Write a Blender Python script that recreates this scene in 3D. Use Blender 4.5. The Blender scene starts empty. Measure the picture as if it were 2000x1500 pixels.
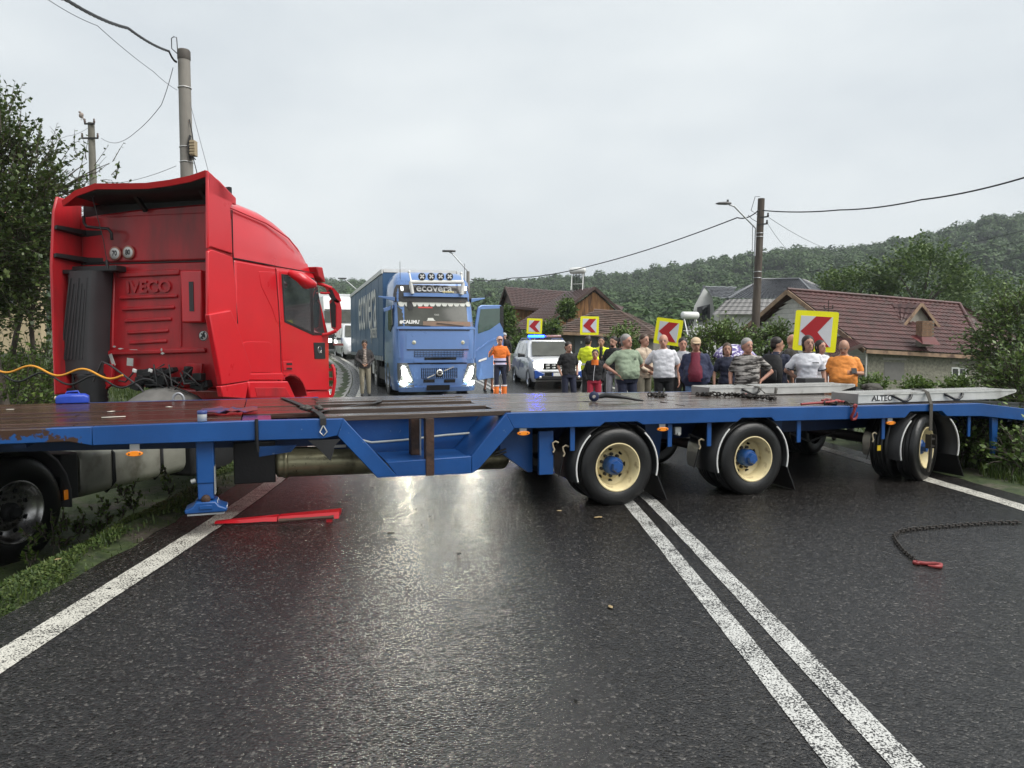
import bpy, bmesh, math, random
from mathutils import Vector, Matrix, noise
R = math.radians
SC = bpy.context.scene
COL = SC.collection
rnd = random.Random(7)

# ------------------------------------------------------------------ camera, sky, sun, exposure
FPX, CAMH, PITCH = 1430.0, 1.6, math.atan(82 / 1430)
cam_data = bpy.data.cameras.new('camera')
cam_data.sensor_width = 36.0
cam_data.lens = FPX / 2000 * 36
cam_data.clip_start = 0.05
cam_data.clip_end = 6000
camera = bpy.data.objects.new('camera', cam_data)
camera.location = (0, 0, CAMH)
camera.rotation_euler = (math.pi / 2 - PITCH, 0, 0)
COL.objects.link(camera)
SC.camera = camera

SUN_EL, SUN_AZ = R(52), R(116)          # azimuth clockwise from +Y
world = bpy.data.worlds.new('World')
SC.world = world
world.use_nodes = True
wn, wl = world.node_tree.nodes, world.node_tree.links
wn.clear()
w_out = wn.new('ShaderNodeOutputWorld')
w_bg = wn.new('ShaderNodeBackground')
w_sky = wn.new('ShaderNodeTexSky')
w_sky.sky_type = 'NISHITA'
w_sky.sun_disc = False
w_sky.sun_elevation = SUN_EL
w_sky.sun_rotation = SUN_AZ
w_sky.dust_density = 4.0
w_hs = wn.new('ShaderNodeHueSaturation')
w_hs.inputs['Saturation'].default_value = 0.25
w_hs.inputs['Value'].default_value = 0.1
wl.new(w_sky.outputs[0], w_hs.inputs['Color'])
w_tc = wn.new('ShaderNodeTexCoord')
w_mp = wn.new('ShaderNodeMapping')
w_mp.inputs['Scale'].default_value = (1.0, 1.0, 2.6)
wl.new(w_tc.outputs['Generated'], w_mp.inputs[0])
w_nz = wn.new('ShaderNodeTexNoise')
w_nz.inputs['Scale'].default_value = 2.1
w_nz.inputs['Detail'].default_value = 5
w_nz.inputs['Roughness'].default_value = 0.5
wl.new(w_mp.outputs[0], w_nz.inputs['Vector'])
w_cr = wn.new('ShaderNodeValToRGB')
w_cr.color_ramp.elements[0].position = 0.3
w_cr.color_ramp.elements[0].color = (0.535, 0.580, 0.620, 1)
w_cr.color_ramp.elements[1].position = 0.72
w_cr.color_ramp.elements[1].color = (0.73, 0.765, 0.775, 1)
wl.new(w_nz.outputs[0], w_cr.inputs[0])
w_mix = wn.new('ShaderNodeMix')
w_mix.data_type = 'RGBA'
w_mix.inputs[0].default_value = 0.9
wl.new(w_hs.outputs[0], w_mix.inputs[6])
wl.new(w_cr.outputs[0], w_mix.inputs[7])
wl.new(w_mix.outputs[2], w_bg.inputs[0])
w_bg.inputs[1].default_value = 0.515
wl.new(w_bg.outputs[0], w_out.inputs[0])

sun_data = bpy.data.lights.new('sun', 'SUN')
sun_data.energy = 1.5
sun_data.angle = R(50)
sun_data.color = (1.0, 0.97, 0.92)
sun = bpy.data.objects.new('sun', sun_data)
sd = Vector((math.sin(SUN_AZ) * math.cos(SUN_EL), math.cos(SUN_AZ) * math.cos(SUN_EL), math.sin(SUN_EL)))
sun.rotation_euler = sd.to_track_quat('Z', 'Y').to_euler()
COL.objects.link(sun)

SC.view_settings.view_transform = 'Standard'
SC.view_settings.look = 'None'
SC.view_settings.exposure = 1.4
SC.view_settings.gamma = 1.0
SC.view_settings.use_curve_mapping = False
SC.render.engine = 'CYCLES'
cy = SC.cycles
cy.max_bounces = 7
cy.diffuse_bounces = 3
cy.glossy_bounces = 3
cy.transmission_bounces = 5
cy.transparent_max_bounces = 8
cy.volume_bounces = 0
cy.caustics_reflective = False
cy.caustics_refractive = False
cy.sample_clamp_indirect = 4
cy.use_denoising = True
cy.sample_clamp_direct = 20

# ------------------------------------------------------------------ pixel helpers (2000 x 1500 photo frame)
_F = Vector((0, math.cos(PITCH), -math.sin(PITCH)))
_U = Vector((0, math.sin(PITCH), math.cos(PITCH)))
_C = Vector((0, 0, CAMH))
def ray(px, py):
    return _F + Vector(((px - 1000) / FPX, 0, 0)) + _U * ((750 - py) / FPX)
def at(px, py, Y):
    d = ray(px, py)
    return _C + d * (Y / d.y)
def on_ground(px, py, z=0.0):
    d = ray(px, py)
    return _C + d * ((z - CAMH) / d.z)

# ------------------------------------------------------------------ mesh builder
class MB:
    def __init__(self):
        self.v, self.f, self.m, self.s = [], [], [], []
    def add(self, vs, fs, m=0, smooth=False):
        b = len(self.v)
        self.v += [tuple(p) for p in vs]
        for f in fs:
            self.f.append([b + i for i in f])
            self.m.append(m)
            self.s.append(smooth)
        return self
    def box(self, x0, x1, y0, y1, z0, z1, m=0):
        vs = [(x, y, z) for z in (z0, z1) for y in (y0, y1) for x in (x0, x1)]
        return self.add(vs, [(0, 2, 3, 1), (4, 5, 7, 6), (0, 1, 5, 4), (2, 6, 7, 3), (0, 4, 6, 2), (1, 3, 7, 5)], m)
    def obox(self, c, sx, sy, sz, rot=None, m=0):
        c = Vector(c)
        rot = rot if rot is not None else Matrix.Identity(3)
        vs = [c + rot @ Vector((x * sx / 2, y * sy / 2, z * sz / 2)) for z in (-1, 1) for y in (-1, 1) for x in (-1, 1)]
        return self.add(vs, [(0, 2, 3, 1), (4, 5, 7, 6), (0, 1, 5, 4), (2, 6, 7, 3), (0, 4, 6, 2), (1, 3, 7, 5)], m)
    def bar(self, p0, p1, w, h, up=(0, 0, 1), m=0):
        p0, p1 = Vector(p0), Vector(p1)
        d = p1 - p0
        x = d.normalized()
        u = Vector(up)
        if abs(x.dot(u)) > .98:
            u = Vector((0, 1, 0))
        y = u.cross(x).normalized()
        z = x.cross(y)
        return self.obox((p0 + p1) / 2, d.length, w, h, Matrix((x, y, z)).transposed(), m)
    def prism(self, poly, lo, hi, plane='xz', m=0, smooth=False):
        n = len(poly)
        def P(a, b, c):
            return {'xz': (a, c, b), 'xy': (a, b, c), 'yz': (c, a, b)}[plane]
        area = sum(poly[i][0] * poly[(i + 1) % n][1] - poly[(i + 1) % n][0] * poly[i][1] for i in range(n))
        if (area < 0) != (plane == 'xz'):
            poly = poly[::-1]
        vs = [P(a, b, lo) for a, b in poly] + [P(a, b, hi) for a, b in poly]
        fs = [tuple(range(n))[::-1], tuple(range(n, 2 * n))]
        fs += [(i, (i + 1) % n, n + (i + 1) % n, n + i) for i in range(n)]
        return self.add(vs, fs, m, smooth)
    def loft(self, rings, m=0, cap=True, closed=True, smooth=True):
        n = len(rings[0])
        vs = [p for r in rings for p in r]
        fs = []
        for i in range(len(rings) - 1):
            for j in range(n if closed else n - 1):
                k = (j + 1) % n
                fs.append((i * n + j, i * n + k, (i + 1) * n + k, (i + 1) * n + j))
        self.add(vs, fs, m, smooth)
        if cap and closed:
            self.add(rings[0], [tuple(range(n))[::-1]], m, False)
            self.add(rings[-1], [tuple(range(n))], m, False)
        return self
    def tube(self, pts, r, n=8, m=0, cap=True):
        pts = [Vector(p) for p in pts]
        rings = []
        prev = None
        for i, p in enumerate(pts):
            a = pts[max(i - 1, 0)]
            b = pts[min(i + 1, len(pts) - 1)]
            t = (b - a).normalized()
            if prev is None:
                q = Vector((0, 0, 1)) if abs(t.z) < .9 else Vector((1, 0, 0))
            else:
                q = prev
            x = (q - t * q.dot(t))
            if x.length < 1e-6:
                x = t.orthogonal()
            x.normalize()
            prev = x
            y = t.cross(x)
            rr = r[i] if isinstance(r, (list, tuple)) else r
            rings.append([p + (x * math.cos(2 * math.pi * k / n) + y * math.sin(2 * math.pi * k / n)) * rr for k in range(n)])
        return self.loft(rings, m, cap)
    def lathe(self, prof, o, axis, n=32, m=0, closed=False):
        o, ax = Vector(o), Vector(axis).normalized()
        x = ax.orthogonal().normalized()
        y = ax.cross(x)
        rings = [[o + ax * h + (x * math.cos(2 * math.pi * k / n) + y * math.sin(2 * math.pi * k / n)) * r for k in range(n)] for r, h in prof]
        if closed:
            rings.append(rings[0])
        return self.loft(rings, m, cap=False)
    def disc(self, o, axis, r, n=24, m=0):
        o, ax = Vector(o), Vector(axis).normalized()
        x = ax.orthogonal().normalized()
        y = ax.cross(x)
        return self.add([o + (x * math.cos(2 * math.pi * k / n) + y * math.sin(2 * math.pi * k / n)) * r for k in range(n)], [tuple(range(n))], m)
    def sphere(self, c, rx, ry=None, rz=None, nu=12, nv=8, m=0, rot=None):
        ry = rx if ry is None else ry
        rz = rx if rz is None else rz
        c = Vector(c)
        rings = []
        for i in range(nv + 1):
            ph = math.pi * (i / nv - .5)
            ph = max(-math.pi / 2 + .03, min(math.pi / 2 - .03, ph))
            ring = []
            for j in range(nu):
                t = 2 * math.pi * j / nu
                p = Vector((rx * math.cos(ph) * math.cos(t), ry * math.cos(ph) * math.sin(t), rz * math.sin(ph)))
                ring.append(c + (rot @ p if rot is not None else p))
            rings.append(ring)
        return self.loft(rings, m, True)
    def capsule(self, a, b, ra, rb, n=10, m=0, flat=None):
        """tapered limb with round ends; flat=(direction, factor) squeezes the section"""
        a, b = Vector(a), Vector(b)
        t = (b - a).normalized()
        x = t.orthogonal().normalized()
        if flat:
            x = (Vector(flat[0]) - t * t.dot(Vector(flat[0]))).normalized()
        y = t.cross(x)
        fx = flat[1] if flat else 1
        rings = []
        for k, (p, rr, s) in enumerate([(a, ra, -1)] * 3 + [(b, rb, 1)] * 3):
            e = [(.35, .94), (.8, .6), (1, 0)][k if k < 3 else 5 - k]
            c = p + t * (s * rr * e[1])
            q = rr * e[0]
            rings.append([c + (x * math.cos(2 * math.pi * j / n) * fx + y * math.sin(2 * math.pi * j / n)) * q for j in range(n)])
        return self.loft(rings, m, True)
    def grid(self, pts, m=0, smooth=True):
        nu, nv = len(pts), len(pts[0])
        vs = [p for r in pts for p in r]
        return self.add(vs, [(i * nv + j, (i + 1) * nv + j, (i + 1) * nv + j + 1, i * nv + j + 1) for i in range(nu - 1) for j in range(nv - 1)], m, smooth)
    def mesh(self, name, mats=()):
        me = bpy.data.meshes.new(name)
        me.from_pydata(self.v, [], self.f)
        for mt in (mats if isinstance(mats, (list, tuple)) else [mats]):
            me.materials.append(mt)
        me.polygons.foreach_set('material_index', self.m)
        me.polygons.foreach_set('use_smooth', self.s)
        me.update()
        return me
    def build(self, name, mats, parent=None, bevel=0, angle=None, seg=2, fix=True):
        me = self.mesh(name, mats)
        if fix:
            bm = bmesh.new()
            bm.from_mesh(me)
            bmesh.ops.recalc_face_normals(bm, faces=bm.faces)
            bm.to_mesh(me)
            bm.free()
        if bevel:
            me.polygons.foreach_set('use_smooth', [True] * len(me.polygons))
            me.set_sharp_from_angle(angle=R(angle or 50))
        elif angle:
            me.polygons.foreach_set('use_smooth', [True] * len(me.polygons))
            me.set_sharp_from_angle(angle=R(angle))
        o = bpy.data.objects.new(name, me)
        COL.objects.link(o)
        if parent is not None:
            o.parent = parent
        if bevel:
            b = o.modifiers.new('bevel', 'BEVEL')
            b.width = bevel
            b.segments = seg
            b.limit_method = 'ANGLE'
            b.angle_limit = R(38)
            b.harden_normals = False
        return o

def tag(o, label=None, cat=None, group=None, kind=None):
    if label: o['label'] = label
    if cat: o['category'] = cat
    if group: o['group'] = group
    if kind: o['kind'] = kind
    return o
def root(name, label, cat, loc=(0, 0, 0), rz=0.0, group=None, rot=None):
    o = bpy.data.objects.new(name, None)
    o.empty_display_size = .2
    COL.objects.link(o)
    o.location = loc
    o.rotation_euler = rot if rot is not None else (0, 0, rz)
    return tag(o, label, cat, group)
def part_root(name, parent, loc=(0, 0, 0), rot=(0, 0, 0)):
    o = bpy.data.objects.new(name, None)
    o.empty_display_size = .1
    COL.objects.link(o)
    o.parent = parent
    o.location = loc
    o.rotation_euler = rot
    return o
def copy_tree(o, parent=None):
    c = o.copy()
    COL.objects.link(c)
    c.parent = parent
    for ch in list(o.children):
        copy_tree(ch, c)
    return c
def link_copy(o, parent=None, loc=None, rot=None):
    c = o.copy()
    COL.objects.link(c)
    if parent is not None: c.parent = parent
    if loc is not None: c.location = loc
    if rot is not None: c.rotation_euler = rot
    return c
TMP = bpy.data.scenes.new('tmp')
def evaluated_mesh(o):
    """mesh of one object with its modifiers, without evaluating the whole scene"""
    TMP.collection.objects.link(o)
    TMP.view_layers[0].update()
    dg = TMP.view_layers[0].depsgraph
    me = bpy.data.meshes.new_from_object(o.evaluated_get(dg))
    bpy.data.objects.remove(o)
    return me
def lettering(body, size, mat, parent, loc, rot, extrude=.004, name='lettering', sx=1.0, shear=0.0, weight=0.0, align='CENTER'):
    cu = bpy.data.curves.new('t', 'FONT')
    cu.body = body
    cu.size = size
    cu.extrude = extrude
    cu.align_x = align
    cu.align_y = 'CENTER'
    cu.shear = shear
    cu.offset = weight
    cu.resolution_u = 3
    t = bpy.data.objects.new('t', cu)
    me = evaluated_mesh(t)
    me.materials.clear()
    me.materials.append(mat)
    me.name = name
    o = bpy.data.objects.new(name, me)
    COL.objects.link(o)
    o.parent = parent
    o.location = loc
    o.rotation_euler = rot
    o.scale = (sx, 1, 1)
    return o

# ------------------------------------------------------------------ materials
MATS = {}
def M(name, col=(.5, .5, .5), rough=.5, metal=0.0, coat=0.0, var=.12, vscale=4.0, col2=None, fac2=.5, s2=6.0, bump=0.0, bscale=40.0,
      spec=.5, rvar=.1, emit=None, estr=0.0, trans=0.0, ior=1.45, alpha=1.0, stretch=(1, 1, 1), coords='Object', wave=None, hard2=.08, crough=.05):
    """Principled material with noise tint, optional second colour in patches, roughness variation and bump"""
    if name in MATS:
        return MATS[name]
    m = bpy.data.materials.new(name)
    MATS[name] = m
    m.use_nodes = True
    N, L = m.node_tree.nodes, m.node_tree.links
    b = N['Principled BSDF']
    b.inputs['Metallic'].default_value = metal
    b.inputs['Specular IOR Level'].default_value = spec
    b.inputs['Coat Weight'].default_value = coat
    b.inputs['Coat Roughness'].default_value = crough
    b.inputs['Transmission Weight'].default_value = trans
    b.inputs['IOR'].default_value = ior
    b.inputs['Alpha'].default_value = alpha
    if emit:
        b.inputs['Emission Color'].default_value = (*emit, 1)
        b.inputs['Emission Strength'].default_value = estr
    tc = N.new('ShaderNodeTexCoord')
    mp = N.new('ShaderNodeMapping')
    mp.inputs['Scale'].default_value = stretch
    L.new(tc.outputs[coords], mp.inputs[0])
    nz = N.new('ShaderNodeTexNoise')
    nz.inputs['Scale'].default_value = vscale
    nz.inputs['Detail'].default_value = 5
    nz.inputs['Roughness'].default_value = .62
    L.new(mp.outputs[0], nz.inputs['Vector'])
    ramp = N.new('ShaderNodeValToRGB')
    e = ramp.color_ramp.elements
    e[0].position, e[1].position = .28, .74
    e[0].color = (*[max(0, c * (1 - var)) for c in col], 1)
    e[1].color = (*[min(1, c * (1 + var)) for c in col], 1)
    L.new(nz.outputs[0], ramp.inputs[0])
    out = ramp.outputs[0]
    if col2:
        n2 = N.new('ShaderNodeTexNoise')
        n2.inputs['Scale'].default_value = s2
        n2.inputs['Detail'].default_value = 6
        n2.inputs['Roughness'].default_value = .6
        L.new(mp.outputs[0], n2.inputs['Vector'])
        r2 = N.new('ShaderNodeValToRGB')
        r2.color_ramp.elements[0].position = max(0, fac2 - hard2)
        r2.color_ramp.elements[1].position = min(1, fac2 + hard2)
        L.new(n2.outputs[0], r2.inputs[0])
        mx = N.new('ShaderNodeMix')
        mx.data_type = 'RGBA'
        mx.inputs[7].default_value = (*col2, 1)
        L.new(r2.outputs[0], mx.inputs[0])
        L.new(out, mx.inputs[6])
        out = mx.outputs[2]
    L.new(out, b.inputs['Base Color'])
    mr = N.new('ShaderNodeMapRange')
    mr.inputs[3].default_value = max(0.02, rough - rvar)
    mr.inputs[4].default_value = min(1, rough + rvar)
    L.new(nz.outputs[0], mr.inputs[0])
    L.new(mr.outputs[0], b.inputs['Roughness'])
    if bump:
        nb = N.new('ShaderNodeTexNoise')
        nb.inputs['Scale'].default_value = bscale
        nb.inputs['Detail'].default_value = 4
        L.new(mp.outputs[0], nb.inputs['Vector'])
        bp = N.new('ShaderNodeBump')
        bp.inputs['Strength'].default_value = bump
        bp.inputs['Distance'].default_value = .02
        L.new(nb.outputs[0], bp.inputs['Height'])
        L.new(bp.outputs[0], b.inputs['Normal'])
    return m

def hsv_leaf(name, c1, c2, c3, rough=.45, scale=1.2, trans=.25):
    """leaf material: per-leaf and per-clump tint, a little light passing through"""
    if name in MATS:
        return MATS[name]
    m = bpy.data.materials.new(name)
    MATS[name] = m
    m.use_nodes = True
    N, L = m.node_tree.nodes, m.node_tree.links
    b = N['Principled BSDF']
    geo = N.new('ShaderNodeNewGeometry')
    tc = N.new('ShaderNodeTexCoord')
    nz = N.new('ShaderNodeTexNoise')
    nz.inputs['Scale'].default_value = scale
    nz.inputs['Detail'].default_value = 3
    L.new(tc.outputs['Object'], nz.inputs['Vector'])
    ad = N.new('ShaderNodeMath')
    ad.operation = 'MULTIPLY_ADD'
    ad.inputs[1].default_value = .55
    L.new(geo.outputs['Random Per Island'], ad.inputs[0])
    mu = N.new('ShaderNodeMath')
    mu.operation = 'MULTIPLY'
    mu.inputs[1].default_value = .55
    L.new(nz.outputs[0], mu.inputs[0])
    L.new(mu.outputs[0], ad.inputs[2])
    ramp = N.new('ShaderNodeValToRGB')
    e = ramp.color_ramp.elements
    e[0].position, e[0].color = .2, (*c1, 1)
    e[1].position, e[1].color = .85, (*c3, 1)
    k = e.new(.5)
    k.color = (*c2, 1)
    L.new(ad.outputs[0], ramp.inputs[0])
    L.new(ramp.outputs[0], b.inputs['Base Color'])
    b.inputs['Roughness'].default_value = rough
    b.inputs['Specular IOR Level'].default_value = .4
    tr = N.new('ShaderNodeBsdfTranslucent')
    L.new(ramp.outputs[0], tr.inputs[0])
    ms = N.new('ShaderNodeMixShader')
    ms.inputs[0].default_value = trans
    L.new(b.outputs[0], ms.inputs[1])
    L.new(tr.outputs[0], ms.inputs[2])
    L.new(ms.outputs[0], N['Material Output'].inputs[0])
    return m

def glass(name, col, rough=.03, metal=0.0):
    return M(name, col, rough, metal, coat=1.0, var=.15, rvar=.015, spec=.8)

def lerp(a, b, t):
    return a + (b - a) * t
def sstep(a, b, x):
    t = max(0.0, min(1.0, (x - a) / (b - a)))
    return t * t * (3 - 2 * t)
def interp(tab, x):
    if x <= tab[0][0]:
        (x0, y0), (x1, y1) = tab[0], tab[1]
    else:
        for i in range(len(tab) - 1):
            (x0, y0), (x1, y1) = tab[i], tab[i + 1]
            if x <= x1:
                break
    t = (x - x0) / (x1 - x0)
    return y0 + (y1 - y0) * t
def hermite(tab, x):
    """smooth curve through the table, straight beyond its ends"""
    n = len(tab)
    if x <= tab[0][0] or x >= tab[-1][0]:
        i = 0 if x <= tab[0][0] else n - 2
        (x0, y0), (x1, y1) = tab[i], tab[i + 1]
        return y0 + (y1 - y0) * (x - x0) / (x1 - x0)
    i = max(k for k in range(n - 1) if tab[k][0] <= x)
    def sl(k):
        if k == 0: return (tab[1][1] - tab[0][1]) / (tab[1][0] - tab[0][0])
        if k == n - 1: return (tab[-1][1] - tab[-2][1]) / (tab[-1][0] - tab[-2][0])
        return (tab[k + 1][1] - tab[k - 1][1]) / (tab[k + 1][0] - tab[k - 1][0])
    (x0, y0), (x1, y1) = tab[i], tab[i + 1]
    hh = x1 - x0
    t = (x - x0) / hh
    return (2 * t**3 - 3 * t**2 + 1) * y0 + (t**3 - 2 * t**2 + t) * hh * sl(i) + (-2 * t**3 + 3 * t**2) * y1 + (t**3 - t**2) * hh * sl(i + 1)
# ------------------------------------------------------------------ the lie of the land
XL_T = [(-14, -2.30), (3.64, -2.55), (8.47, -2.73), (14, -3.42), (21.4, -4.49), (30.5, -6.3), (40, -9.2), (48, -12.2), (60, -18.0), (80, -30.0), (110, -52)]
XR_T = [(-14, 5.1), (7, 4.9), (8.2, 4.82), (14, 4.45), (20, 3.95), (26, 3.2), (35.4, .2), (48, -4.6), (60, -9.8), (80, -21.0), (110, -42)]
def XL(Y): return hermite(XL_T, Y)
def XR(Y): return hermite(XR_T, Y)
def XC(Y): return XL(Y) + .52 * (XR(Y) - XL(Y))
def zroad(Y):
    return .037 * (Y - 23) * sstep(18, 32, Y) if Y < 75 else 1.92
def ground_z(X, Y):
    b = zroad(Y)
    dl = XL(Y) - .38 - X
    dr = X - XR(Y) - .35
    z = b - .03
    if dl > 0:
        near = 1 - sstep(14, 19, Y)
        z -= .50 * sstep(.25, 1.25, dl) * near
        z += .07 * sstep(0, .15, dl) + (1 - near) * (.10 * sstep(.5, 1.2, dl))
        z += .9 * sstep(6, 14, dl)
        z += .05 * noise.noise(Vector((X * 1.3, Y * 1.3, 0))) * sstep(.1, .6, dl)
    if dr > 0:
        z += .05 * sstep(0, .2, dr)
        z -= 1.35 * sstep(1.6, 6, dr)
        z += .04 * noise.noise(Vector((X * 1.1, Y * 1.1, 3))) * sstep(.1, .6, dr)
    far = sstep(60, 140, Y)
    return lerp(z, -1.0, far) if Y > 60 else z

def terrain_material():
    m = bpy.data.materials.new('verge_soil_and_grass')
    m.use_nodes = True
    N, L = m.node_tree.nodes, m.node_tree.links
    b = N['Principled BSDF']
    tc = N.new('ShaderNodeTexCoord')
    def nz(s, d=5, r=.6):
        n = N.new('ShaderNodeTexNoise')
        n.inputs['Scale'].default_value = s
        n.inputs['Detail'].default_value = d
        n.inputs['Roughness'].default_value = r
        L.new(tc.outputs['Object'], n.inputs['Vector'])
        return n
    def rp(src, a, ca, b_, cb):
        r = N.new('ShaderNodeValToRGB')
        r.color_ramp.elements[0].position, r.color_ramp.elements[0].color = a, (*ca, 1)
        r.color_ramp.elements[1].position, r.color_ramp.elements[1].color = b_, (*cb, 1)
        L.new(src, r.inputs[0])
        return r
    grass = rp(nz(7).outputs[0], .3, (.018, .032, .010), .7, (.062, .085, .026))
    soil = rp(nz(30).outputs[0], .3, (.045, .038, .030), .7, (.14, .12, .095))
    msk = rp(nz(1.7, 6).outputs[0], .54, (0, 0, 0), .64, (1, 1, 1))
    mx = N.new('ShaderNodeMix')
    mx.data_type = 'RGBA'
    L.new(msk.outputs[0], mx.inputs[0])
    L.new(grass.outputs[0], mx.inputs[6])
    L.new(soil.outputs[0], mx.inputs[7])
    L.new(mx.outputs[2], b.inputs['Base Color'])
    b.inputs['Roughness'].default_value = .75
    bp = N.new('ShaderNodeBump')
    bp.inputs['Strength'].default_value = .8
    bp.inputs['Distance'].default_value = .03
    L.new(nz(22).outputs[0], bp.inputs['Height'])
    L.new(bp.outputs[0], b.inputs['Normal'])
    return m
def spread(lo, dense0, dense1, hi, step, grow=1.22):
    a = []
    x = dense0
    while x <= dense1:
        a.append(x)
        x += step
    s, x = step, dense0
    left = []
    while x > lo:
        s *= grow
        x -= s
        left.append(x)
    s, x = step, a[-1]
    while x < hi:
        s *= grow
        x += s
        a.append(x)
    return left[::-1] + a
gx = spread(-1600, -9, 9, 1600, .3)
gy = spread(-60, -4, 40, 2600, .45)
g = MB()
g.grid([[(x, y, ground_z(x, y)) for y in gy] for x in gx])
tag(g.build('ground', terrain_material(), fix=False), kind='structure')

def asphalt_material(name, paint=None, wear=.5):
    m = bpy.data.materials.new(name)
    MATS[name] = m
    m.use_nodes = True
    N, L = m.node_tree.nodes, m.node_tree.links
    b = N['Principled BSDF']
    tc = N.new('ShaderNodeTexCoord')
    co = tc.outputs['Object']
    def nz(s, d=4, r=.6, src=co):
        n = N.new('ShaderNodeTexNoise')
        n.inputs['Scale'].default_value = s
        n.inputs['Detail'].default_value = d
        n.inputs['Roughness'].default_value = r
        L.new(src, n.inputs['Vector'])
        return n.outputs[0]
    def vor(s, out, rnd_=1.0):
        n = N.new('ShaderNodeTexVoronoi')
        n.inputs['Scale'].default_value = s
        n.inputs['Randomness'].default_value = rnd_
        L.new(co, n.inputs['Vector'])
        return n.outputs[out]
    def ramp(src, *st):
        r = N.new('ShaderNodeValToRGB')
        e = r.color_ramp.elements
        e[0].position, e[0].color = st[0][0], (*st[0][1], 1)
        e[1].position, e[1].color = st[-1][0], (*st[-1][1], 1)
        for p, c in st[1:-1]:
            q = e.new(p)
            q.color = (*c, 1)
        L.new(src, r.inputs[0])
        return r.outputs[0]
    def math_(op, a, bb):
        n = N.new('ShaderNodeMath')
        n.operation = op
        for i, v in ((0, a), (1, bb)):
            if isinstance(v, (int, float)): n.inputs[i].default_value = v
            else: L.new(v, n.inputs[i])
        return n.outputs[0]
    def mix(f, a, c):
        n = N.new('ShaderNodeMix')
        n.data_type = 'RGBA'
        for i, v in ((0, f), (6, a), (7, c)):
            if isinstance(v, (int, float)): n.inputs[i].default_value = v
            elif isinstance(v, tuple): n.inputs[i].default_value = (*v, 1)
            else: L.new(v, n.inputs[i])
        return n.outputs[2]
    sep = N.new('ShaderNodeSeparateColor')
    L.new(vor(78, 'Color'), sep.inputs[0])
    stone = ramp(sep.outputs[0], (0, (.0065, .006, .0058)), (.6, (.0135, .012, .0115)), (.9, (.028, .0255, .0235)), (1, (.09, .083, .075)))  # palest chips: light aggregate, with some glint put into the colour
    tone = ramp(nz(.55, 5), (.3, (.62, .62, .62)), (.7, (1.25, 1.25, 1.25)))
    mt = N.new('ShaderNodeMix')
    mt.data_type = 'RGBA'
    mt.blend_type = 'MULTIPLY'
    mt.inputs[0].default_value = 1
    L.new(stone, mt.inputs[6])
    L.new(tone, mt.inputs[7])
    col = mt.outputs[2]
    dist = vor(78, 'Distance')
    height = math_('ADD', math_('ADD', math_('MULTIPLY', dist, -1.0), math_('MULTIPLY', nz(310, 3), .35)), math_('MULTIPLY', nz(34, 2), 1.1))
    wet = nz(1.7, 6)
    rough = ramp(wet, (.3, (.17, .17, .17)), (.72, (.23, .23, .23)))
    sx = N.new('ShaderNodeSeparateXYZ')
    L.new(co, sx.inputs[0])
    track = math_('MULTIPLY', math_('SINE', math_('ADD', math_('MULTIPLY', sx.outputs[0], 3.35), math_('MULTIPLY', nz(.35, 2), 3.0)), 0), .028)
    rough = math_('ADD', rough, track)
    if paint:
        flake = ramp(math_('ADD', math_('ADD', nz(110, 3, .7), math_('MULTIPLY', nz(5, 4), .35)), math_('MULTIPLY', dist, .25)), (wear + .10, (1, 1, 1)), (wear + .16, (0, 0, 0)))
        pc = ramp(nz(9, 4), (.3, tuple(c * .78 for c in paint)), (.75, paint))
        col = mix(flake, col, pc)
        rough = math_('ADD', rough, math_('MULTIPLY', flake, .2))
    L.new(col, b.inputs['Base Color'])
    L.new(rough, b.inputs['Roughness'])
    b.inputs['Specular IOR Level'].default_value = .55
    bp = N.new('ShaderNodeBump')
    bp.inputs['Strength'].default_value = .55 if paint else .9
    bp.inputs['Distance'].default_value = .006
    L.new(height, bp.inputs['Height'])
    # every stone chip tilts its own way, so wet chips glint one by one
    va = N.new('ShaderNodeVectorMath'); va.operation = 'MULTIPLY_ADD'
    k_ = .40 if not paint else .15
    va.inputs[1].default_value = (k_, k_, 0)
    va.inputs[2].default_value = (-k_ / 2, -k_ / 2, 0)
    mxv = N.new('ShaderNodeMix'); mxv.data_type = 'RGBA'; mxv.inputs[0].default_value = .42
    L.new(vor(78, 'Color'), mxv.inputs[6]); L.new(vor(33, 'Color'), mxv.inputs[7])
    L.new(mxv.outputs[2], va.inputs[0])
    vb = N.new('ShaderNodeVectorMath'); vb.operation = 'ADD'
    L.new(va.outputs[0], vb.inputs[0]); L.new(bp.outputs[0], vb.inputs[1])
    vn = N.new('ShaderNodeVectorMath'); vn.operation = 'NORMALIZE'
    L.new(vb.outputs[0], vn.inputs[0]); L.new(vn.outputs[0], b.inputs['Normal'])
    return m
ASPH = asphalt_material('wet_asphalt')
PAINT = asphalt_material('worn_road_paint', (.62, .60, .53), .735)
PAINT_C = asphalt_material('worn_centre_paint', (.60, .60, .57), .70)

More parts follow.
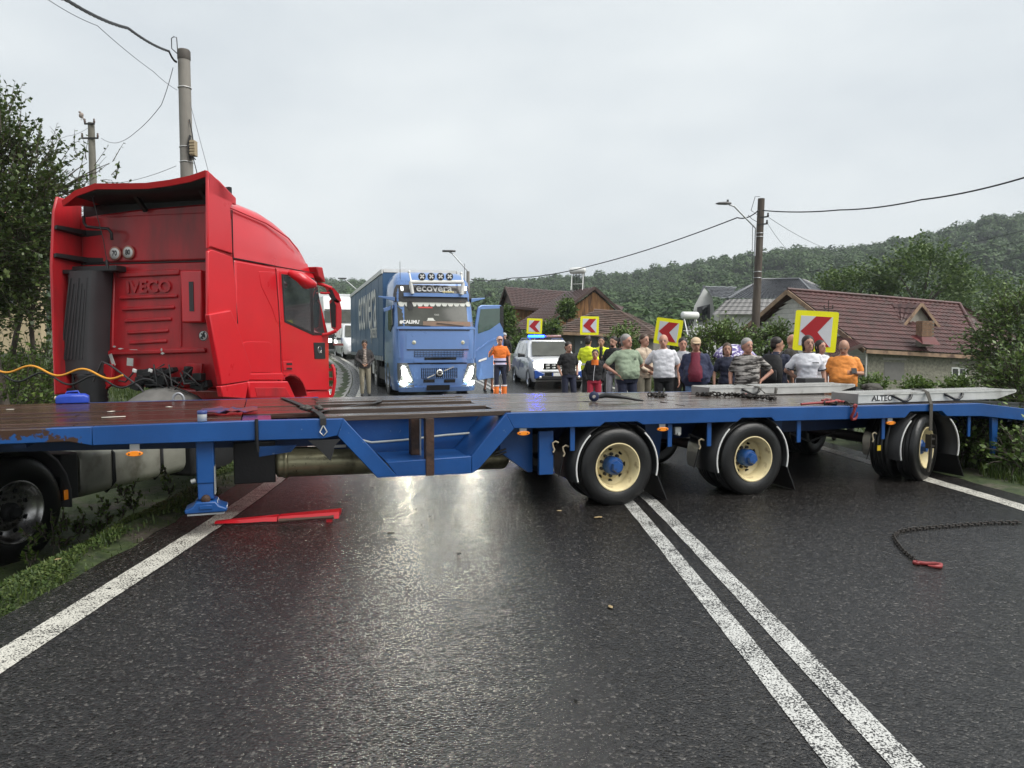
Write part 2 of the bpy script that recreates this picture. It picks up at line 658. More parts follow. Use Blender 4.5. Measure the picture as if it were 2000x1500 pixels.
YS = [-12 + .8 * i for i in range(64)] + [39.5 + 2 * i for i in range(24)]
def rough_edge(Y, k):
    return .05 * noise.noise(Vector((Y * 1.7, k, 0))) + .03 * noise.noise(Vector((Y * 6, k, 1)))
YS2 = sorted(set([round(y, 2) for y in YS] + [round(-4 + .2 * i, 2) for i in range(120)]))
b = MB()
rows = []
for Y in YS2:
    x0, x1 = XL(Y) - .38 + rough_edge(Y, 5), XR(Y) + .40 + rough_edge(Y, 9)
    rows.append([(lerp(x0, x1, t / 8), Y, zroad(Y) + .012) for t in range(9)])
b.grid(rows)
tag(b.build('road', ASPH, fix=False), kind='structure')
def stripe(name, fx, w, y0, y1, mat, lift=.016):
    s = MB()
    ys = [y for y in YS2 if y0 <= y <= y1]
    s.grid([[(fx(Y) - w / 2 + .006 * noise.noise(Vector((Y * 9, fx(0), 2))), Y, zroad(Y) + lift), (fx(Y) + w / 2 + .006 * noise.noise(Vector((Y * 9, fx(0), 7))), Y, zroad(Y) + lift)] for Y in ys])
    return tag(s.build(name, mat, fix=False), kind='structure')
stripe('edge_line', XL, .19, -6, 88, PAINT)
stripe('edge_line', XR, .19, -6, 88, PAINT)
stripe('centre_line', lambda Y: XC(Y) - .12, .125, -6, 60, PAINT_C)
stripe('centre_line', lambda Y: XC(Y) + .12, .125, -6, 60, PAINT_C)

# concrete gutter along the inside of the bend beyond the lorry
CONC = M('weathered_concrete', (.30, .29, .27), .6, var=.2, vscale=3, col2=(.12, .115, .10), fac2=.58, s2=2.2, bump=.3, bscale=60)
gut = MB()
for i in range(17):
    Y0, Y1 = 17 + i * 1.5, 17 + i * 1.5 + 1.485
    p = []
    for Y in (Y0, Y1):
        x = XL(Y) - .40
        z = zroad(Y)
        p.append([(x, Y, z + .03), (x - .22, Y, z - .0), (x - .55, Y, z + .10), (x - .62, Y, z + .10), (x - .62, Y, z - .2), (x, Y, z - .2)])
    q = MB()
    q.loft(p, smooth=False)
    o = q.build('gutter_slab', CONC)
    if i == 0:
        gutter = root('gutter', 'pale concrete roadside gutter curving along the inside of the bend', 'gutter')
    o.parent = gutter
tag(gutter, kind='structure')
del gutter['category']

# ------------------------------------------------------------------ wooded hills
SKY_T = [(-500, 190), (0, 160), (400, 140), (640, 132), (700, 128), (800, 122), (920, 121), (1000, 126), (1090, 136), (1200, 141), (1300, 149), (1400, 164), (1470, 172), (1560, 181), (1700, 193), (1800, 214), (1860, 224), (1930, 238), (2000, 246), (2300, 290), (2700, 300)]
def ridge_D(px): return lerp(620, 430, sstep(500, 1900, px))
def hill_point(px, t):
    D1 = ridge_D(px)
    D0 = 135
    Y = lerp(D0, D1, t)
    e = interp(SKY_T, px) - 32
    zt = 1.6 + e / FPX * D1
    prof = t ** 1.35 if t <= 1 else 1 - (t - 1) * .8
    z = -1 + (zt + 1) * prof
    X = (px - 1000) / FPX * Y
    w = sstep(.1, .5, t) * (1 - .75 * sstep(.85, 1.0, t))
    z += w * (7 * noise.noise(Vector((X * .011, Y * .011, 1))) + 4 * noise.noise(Vector((X * .03, Y * .03, 5))))
    return Vector((X, Y, z))
h = MB()
h.grid([[hill_point(-700 + i * 40, j / 14) for j in range(21)] for i in range(88)])
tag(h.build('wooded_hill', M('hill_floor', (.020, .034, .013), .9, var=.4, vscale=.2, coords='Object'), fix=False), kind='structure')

LEAF_FAR = hsv_leaf('far_forest_leaves', (.022, .052, .014), (.042, .086, .022), (.066, .115, .030), .6, .085, .2)
fo = MB()
rf = random.Random(3)
def clump(mb, c, r, rz, n, size, rg):
    vs, fs = [], []
    for k in range(n):
        u, t = rg.uniform(-.45, 1), rg.uniform(0, 6.283)
        q = math.sqrt(max(0, 1 - u * u))
        d = Vector((q * math.cos(t), q * math.sin(t), u))
        rr = rg.uniform(.72, 1.05)
        p = Vector((c[0] + d.x * r * rr, c[1] + d.y * r * rr, c[2] + d.z * rz * rr))
        a = (d + Vector((rg.uniform(-.6, .6), rg.uniform(-.6, .6), rg.uniform(-.3, .8)))).normalized()
        x = a.orthogonal().normalized()
        x = Matrix.Rotation(rg.uniform(0, 6.28), 3, a) @ x
        y = a.cross(x)
        s = size * rg.uniform(.6, 1.4)
        b_ = len(vs)
        vs += [p - x * s - y * s * .5, p + x * s - y * s * .55, p + y * s]
        fs.append((b_, b_ + 1, b_ + 2))
    mb.add(vs, fs)
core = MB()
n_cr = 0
for k in range(4200):
    px = rf.uniform(-420, 2420)
    t = rf.random() ** .8 * 1.03 if rf.random() < .8 else rf.uniform(.9, 1.04)
    p = hill_point(px, t)
    sc = p.y / 420
    r = rf.uniform(2.6, 4.9) * (.75 + .25 * sc)
    rz = r * rf.uniform(.95, 1.35)
    hz = rz * .9 + rf.uniform(0, 1.2)
    clump(fo, (p.x, p.y, p.z + hz), r, rz, 190, r * .165, rf)
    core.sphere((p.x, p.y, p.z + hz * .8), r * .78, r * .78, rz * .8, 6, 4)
tag(fo.build('hillside_forest', LEAF_FAR, fix=False), 'dense green deciduous forest covering the hills behind the houses', 'forest', kind='stuff')
tag(core.build('crown_shade_cores', M('forest_shade', (.012, .022, .009), .95, var=.3, vscale=.1), fix=False), 'dark cores standing in for the shade inside the forest crowns', 'forest', kind='stuff')  # dark blobs inside the crowns put their inner shade into colour
# ------------------------------------------------------------------ trees and bushes
BARK = M('bark', (.075, .062, .050), .85, var=.35, vscale=14, bump=.7, bscale=30, stretch=(1, 1, .25))
TWIG = M('twig_bark', (.05, .04, .032), .8, var=.3, vscale=9)
LEAF_APPLE = hsv_leaf('apple_leaves', (.026, .050, .014), (.064, .100, .027), (.12, .16, .05), .38, 1.0, .25)
LEAF_BUSH = hsv_leaf('bush_leaves', (.032, .064, .016), (.088, .145, .034), (.17, .235, .065), .42, 1.6, .25)
LEAF_WALNUT = hsv_leaf('walnut_leaves', (.030, .060, .015), (.078, .13, .032), (.14, .20, .055), .5, .5, .25)
LEAF_WEED = hsv_leaf('weed_leaves', (.040, .075, .014), (.085, .14, .028), (.15, .21, .05), .5, 2.5, .3)
def leaf_quads(p, d, side, L, W, vs, fs):
    b = len(vs)
    vs += [p, p + d * L * .45 + side * W, p + d * L, p + d * L * .45 - side * W]
    fs.append((b, b + 1, b + 2, b + 3))
def make_tree(name, label, base, crown, radii, leaf, group=None, cat='tree', n_twigs=500, per=10, L=.08, seed=1, trunk_r=.12, lean=(0, 0), limbs=9, up=.5, twig_len=.55, tubes=True, shoots=(), parts=('trunk', 'crown'), hollow=.45):
    rg = random.Random(seed)
    base, crown = Vector(base), Vector(crown)
    rt_ = root(name, label, cat, base, group=group)
    c = crown - base
    wood, lv, lf = MB(), [], []
    fork = c * .55 + Vector((lean[0], lean[1], 0))
    fork.z = max(.15, c.z - radii[2] * .85)
    n = 7
    pts = [Vector((0, 0, -.15)).lerp(fork, i / (n - 1)) + Vector((.05 * noise.noise(Vector((i * .7, seed, 0))), .05 * noise.noise(Vector((i * .7, seed, 4))), 0)) * (i > 0) for i in range(n)]
    wood.tube(pts, [trunk_r * lerp(1.25, .7, i / (n - 1)) for i in range(n)], 10)
    tips = []
    for k in range(limbs):
        a = 6.283 * k / limbs + rg.uniform(-.4, .4)
        e = Vector((math.cos(a) * radii[0] * rg.uniform(.45, .8), math.sin(a) * radii[1] * rg.uniform(.45, .8), radii[2] * rg.uniform(-.5, .75))) + c
        q = [fork.lerp(e, t) + Vector((0, 0, .12 * radii[2] * math.sin(t * 3.14))) for t in (0, .25, .5, .75, 1)]
        wood.tube(q, [trunk_r * s for s in (.55, .42, .32, .22, .10)], 6)
        tips += q[2:]
    def twig(p, d, ln, m):
        q = p + d * ln * .5 + Vector((0, 0, .03))
        e = p + d * ln + Vector((0, 0, .10 * ln))
        if tubes:
            wood.tube([p, q, e], [.010, .007, .003], 4)
        for j in range(m):
            t = (j + rg.uniform(0, 1)) / m
            o = p.lerp(e, t)
            dd = (d * .5 + Vector((rg.gauss(0, .7), rg.gauss(0, .7), rg.gauss(0.05, .5)))).normalized()
            sd_ = dd.cross(Vector((rg.gauss(0, .5), rg.gauss(0, .5), 1))).normalized()
            s = L * rg.uniform(.65, 1.25)
            leaf_quads(o, dd, sd_, s, s * .34, lv, lf)
    for k in range(n_twigs):
        while True:
            d = Vector((rg.gauss(0, 1), rg.gauss(0, 1), rg.gauss(0, 1))).normalized()
            r = rg.uniform(hollow, 1) ** .6
            bulge = 1 + .28 * noise.noise(d * 2.2 + Vector((seed, 0, 0))) + .16 * noise.noise(d * 5 + Vector((0, seed, 0)))
            p = c + Vector((d.x * radii[0], d.y * radii[1], d.z * radii[2])) * r * bulge
            if noise.noise(p * (1.6 / max(radii)) * 1.6 + Vector((seed * 3.1, 0, 0))) > -.22 or rg.random() < .25:
                break
        if p.z < .12:
            p.z = rg.uniform(.1, .4)
        dr_ = (d + Vector((rg.gauss(0, .45), rg.gauss(0, .45), up + rg.gauss(0, .35)))).normalized()
        twig(p, dr_, twig_len * rg.uniform(.5, 1.3), per)
    for (p, d, ln, m) in shoots:
        twig(Vector(p) - base, Vector(d).normalized(), ln, m)
    wood.build(parts[0], BARK, rt_, fix=False)
    cm = MB()
    cm.add(lv, lf)
    cm.build(parts[1], leaf, rt_, fix=False)
    return rt_
def gz(x, y): return ground_z(x, y)
def gp(x, y): return Vector((x, y, ground_z(x, y)))

# old fruit tree at the left frame edge
tb = at(25, 760, 14.5)
tb.z = gz(tb.x, tb.y)
sh = [(at(2, 260, 14), (0, 0, 1), .95, 26), (at(38, 270, 14.2), (.1, 0, 1), .75, 20), (at(70, 300, 14.3), (.25, 0, 1), .6, 16), (at(-30, 250, 14), (0, 0, 1), .9, 24),
      (at(110, 300, 14.6), (.9, 0, .4), .5, 14), (at(118, 330, 14.6), (.9, 0, .55), .6, 16), (at(150, 360, 14.8), (.3, 0, 1), .7, 14), (at(225, 350, 15.5), (.3, 0, 1), .35, 9)]
make_tree('fruit_tree', 'tall leafy fruit tree at the photo edge behind the red cab', tb, at(-80, 430, 14.6), (1.85, 1.6, 2.1), LEAF_APPLE, n_twigs=2700, per=13, L=.10, seed=4, trunk_r=.10, limbs=14, up=.65, twig_len=.6, shoots=sh)
tb2 = at(64, 730, 17)
tb2.z = gz(tb2.x, tb2.y)
make_tree('plum_tree', 'slim grey-stemmed tree between the fruit tree and the red cab', tb2, at(60, 520, 17.2), (1.5, 1.2, 1.3), LEAF_APPLE, n_twigs=700, per=12, L=.10, seed=9, trunk_r=.06, limbs=8)
# bare branch reaching past the small pole
make_tree('leaning_tree', 'thin tree with sparse bare twigs in front of the small concrete pole', gp(-12.9, 18.5), at(165, 345, 18.5), (1.0, .8, .7), LEAF_APPLE, n_twigs=26, per=6, L=.085, seed=12, trunk_r=.06, limbs=9, up=.5,
          shoots=[(at(150, 365, 18.5), (1, 0, .85), 1.0, 3), (at(185, 340, 18.5), (1, 0, .6), .45, 2), (at(196, 352, 18.5), (1, 0, -.1), .3, 4), (at(226, 350, 18.5), (.35, 0, 1), .3, 8)])
# tall weedy bank left of the cab
for k, (px, py, Y, r) in enumerate([(15, 720, 15.5, .9), (55, 730, 16.5, .8), (-60, 720, 14.5, 1.1), (85, 735, 19, .8)]):
    p = at(px, py, Y)
    g0 = gp(p.x, p.y)
    make_tree('weed_clump', ['rank weeds under the fruit tree', 'yellow-green weeds beside the slim grey-stemmed tree', 'tall weeds at the photo edge below the fruit tree', 'weeds seen past the back corner of the red cab'][k], g0, g0 + Vector((0, 0, r * .7)), (r, r, r * .75), LEAF_WEED, 'weeds on the bank', 'weeds', n_twigs=150, per=9, L=.10, seed=30 + k, trunk_r=.02, limbs=6, up=1.2, twig_len=.5, parts=('stems', 'leaves'))

def px_tree(name, label, px, py_c, rx_px, rz_px, Y, leaf, seed, ry=None, cat='tree', **kw):
    c = at(px, py_c, Y)
    k = FPX / Y
    base = gp(c.x, c.y)
    return make_tree(name, label, base, c, (rx_px / k, (ry or rx_px / k), rz_px / k), leaf, cat=cat, seed=seed, **kw)
# behind the houses
px_tree('walnut_tree', 'tall broad walnut tree rising behind the burgundy roof', 1800, 560, 78, 66, 62, LEAF_WALNUT, 21, n_twigs=800, per=9, L=.32, trunk_r=.25, twig_len=1.3, up=.5, tubes=False)
px_tree('orchard_tree', 'lower rounded tree between the grey roof and the walnut tree', 1665, 575, 66, 38, 66, LEAF_WALNUT, 22, n_twigs=520, per=9, L=.32, trunk_r=.2, twig_len=1.1, tubes=False)
px_tree('ash_tree', 'hazy rounded tree behind the hip end of the burgundy roof', 1905, 590, 60, 50, 75, LEAF_WALNUT, 23, n_twigs=420, per=9, L=.34, trunk_r=.2, twig_len=1.2, tubes=False)
px_tree('willow_bush', 'large dark bush filling the photo edge right of the stucco house', 2015, 690, 98, 105, 17.5, LEAF_BUSH, 24, n_twigs=1100, per=10, L=.10, trunk_r=.09, twig_len=.5, cat='bush', up=.25)
px_tree('hazel_bush', 'leafy bush overhanging the roadside beyond the trailer tail', 2010, 770, 60, 62, 13.5, LEAF_BUSH, 25, n_twigs=420, per=10, L=.09, trunk_r=.05, twig_len=.45, cat='bush', up=.3)
px_tree('lilac_bush', 'wide dark hedge bush behind the umbrella', 1408, 706, 66, 62, 20, LEAF_BUSH, 26, ry=.9, n_twigs=850, per=10, L=.10, trunk_r=.06, twig_len=.45, cat='bush', up=.4)
px_tree('elder_bush', 'pale green bush right of the wooden utility pole', 1512, 674, 22, 26, 21, LEAF_BUSH, 27, n_twigs=220, per=10, L=.10, trunk_r=.05, twig_len=.45, cat='bush', up=.6)
px_tree('pear_tree', 'small green tree showing behind the open blue lorry door', 985, 634, 13, 22, 38, LEAF_WALNUT, 28, n_twigs=260, per=9, L=.16, trunk_r=.07, twig_len=.5, tubes=False)
px_tree('cherry_tree', 'small upright tree in front of the timber gable', 1107, 611, 7, 13, 50, LEAF_WALNUT, 29, n_twigs=240, per=9, L=.2, trunk_r=.08, twig_len=.6, up=1.0, tubes=False)
px_tree('rose_bush', 'grey-green bush left of the tiled shed roof', 1077, 643, 12, 9, 42, LEAF_BUSH, 31, n_twigs=150, per=8, L=.16, trunk_r=.04, twig_len=.4, cat='bush', tubes=False)
px_tree('garden_bush', 'low bush by the timber house wall behind the patrol car', 1017, 676, 12, 14, 36, LEAF_BUSH, 32, n_twigs=170, per=8, L=.14, trunk_r=.04, twig_len=.4, cat='bush', tubes=False)
px_tree('vine_bush', 'climbing shrub against the shed wall behind the crowd', 1220, 672, 28, 26, 32, LEAF_BUSH, 33, n_twigs=230, per=8, L=.14, trunk_r=.04, twig_len=.4, cat='bush', tubes=False)
for k, (px, py, rx, rz, lb) in enumerate([(1706, 760, 14, 7, 'left of the grey window panel'), (1790, 763, 18, 6, 'under the stucco wall middle'), (1868, 760, 18, 8, 'below the white framed window')]):
    px_tree('nettle_clump', 'bright green nettles growing ' + lb, px, py, rx, rz, 24, LEAF_WEED, 40 + k, n_twigs=110, per=9, L=.13, trunk_r=.02, twig_len=.35, cat='weeds', up=1.0, group='nettles below the stucco house', tubes=False, parts=('stems', 'leaves'))
for k, (x, y, lb) in enumerate([(5.75, 9.3, 'beside the steered trailer wheel'), (6.3, 8.6, 'at the photo edge under the trailer tail'), (6.6, 9.8, 'in the shade below the leafy bush')]):
    g0 = gp(x, y)
    make_tree('roadside_weeds', 'dark leafy weeds ' + lb, g0, g0 + Vector((0, 0, .22)), (.55, .5, .26), LEAF_BUSH, 'weeds by the trailer tail', 'weeds', n_twigs=170, per=9, L=.07, seed=50 + k, trunk_r=.012, limbs=5, up=.8, twig_len=.25, parts=('stems', 'leaves'))

# ------------------------------------------------------------------ roofs and houses
def patch(p00, p10, p11, p01, nu, nv, fn):
    """bilinear patch; fn(u, v) lifts along the normal (u along the eave, v up the slope)"""
    p00, p10, p11, p01 = map(Vector, (p00, p10, p11, p01))
    nn = (p10 - p00).cross(p01 - p00).normalized()
    if nn.z < 0: nn = -nn
    out = []
    for i in range(nu + 1):
        u = i / nu
        row = []
        for j in range(nv + 1):
            v = j / nv
            row.append(p00.lerp(p10, u).lerp(p01.lerp(p11, u), v) + nn * fn(u, v))
        out.append(row)
    return out, nn
def tile_sheet(mb, p00, p10, p11, p01, wave=.22, step=.35, amp=.022, drop=.03):
    """pressed metal tiles: waves along the eave and a small step at every course"""
    w = (Vector(p10) - Vector(p00)).length
    hgt = (Vector(p01) - Vector(p00)).length
    waves, rows = max(4, int(w / wave)), max(3, int(hgt / step))
    nu = waves * 4
    p00, p10, p11, p01 = map(Vector, (p00, p10, p11, p01))
    nn = (p10 - p00).cross(p01 - p00).normalized()
    if nn.z < 0: nn = -nn
    vs, fs = [], []
    for j in range(rows):
        for e, (v, lift) in enumerate(((j / rows, drop), ((j + 1) / rows, 0.0))):
            for i in range(nu + 1):
                u = i / nu
                base = p00.lerp(p10, u).lerp(p01.lerp(p11, u), v)
                vs.append(base + nn * (lift + amp * math.sin(u * waves * 6.283)))
    n1 = nu + 1
    for j in range(2 * rows - 1):
        for i in range(nu):
            fs.append((j * n1 + i, j * n1 + i + 1, (j + 1) * n1 + i + 1, (j + 1) * n1 + i))
    mb.add(vs, fs, 0, False)
    return nn
def slab(mb, pts, t, m=0):
    """flat polygon given thickness downwards"""
    pts = [Vector(p) for p in pts]
    nn = (pts[1] - pts[0]).cross(pts[2] - pts[0]).normalized()
    if nn.z < 0: nn = -nn
    n = len(pts)
    vs = pts + [p - nn * t for p in pts]
    mb.add(vs, [tuple(range(n)), tuple(range(2 * n - 1, n - 1, -1))] + [(i, (i + 1) % n, n + (i + 1) % n, n + i) for i in range(n)], m)
def wall_poly(mb, pts, t, m=0):
    """vertical polygon with thickness away from the camera"""
    pts = [Vector(p) for p in pts]
    nn = (pts[1] - pts[0]).cross(pts[2] - pts[0]).normalized()
    if nn.dot(pts[0] - _C) < 0: nn = -nn
    n = len(pts)
    vs = pts + [p + nn * t for p in pts]
    mb.add(vs, [tuple(range(n)), tuple(range(2 * n - 1, n - 1, -1))] + [(i, (i + 1) % n, n + (i + 1) % n, n + i) for i in range(n)], m)

ROOF_BROWN = M('brown_metal_tile', (.062, .032, .028), .45, var=.35, vscale=1.8)
ROOF_RED = M('burgundy_metal_tile', (.088, .036, .033), .45, var=.34, vscale=2.2, coat=.0, col2=(.058, .030, .026), fac2=.55, s2=1.6)
ROOF_GREY = M('graphite_metal_tile', (.055, .058, .066), .28, var=.2, vscale=1.0, coat=.4)
WOOD_GOLD = M('weathered_golden_boards', (.42, .21, .09), .7, var=.5, vscale=2.2, col2=(.12, .065, .04), fac2=.56, s2=1.6, stretch=(3, 3, .35))
WOOD_DARK = M('dark_stained_wood', (.055, .03, .024), .6, var=.3, vscale=3)
FASCIA = M('weathered_fascia_timber', (.30, .20, .13), .7, var=.35, vscale=2.5, col2=(.10, .06, .045), fac2=.58, s2=2)
PLASTER = M('old_grey_plaster', (.20, .185, .165), .85, var=.25, vscale=1.2, col2=(.11, .10, .09), fac2=.6, s2=1.1, bump=.3, bscale=18)
ROUGHCAST = M('grey_green_roughcast', (.23, .222, .175), .9, var=.45, vscale=9, bump=1.0, bscale=9)
WHITE_W = M('white_render', (.62, .62, .60), .75, var=.1, vscale=1.2)
BLOCKM = M('aerated_block', (.56, .55, .52), .9, var=.15, vscale=5, bump=.2, bscale=30)
FRAME_W = M('white_window_frame', (.72, .72, .70), .4, var=.05)
PANE = glass('dark_window_pane', (.02, .023, .025))
GUTTERW = M('white_downpipe', (.55, .54, .50), .4, var=.1)

def A(px, py, Y): return at(px, py, Y)
# --- timber house with brown roof
th = root('timber_house', 'timber clad house with brown metal roof and golden board gable', 'house', A(1080, 668, 60))
def W(o, rt_):   # bring world-space children under a located root
    o.parent = rt_
    o.matrix_parent_inverse = rt_.matrix_basis.inverted()
    return o
bpy.context.view_layer.update()
def RW(mb, name, mat, rt_, **k):
    o = mb.build(name, mat, None, **k)
    o.parent = rt_
    o.matrix_parent_inverse = Matrix.LocRotScale(rt_.location, rt_.rotation_euler, None).inverted()
    return o
r1 = MB()
tile_sheet(r1, A(1001, 599, 60), A(1072, 606, 60), A(1112, 569, 64), A(987, 560, 64))
RW(r1, 'roof_slope', ROOF_BROWN, th)
r1 = MB()
tile_sheet(r1, A(996, 641, 55.5), A(1046, 645, 54.8), A(1162, 560, 57.5), A(1104, 570, 63))
RW(r1, 'roof_slope', ROOF_BROWN, th)
r1 = MB()
tile_sheet(r1, A(1213, 608, 57.5), A(1218, 600, 66), A(1120, 566, 66), A(1162, 560, 57.5))
RW(r1, 'roof_slope', ROOF_BROWN, th)
r1 = MB()
tile_sheet(r1, A(975, 601, 66), A(1100, 590, 70), A(1112, 569, 64.1), A(986.5, 560, 64.1))
RW(r1, 'roof_slope', ROOF_BROWN, th)
bb = MB()
for a_, b_ in ((A(1161.5, 562, 57.3), A(1045, 646, 54.6)), (A(1161.5, 562, 57.3), A(1213, 609, 57.3)), (A(987, 561, 63.9), A(1002, 600, 59.8)), (A(987, 561, 63.9), A(973, 604, 66)), (A(1001, 600, 59.8), A(1073, 607, 59.8))):
    q = MB()
    q.bar(a_, b_, .12, .22)
    RW(q, 'barge_board', WOOD_DARK, th)
w = MB()
wall_poly(w, [A(1161, 567, 57.9), A(1203, 606, 57.9), A(1203, 690, 57.9), A(1085, 690, 57.9), A(1085, 624, 57.9)], .15)
RW(w, 'gable_backing', WOOD_DARK, th)
nb = 34
for i in range(nb):       # vertical boards of the gable
    x0, x1 = lerp(1092, 1203, i / nb), lerp(1092, 1203, (i + .93) / nb)
    xm = (x0 + x1) / 2
    top = 570 + (1161 - xm) * .73 if xm < 1161 else 570 + (xm - 1161) * .92
    q = MB()
    Yb = 57.75 - .03 * rnd.random()
    wall_poly(q, [A(x0, top - .5, Yb), A(x1, top + .5, Yb), A(x1, 668, Yb), A(x0, 668, Yb)], .06)
    RW(q, 'board', WOOD_GOLD, th)
for i in range(20):       # boards of the left wing wall
    x0, x1 = lerp(1006, 1072, i / 20), lerp(1006, 1072, (i + .92) / 20)
    q = MB()
    Yb = 61 - .03 * rnd.random()
    wall_poly(q, [A(x0, 603, Yb), A(x1, 604, Yb), A(x1, 640, Yb), A(x0, 640, Yb)], .06)
    RW(q, 'board', WOOD_GOLD, th)
w = MB()
wall_poly(w, [A(1005, 602, 61.2), A(1075, 605, 61.2), A(1075, 700, 61.2), A(1005, 700, 61.2)], .2)
wall_poly(w, [A(1004, 640, 57.5), A(1088, 646, 56.5), A(1088, 715, 56.5), A(1004, 715, 57.5)], .2)
RW(w, 'wall', WOOD_DARK, th)
w = MB()
wall_poly(w, [A(988, 568, 65), A(1000, 602, 61.5), A(1003, 690, 61.5), A(985, 690, 67), A(977, 604, 67)], .2)
RW(w, 'gable_end', WOOD_DARK, th)

def solar_heater(label, px, py, Y, s, flip=1):
    """drum on an A frame with a glass tube collector"""
    rt_ = root('solar_water_heater', label, 'water heater', A(px, py, Y), group='rooftop solar water heaters')
    b_ = MB()
    b_.lathe([(.02, -.62), (.19, -.60), (.24, -.55), (.24, .55), (.19, .60), (.02, .62)], (0, 0, 1.55), (1, -.35, 0), 20)
    b_.build('water_drum', M('white_drum', (.70, .70, .68), .25, var=.05), rt_)
    dx, dy = .94, -.33
    for e in (-.45, .45):
        for tx, ty in ((.15, .9), (-.15, -.75)):
            q = MB()
            q.bar((e * dx, e * dy, 1.4), (e * dx + .33 * ty * .5, e * dy + ty, 0), .05, .05)
            q.build('stand_leg', FRAME_W, rt_)
    q = MB()
    q.bar((-.45 * dx, -.45 * dy + .3, .55), (.45 * dx, .45 * dy + .3, .55), .04, .04)
    q.build('cross_rail', FRAME_W, rt_)
    for i in range(8):
        e = lerp(-.42, .42, i / 7)
        q = MB()
        q.tube([(e * dx + .1, e * dy + .05, 1.36), (e * dx + .33 * .45, e * dy + .85, .1)], .035, 6)
        q.build('collector_tube', M('collector_glass', (.02, .02, .03), .1, coat=1), rt_)
    for o in rt_.children:
        pass
    rt_.scale = (s * flip, s, s)
    return rt_
solar_heater('white solar water heater on the timber house ridge', 1128, 568, 59.5, 1.05)
solar_heater('white solar water heater half hidden behind the tilted chevron board', 1347, 662, 30, .62, -1)

# --- old shed with hipped tile roof
shd = root('tile_roof_shed', 'low plastered shed with mossy hipped roof of old clay tiles', 'shed', A(1180, 668, 44))
TILE_OLD = M('old_clay_tile', (.150, .095, .075), .8, var=.45, vscale=2.6, col2=(.085, .065, .055), fac2=.5, s2=1.3, hard2=.15, bump=.4, bscale=14)
def clay_roof(mb, e0, e1, r1_, r0, rows, cols, rg):
    e0, e1, r1_, r0 = map(Vector, (e0, e1, r1_, r0))
    nn = (e1 - e0).cross(r0 - e0).normalized()
    if nn.z < 0: nn = -nn
    for j in range(rows):
        v0, v1 = j / rows, (j + 1.12) / rows
        a, b_ = e0.lerp(r0, v0), e1.lerp(r1_, v0)
        c, d = e0.lerp(r0, min(1, v1)), e1.lerp(r1_, min(1, v1))
        nc = max(2, int(cols * (b_ - a).length / (e1 - e0).length))
        for i in range(nc):
            off = .5 * (j % 2)
            u0, u1 = max(0, (i + off) / nc), min(1, (i + off + .96) / nc)
            if u0 >= u1: continue
            l = .05 + rg.uniform(0, .03)
            pts = [a.lerp(b_, u0) + nn * l, a.lerp(b_, u1) + nn * (l + rg.uniform(-.012, .012)), c.lerp(d, u1), c.lerp(d, u0)]
            slab(mb, pts, .025)
rg2 = random.Random(5)
cl = MB()
clay_roof(cl, A(1074, 647, 43), A(1285, 656, 43), A(1212, 610, 47), A(1160, 607, 47), 12, 44, rg2)
tag(RW(cl, 'front_roof_tiles', TILE_OLD, shd, fix=False), kind='stuff')
cl = MB()
clay_roof(cl, A(1285, 656, 43), A(1300, 650, 51), A(1225, 611, 50), A(1212, 610, 47), 12, 30, rg2)
tag(RW(cl, 'hip_roof_tiles', TILE_OLD, shd, fix=False), kind='stuff')
q = MB()
q.tube([A(1160, 606, 47), A(1186, 608, 47), A(1212, 609, 47)], .1, 8)
q.tube([A(1212, 609, 47), A(1250, 633, 45), A(1286, 656, 43)], .1, 8)
RW(q, 'ridge_cap', TILE_OLD, shd)
q = MB()
slab(q, [A(1074, 648, 43.1), A(1285, 657, 43.1), A(1212, 611, 47.1), A(1160, 608, 47.1)], .12)
slab(q, [A(1285, 657, 43.1), A(1300, 651, 51), A(1225, 612, 50), A(1212, 611, 47.1)], .12)
RW(q, 'roof_deck', WOOD_DARK, shd)
w = MB()
wall_poly(w, [A(1082, 650, 43.8), A(1276, 657, 43.8), A(1276, 720, 43.8), A(1082, 720, 43.8)], .3)
wall_poly(w, [A(1276, 657, 43.8), A(1290, 655, 50.5), A(1290, 715, 50.5), A(1276, 720, 43.8)], .3)
RW(w, 'wall', PLASTER, shd)
w = MB()
wall_poly(w, [A(1123, 655, 43.6), A(1166, 656, 43.6), A(1166, 716, 43.6), A(1123, 716, 43.6)], .1)
d_ = RW(w, 'gate_door', M('grey_gate_paint', (.13, .14, .15), .55, var=.15, vscale=2), shd)
w = MB()
wall_poly(w, [A(1134, 666, 43.55), A(1137, 666, 43.55), A(1137, 671, 43.55), A(1134, 671, 43.55)], .03)
o = RW(w, 'number_plate', FRAME_W, shd)
q = MB()
q.bar(A(1076, 650, 43), A(1285, 658.5, 43), .1, .18)
RW(q, 'fascia_board', FASCIA, shd)

# --- burgundy roof house
rh = root('stucco_house', 'roughcast stucco house with long burgundy tile roof and brick chimney', 'house', A(1700, 668, 35))
C0, C1 = A(1692, 681, 33), A(1927, 694, 34.8)
RL, RR_ = A(1541, 566, 36.6), A(1874, 594, 38.6)
q = MB()
tile_sheet(q, C0, C1, RR_, RL, .2, .36, .02, .035)
RW(q, 'front_roof_slope', ROOF_RED, rh)
q = MB()
LB = Vector((2 * RL.x - C0.x, 2 * RL.y - C0.y, C0.z))
tile_sheet(q, LB, LB + (C1 - C0) * 1.15, RR_ + Vector((0, .02, 0)), RL + Vector((0, .02, 0)), .4, .5)
RW(q, 'rear_roof_slope', ROOF_RED, rh)
q = MB()
tile_sheet(q, C1, A(1990, 660, 44), RR_ + Vector((0, .03, 0)), RR_, .25, .36)
RW(q, 'hip_roof_slope', ROOF_RED, rh)
q = MB()
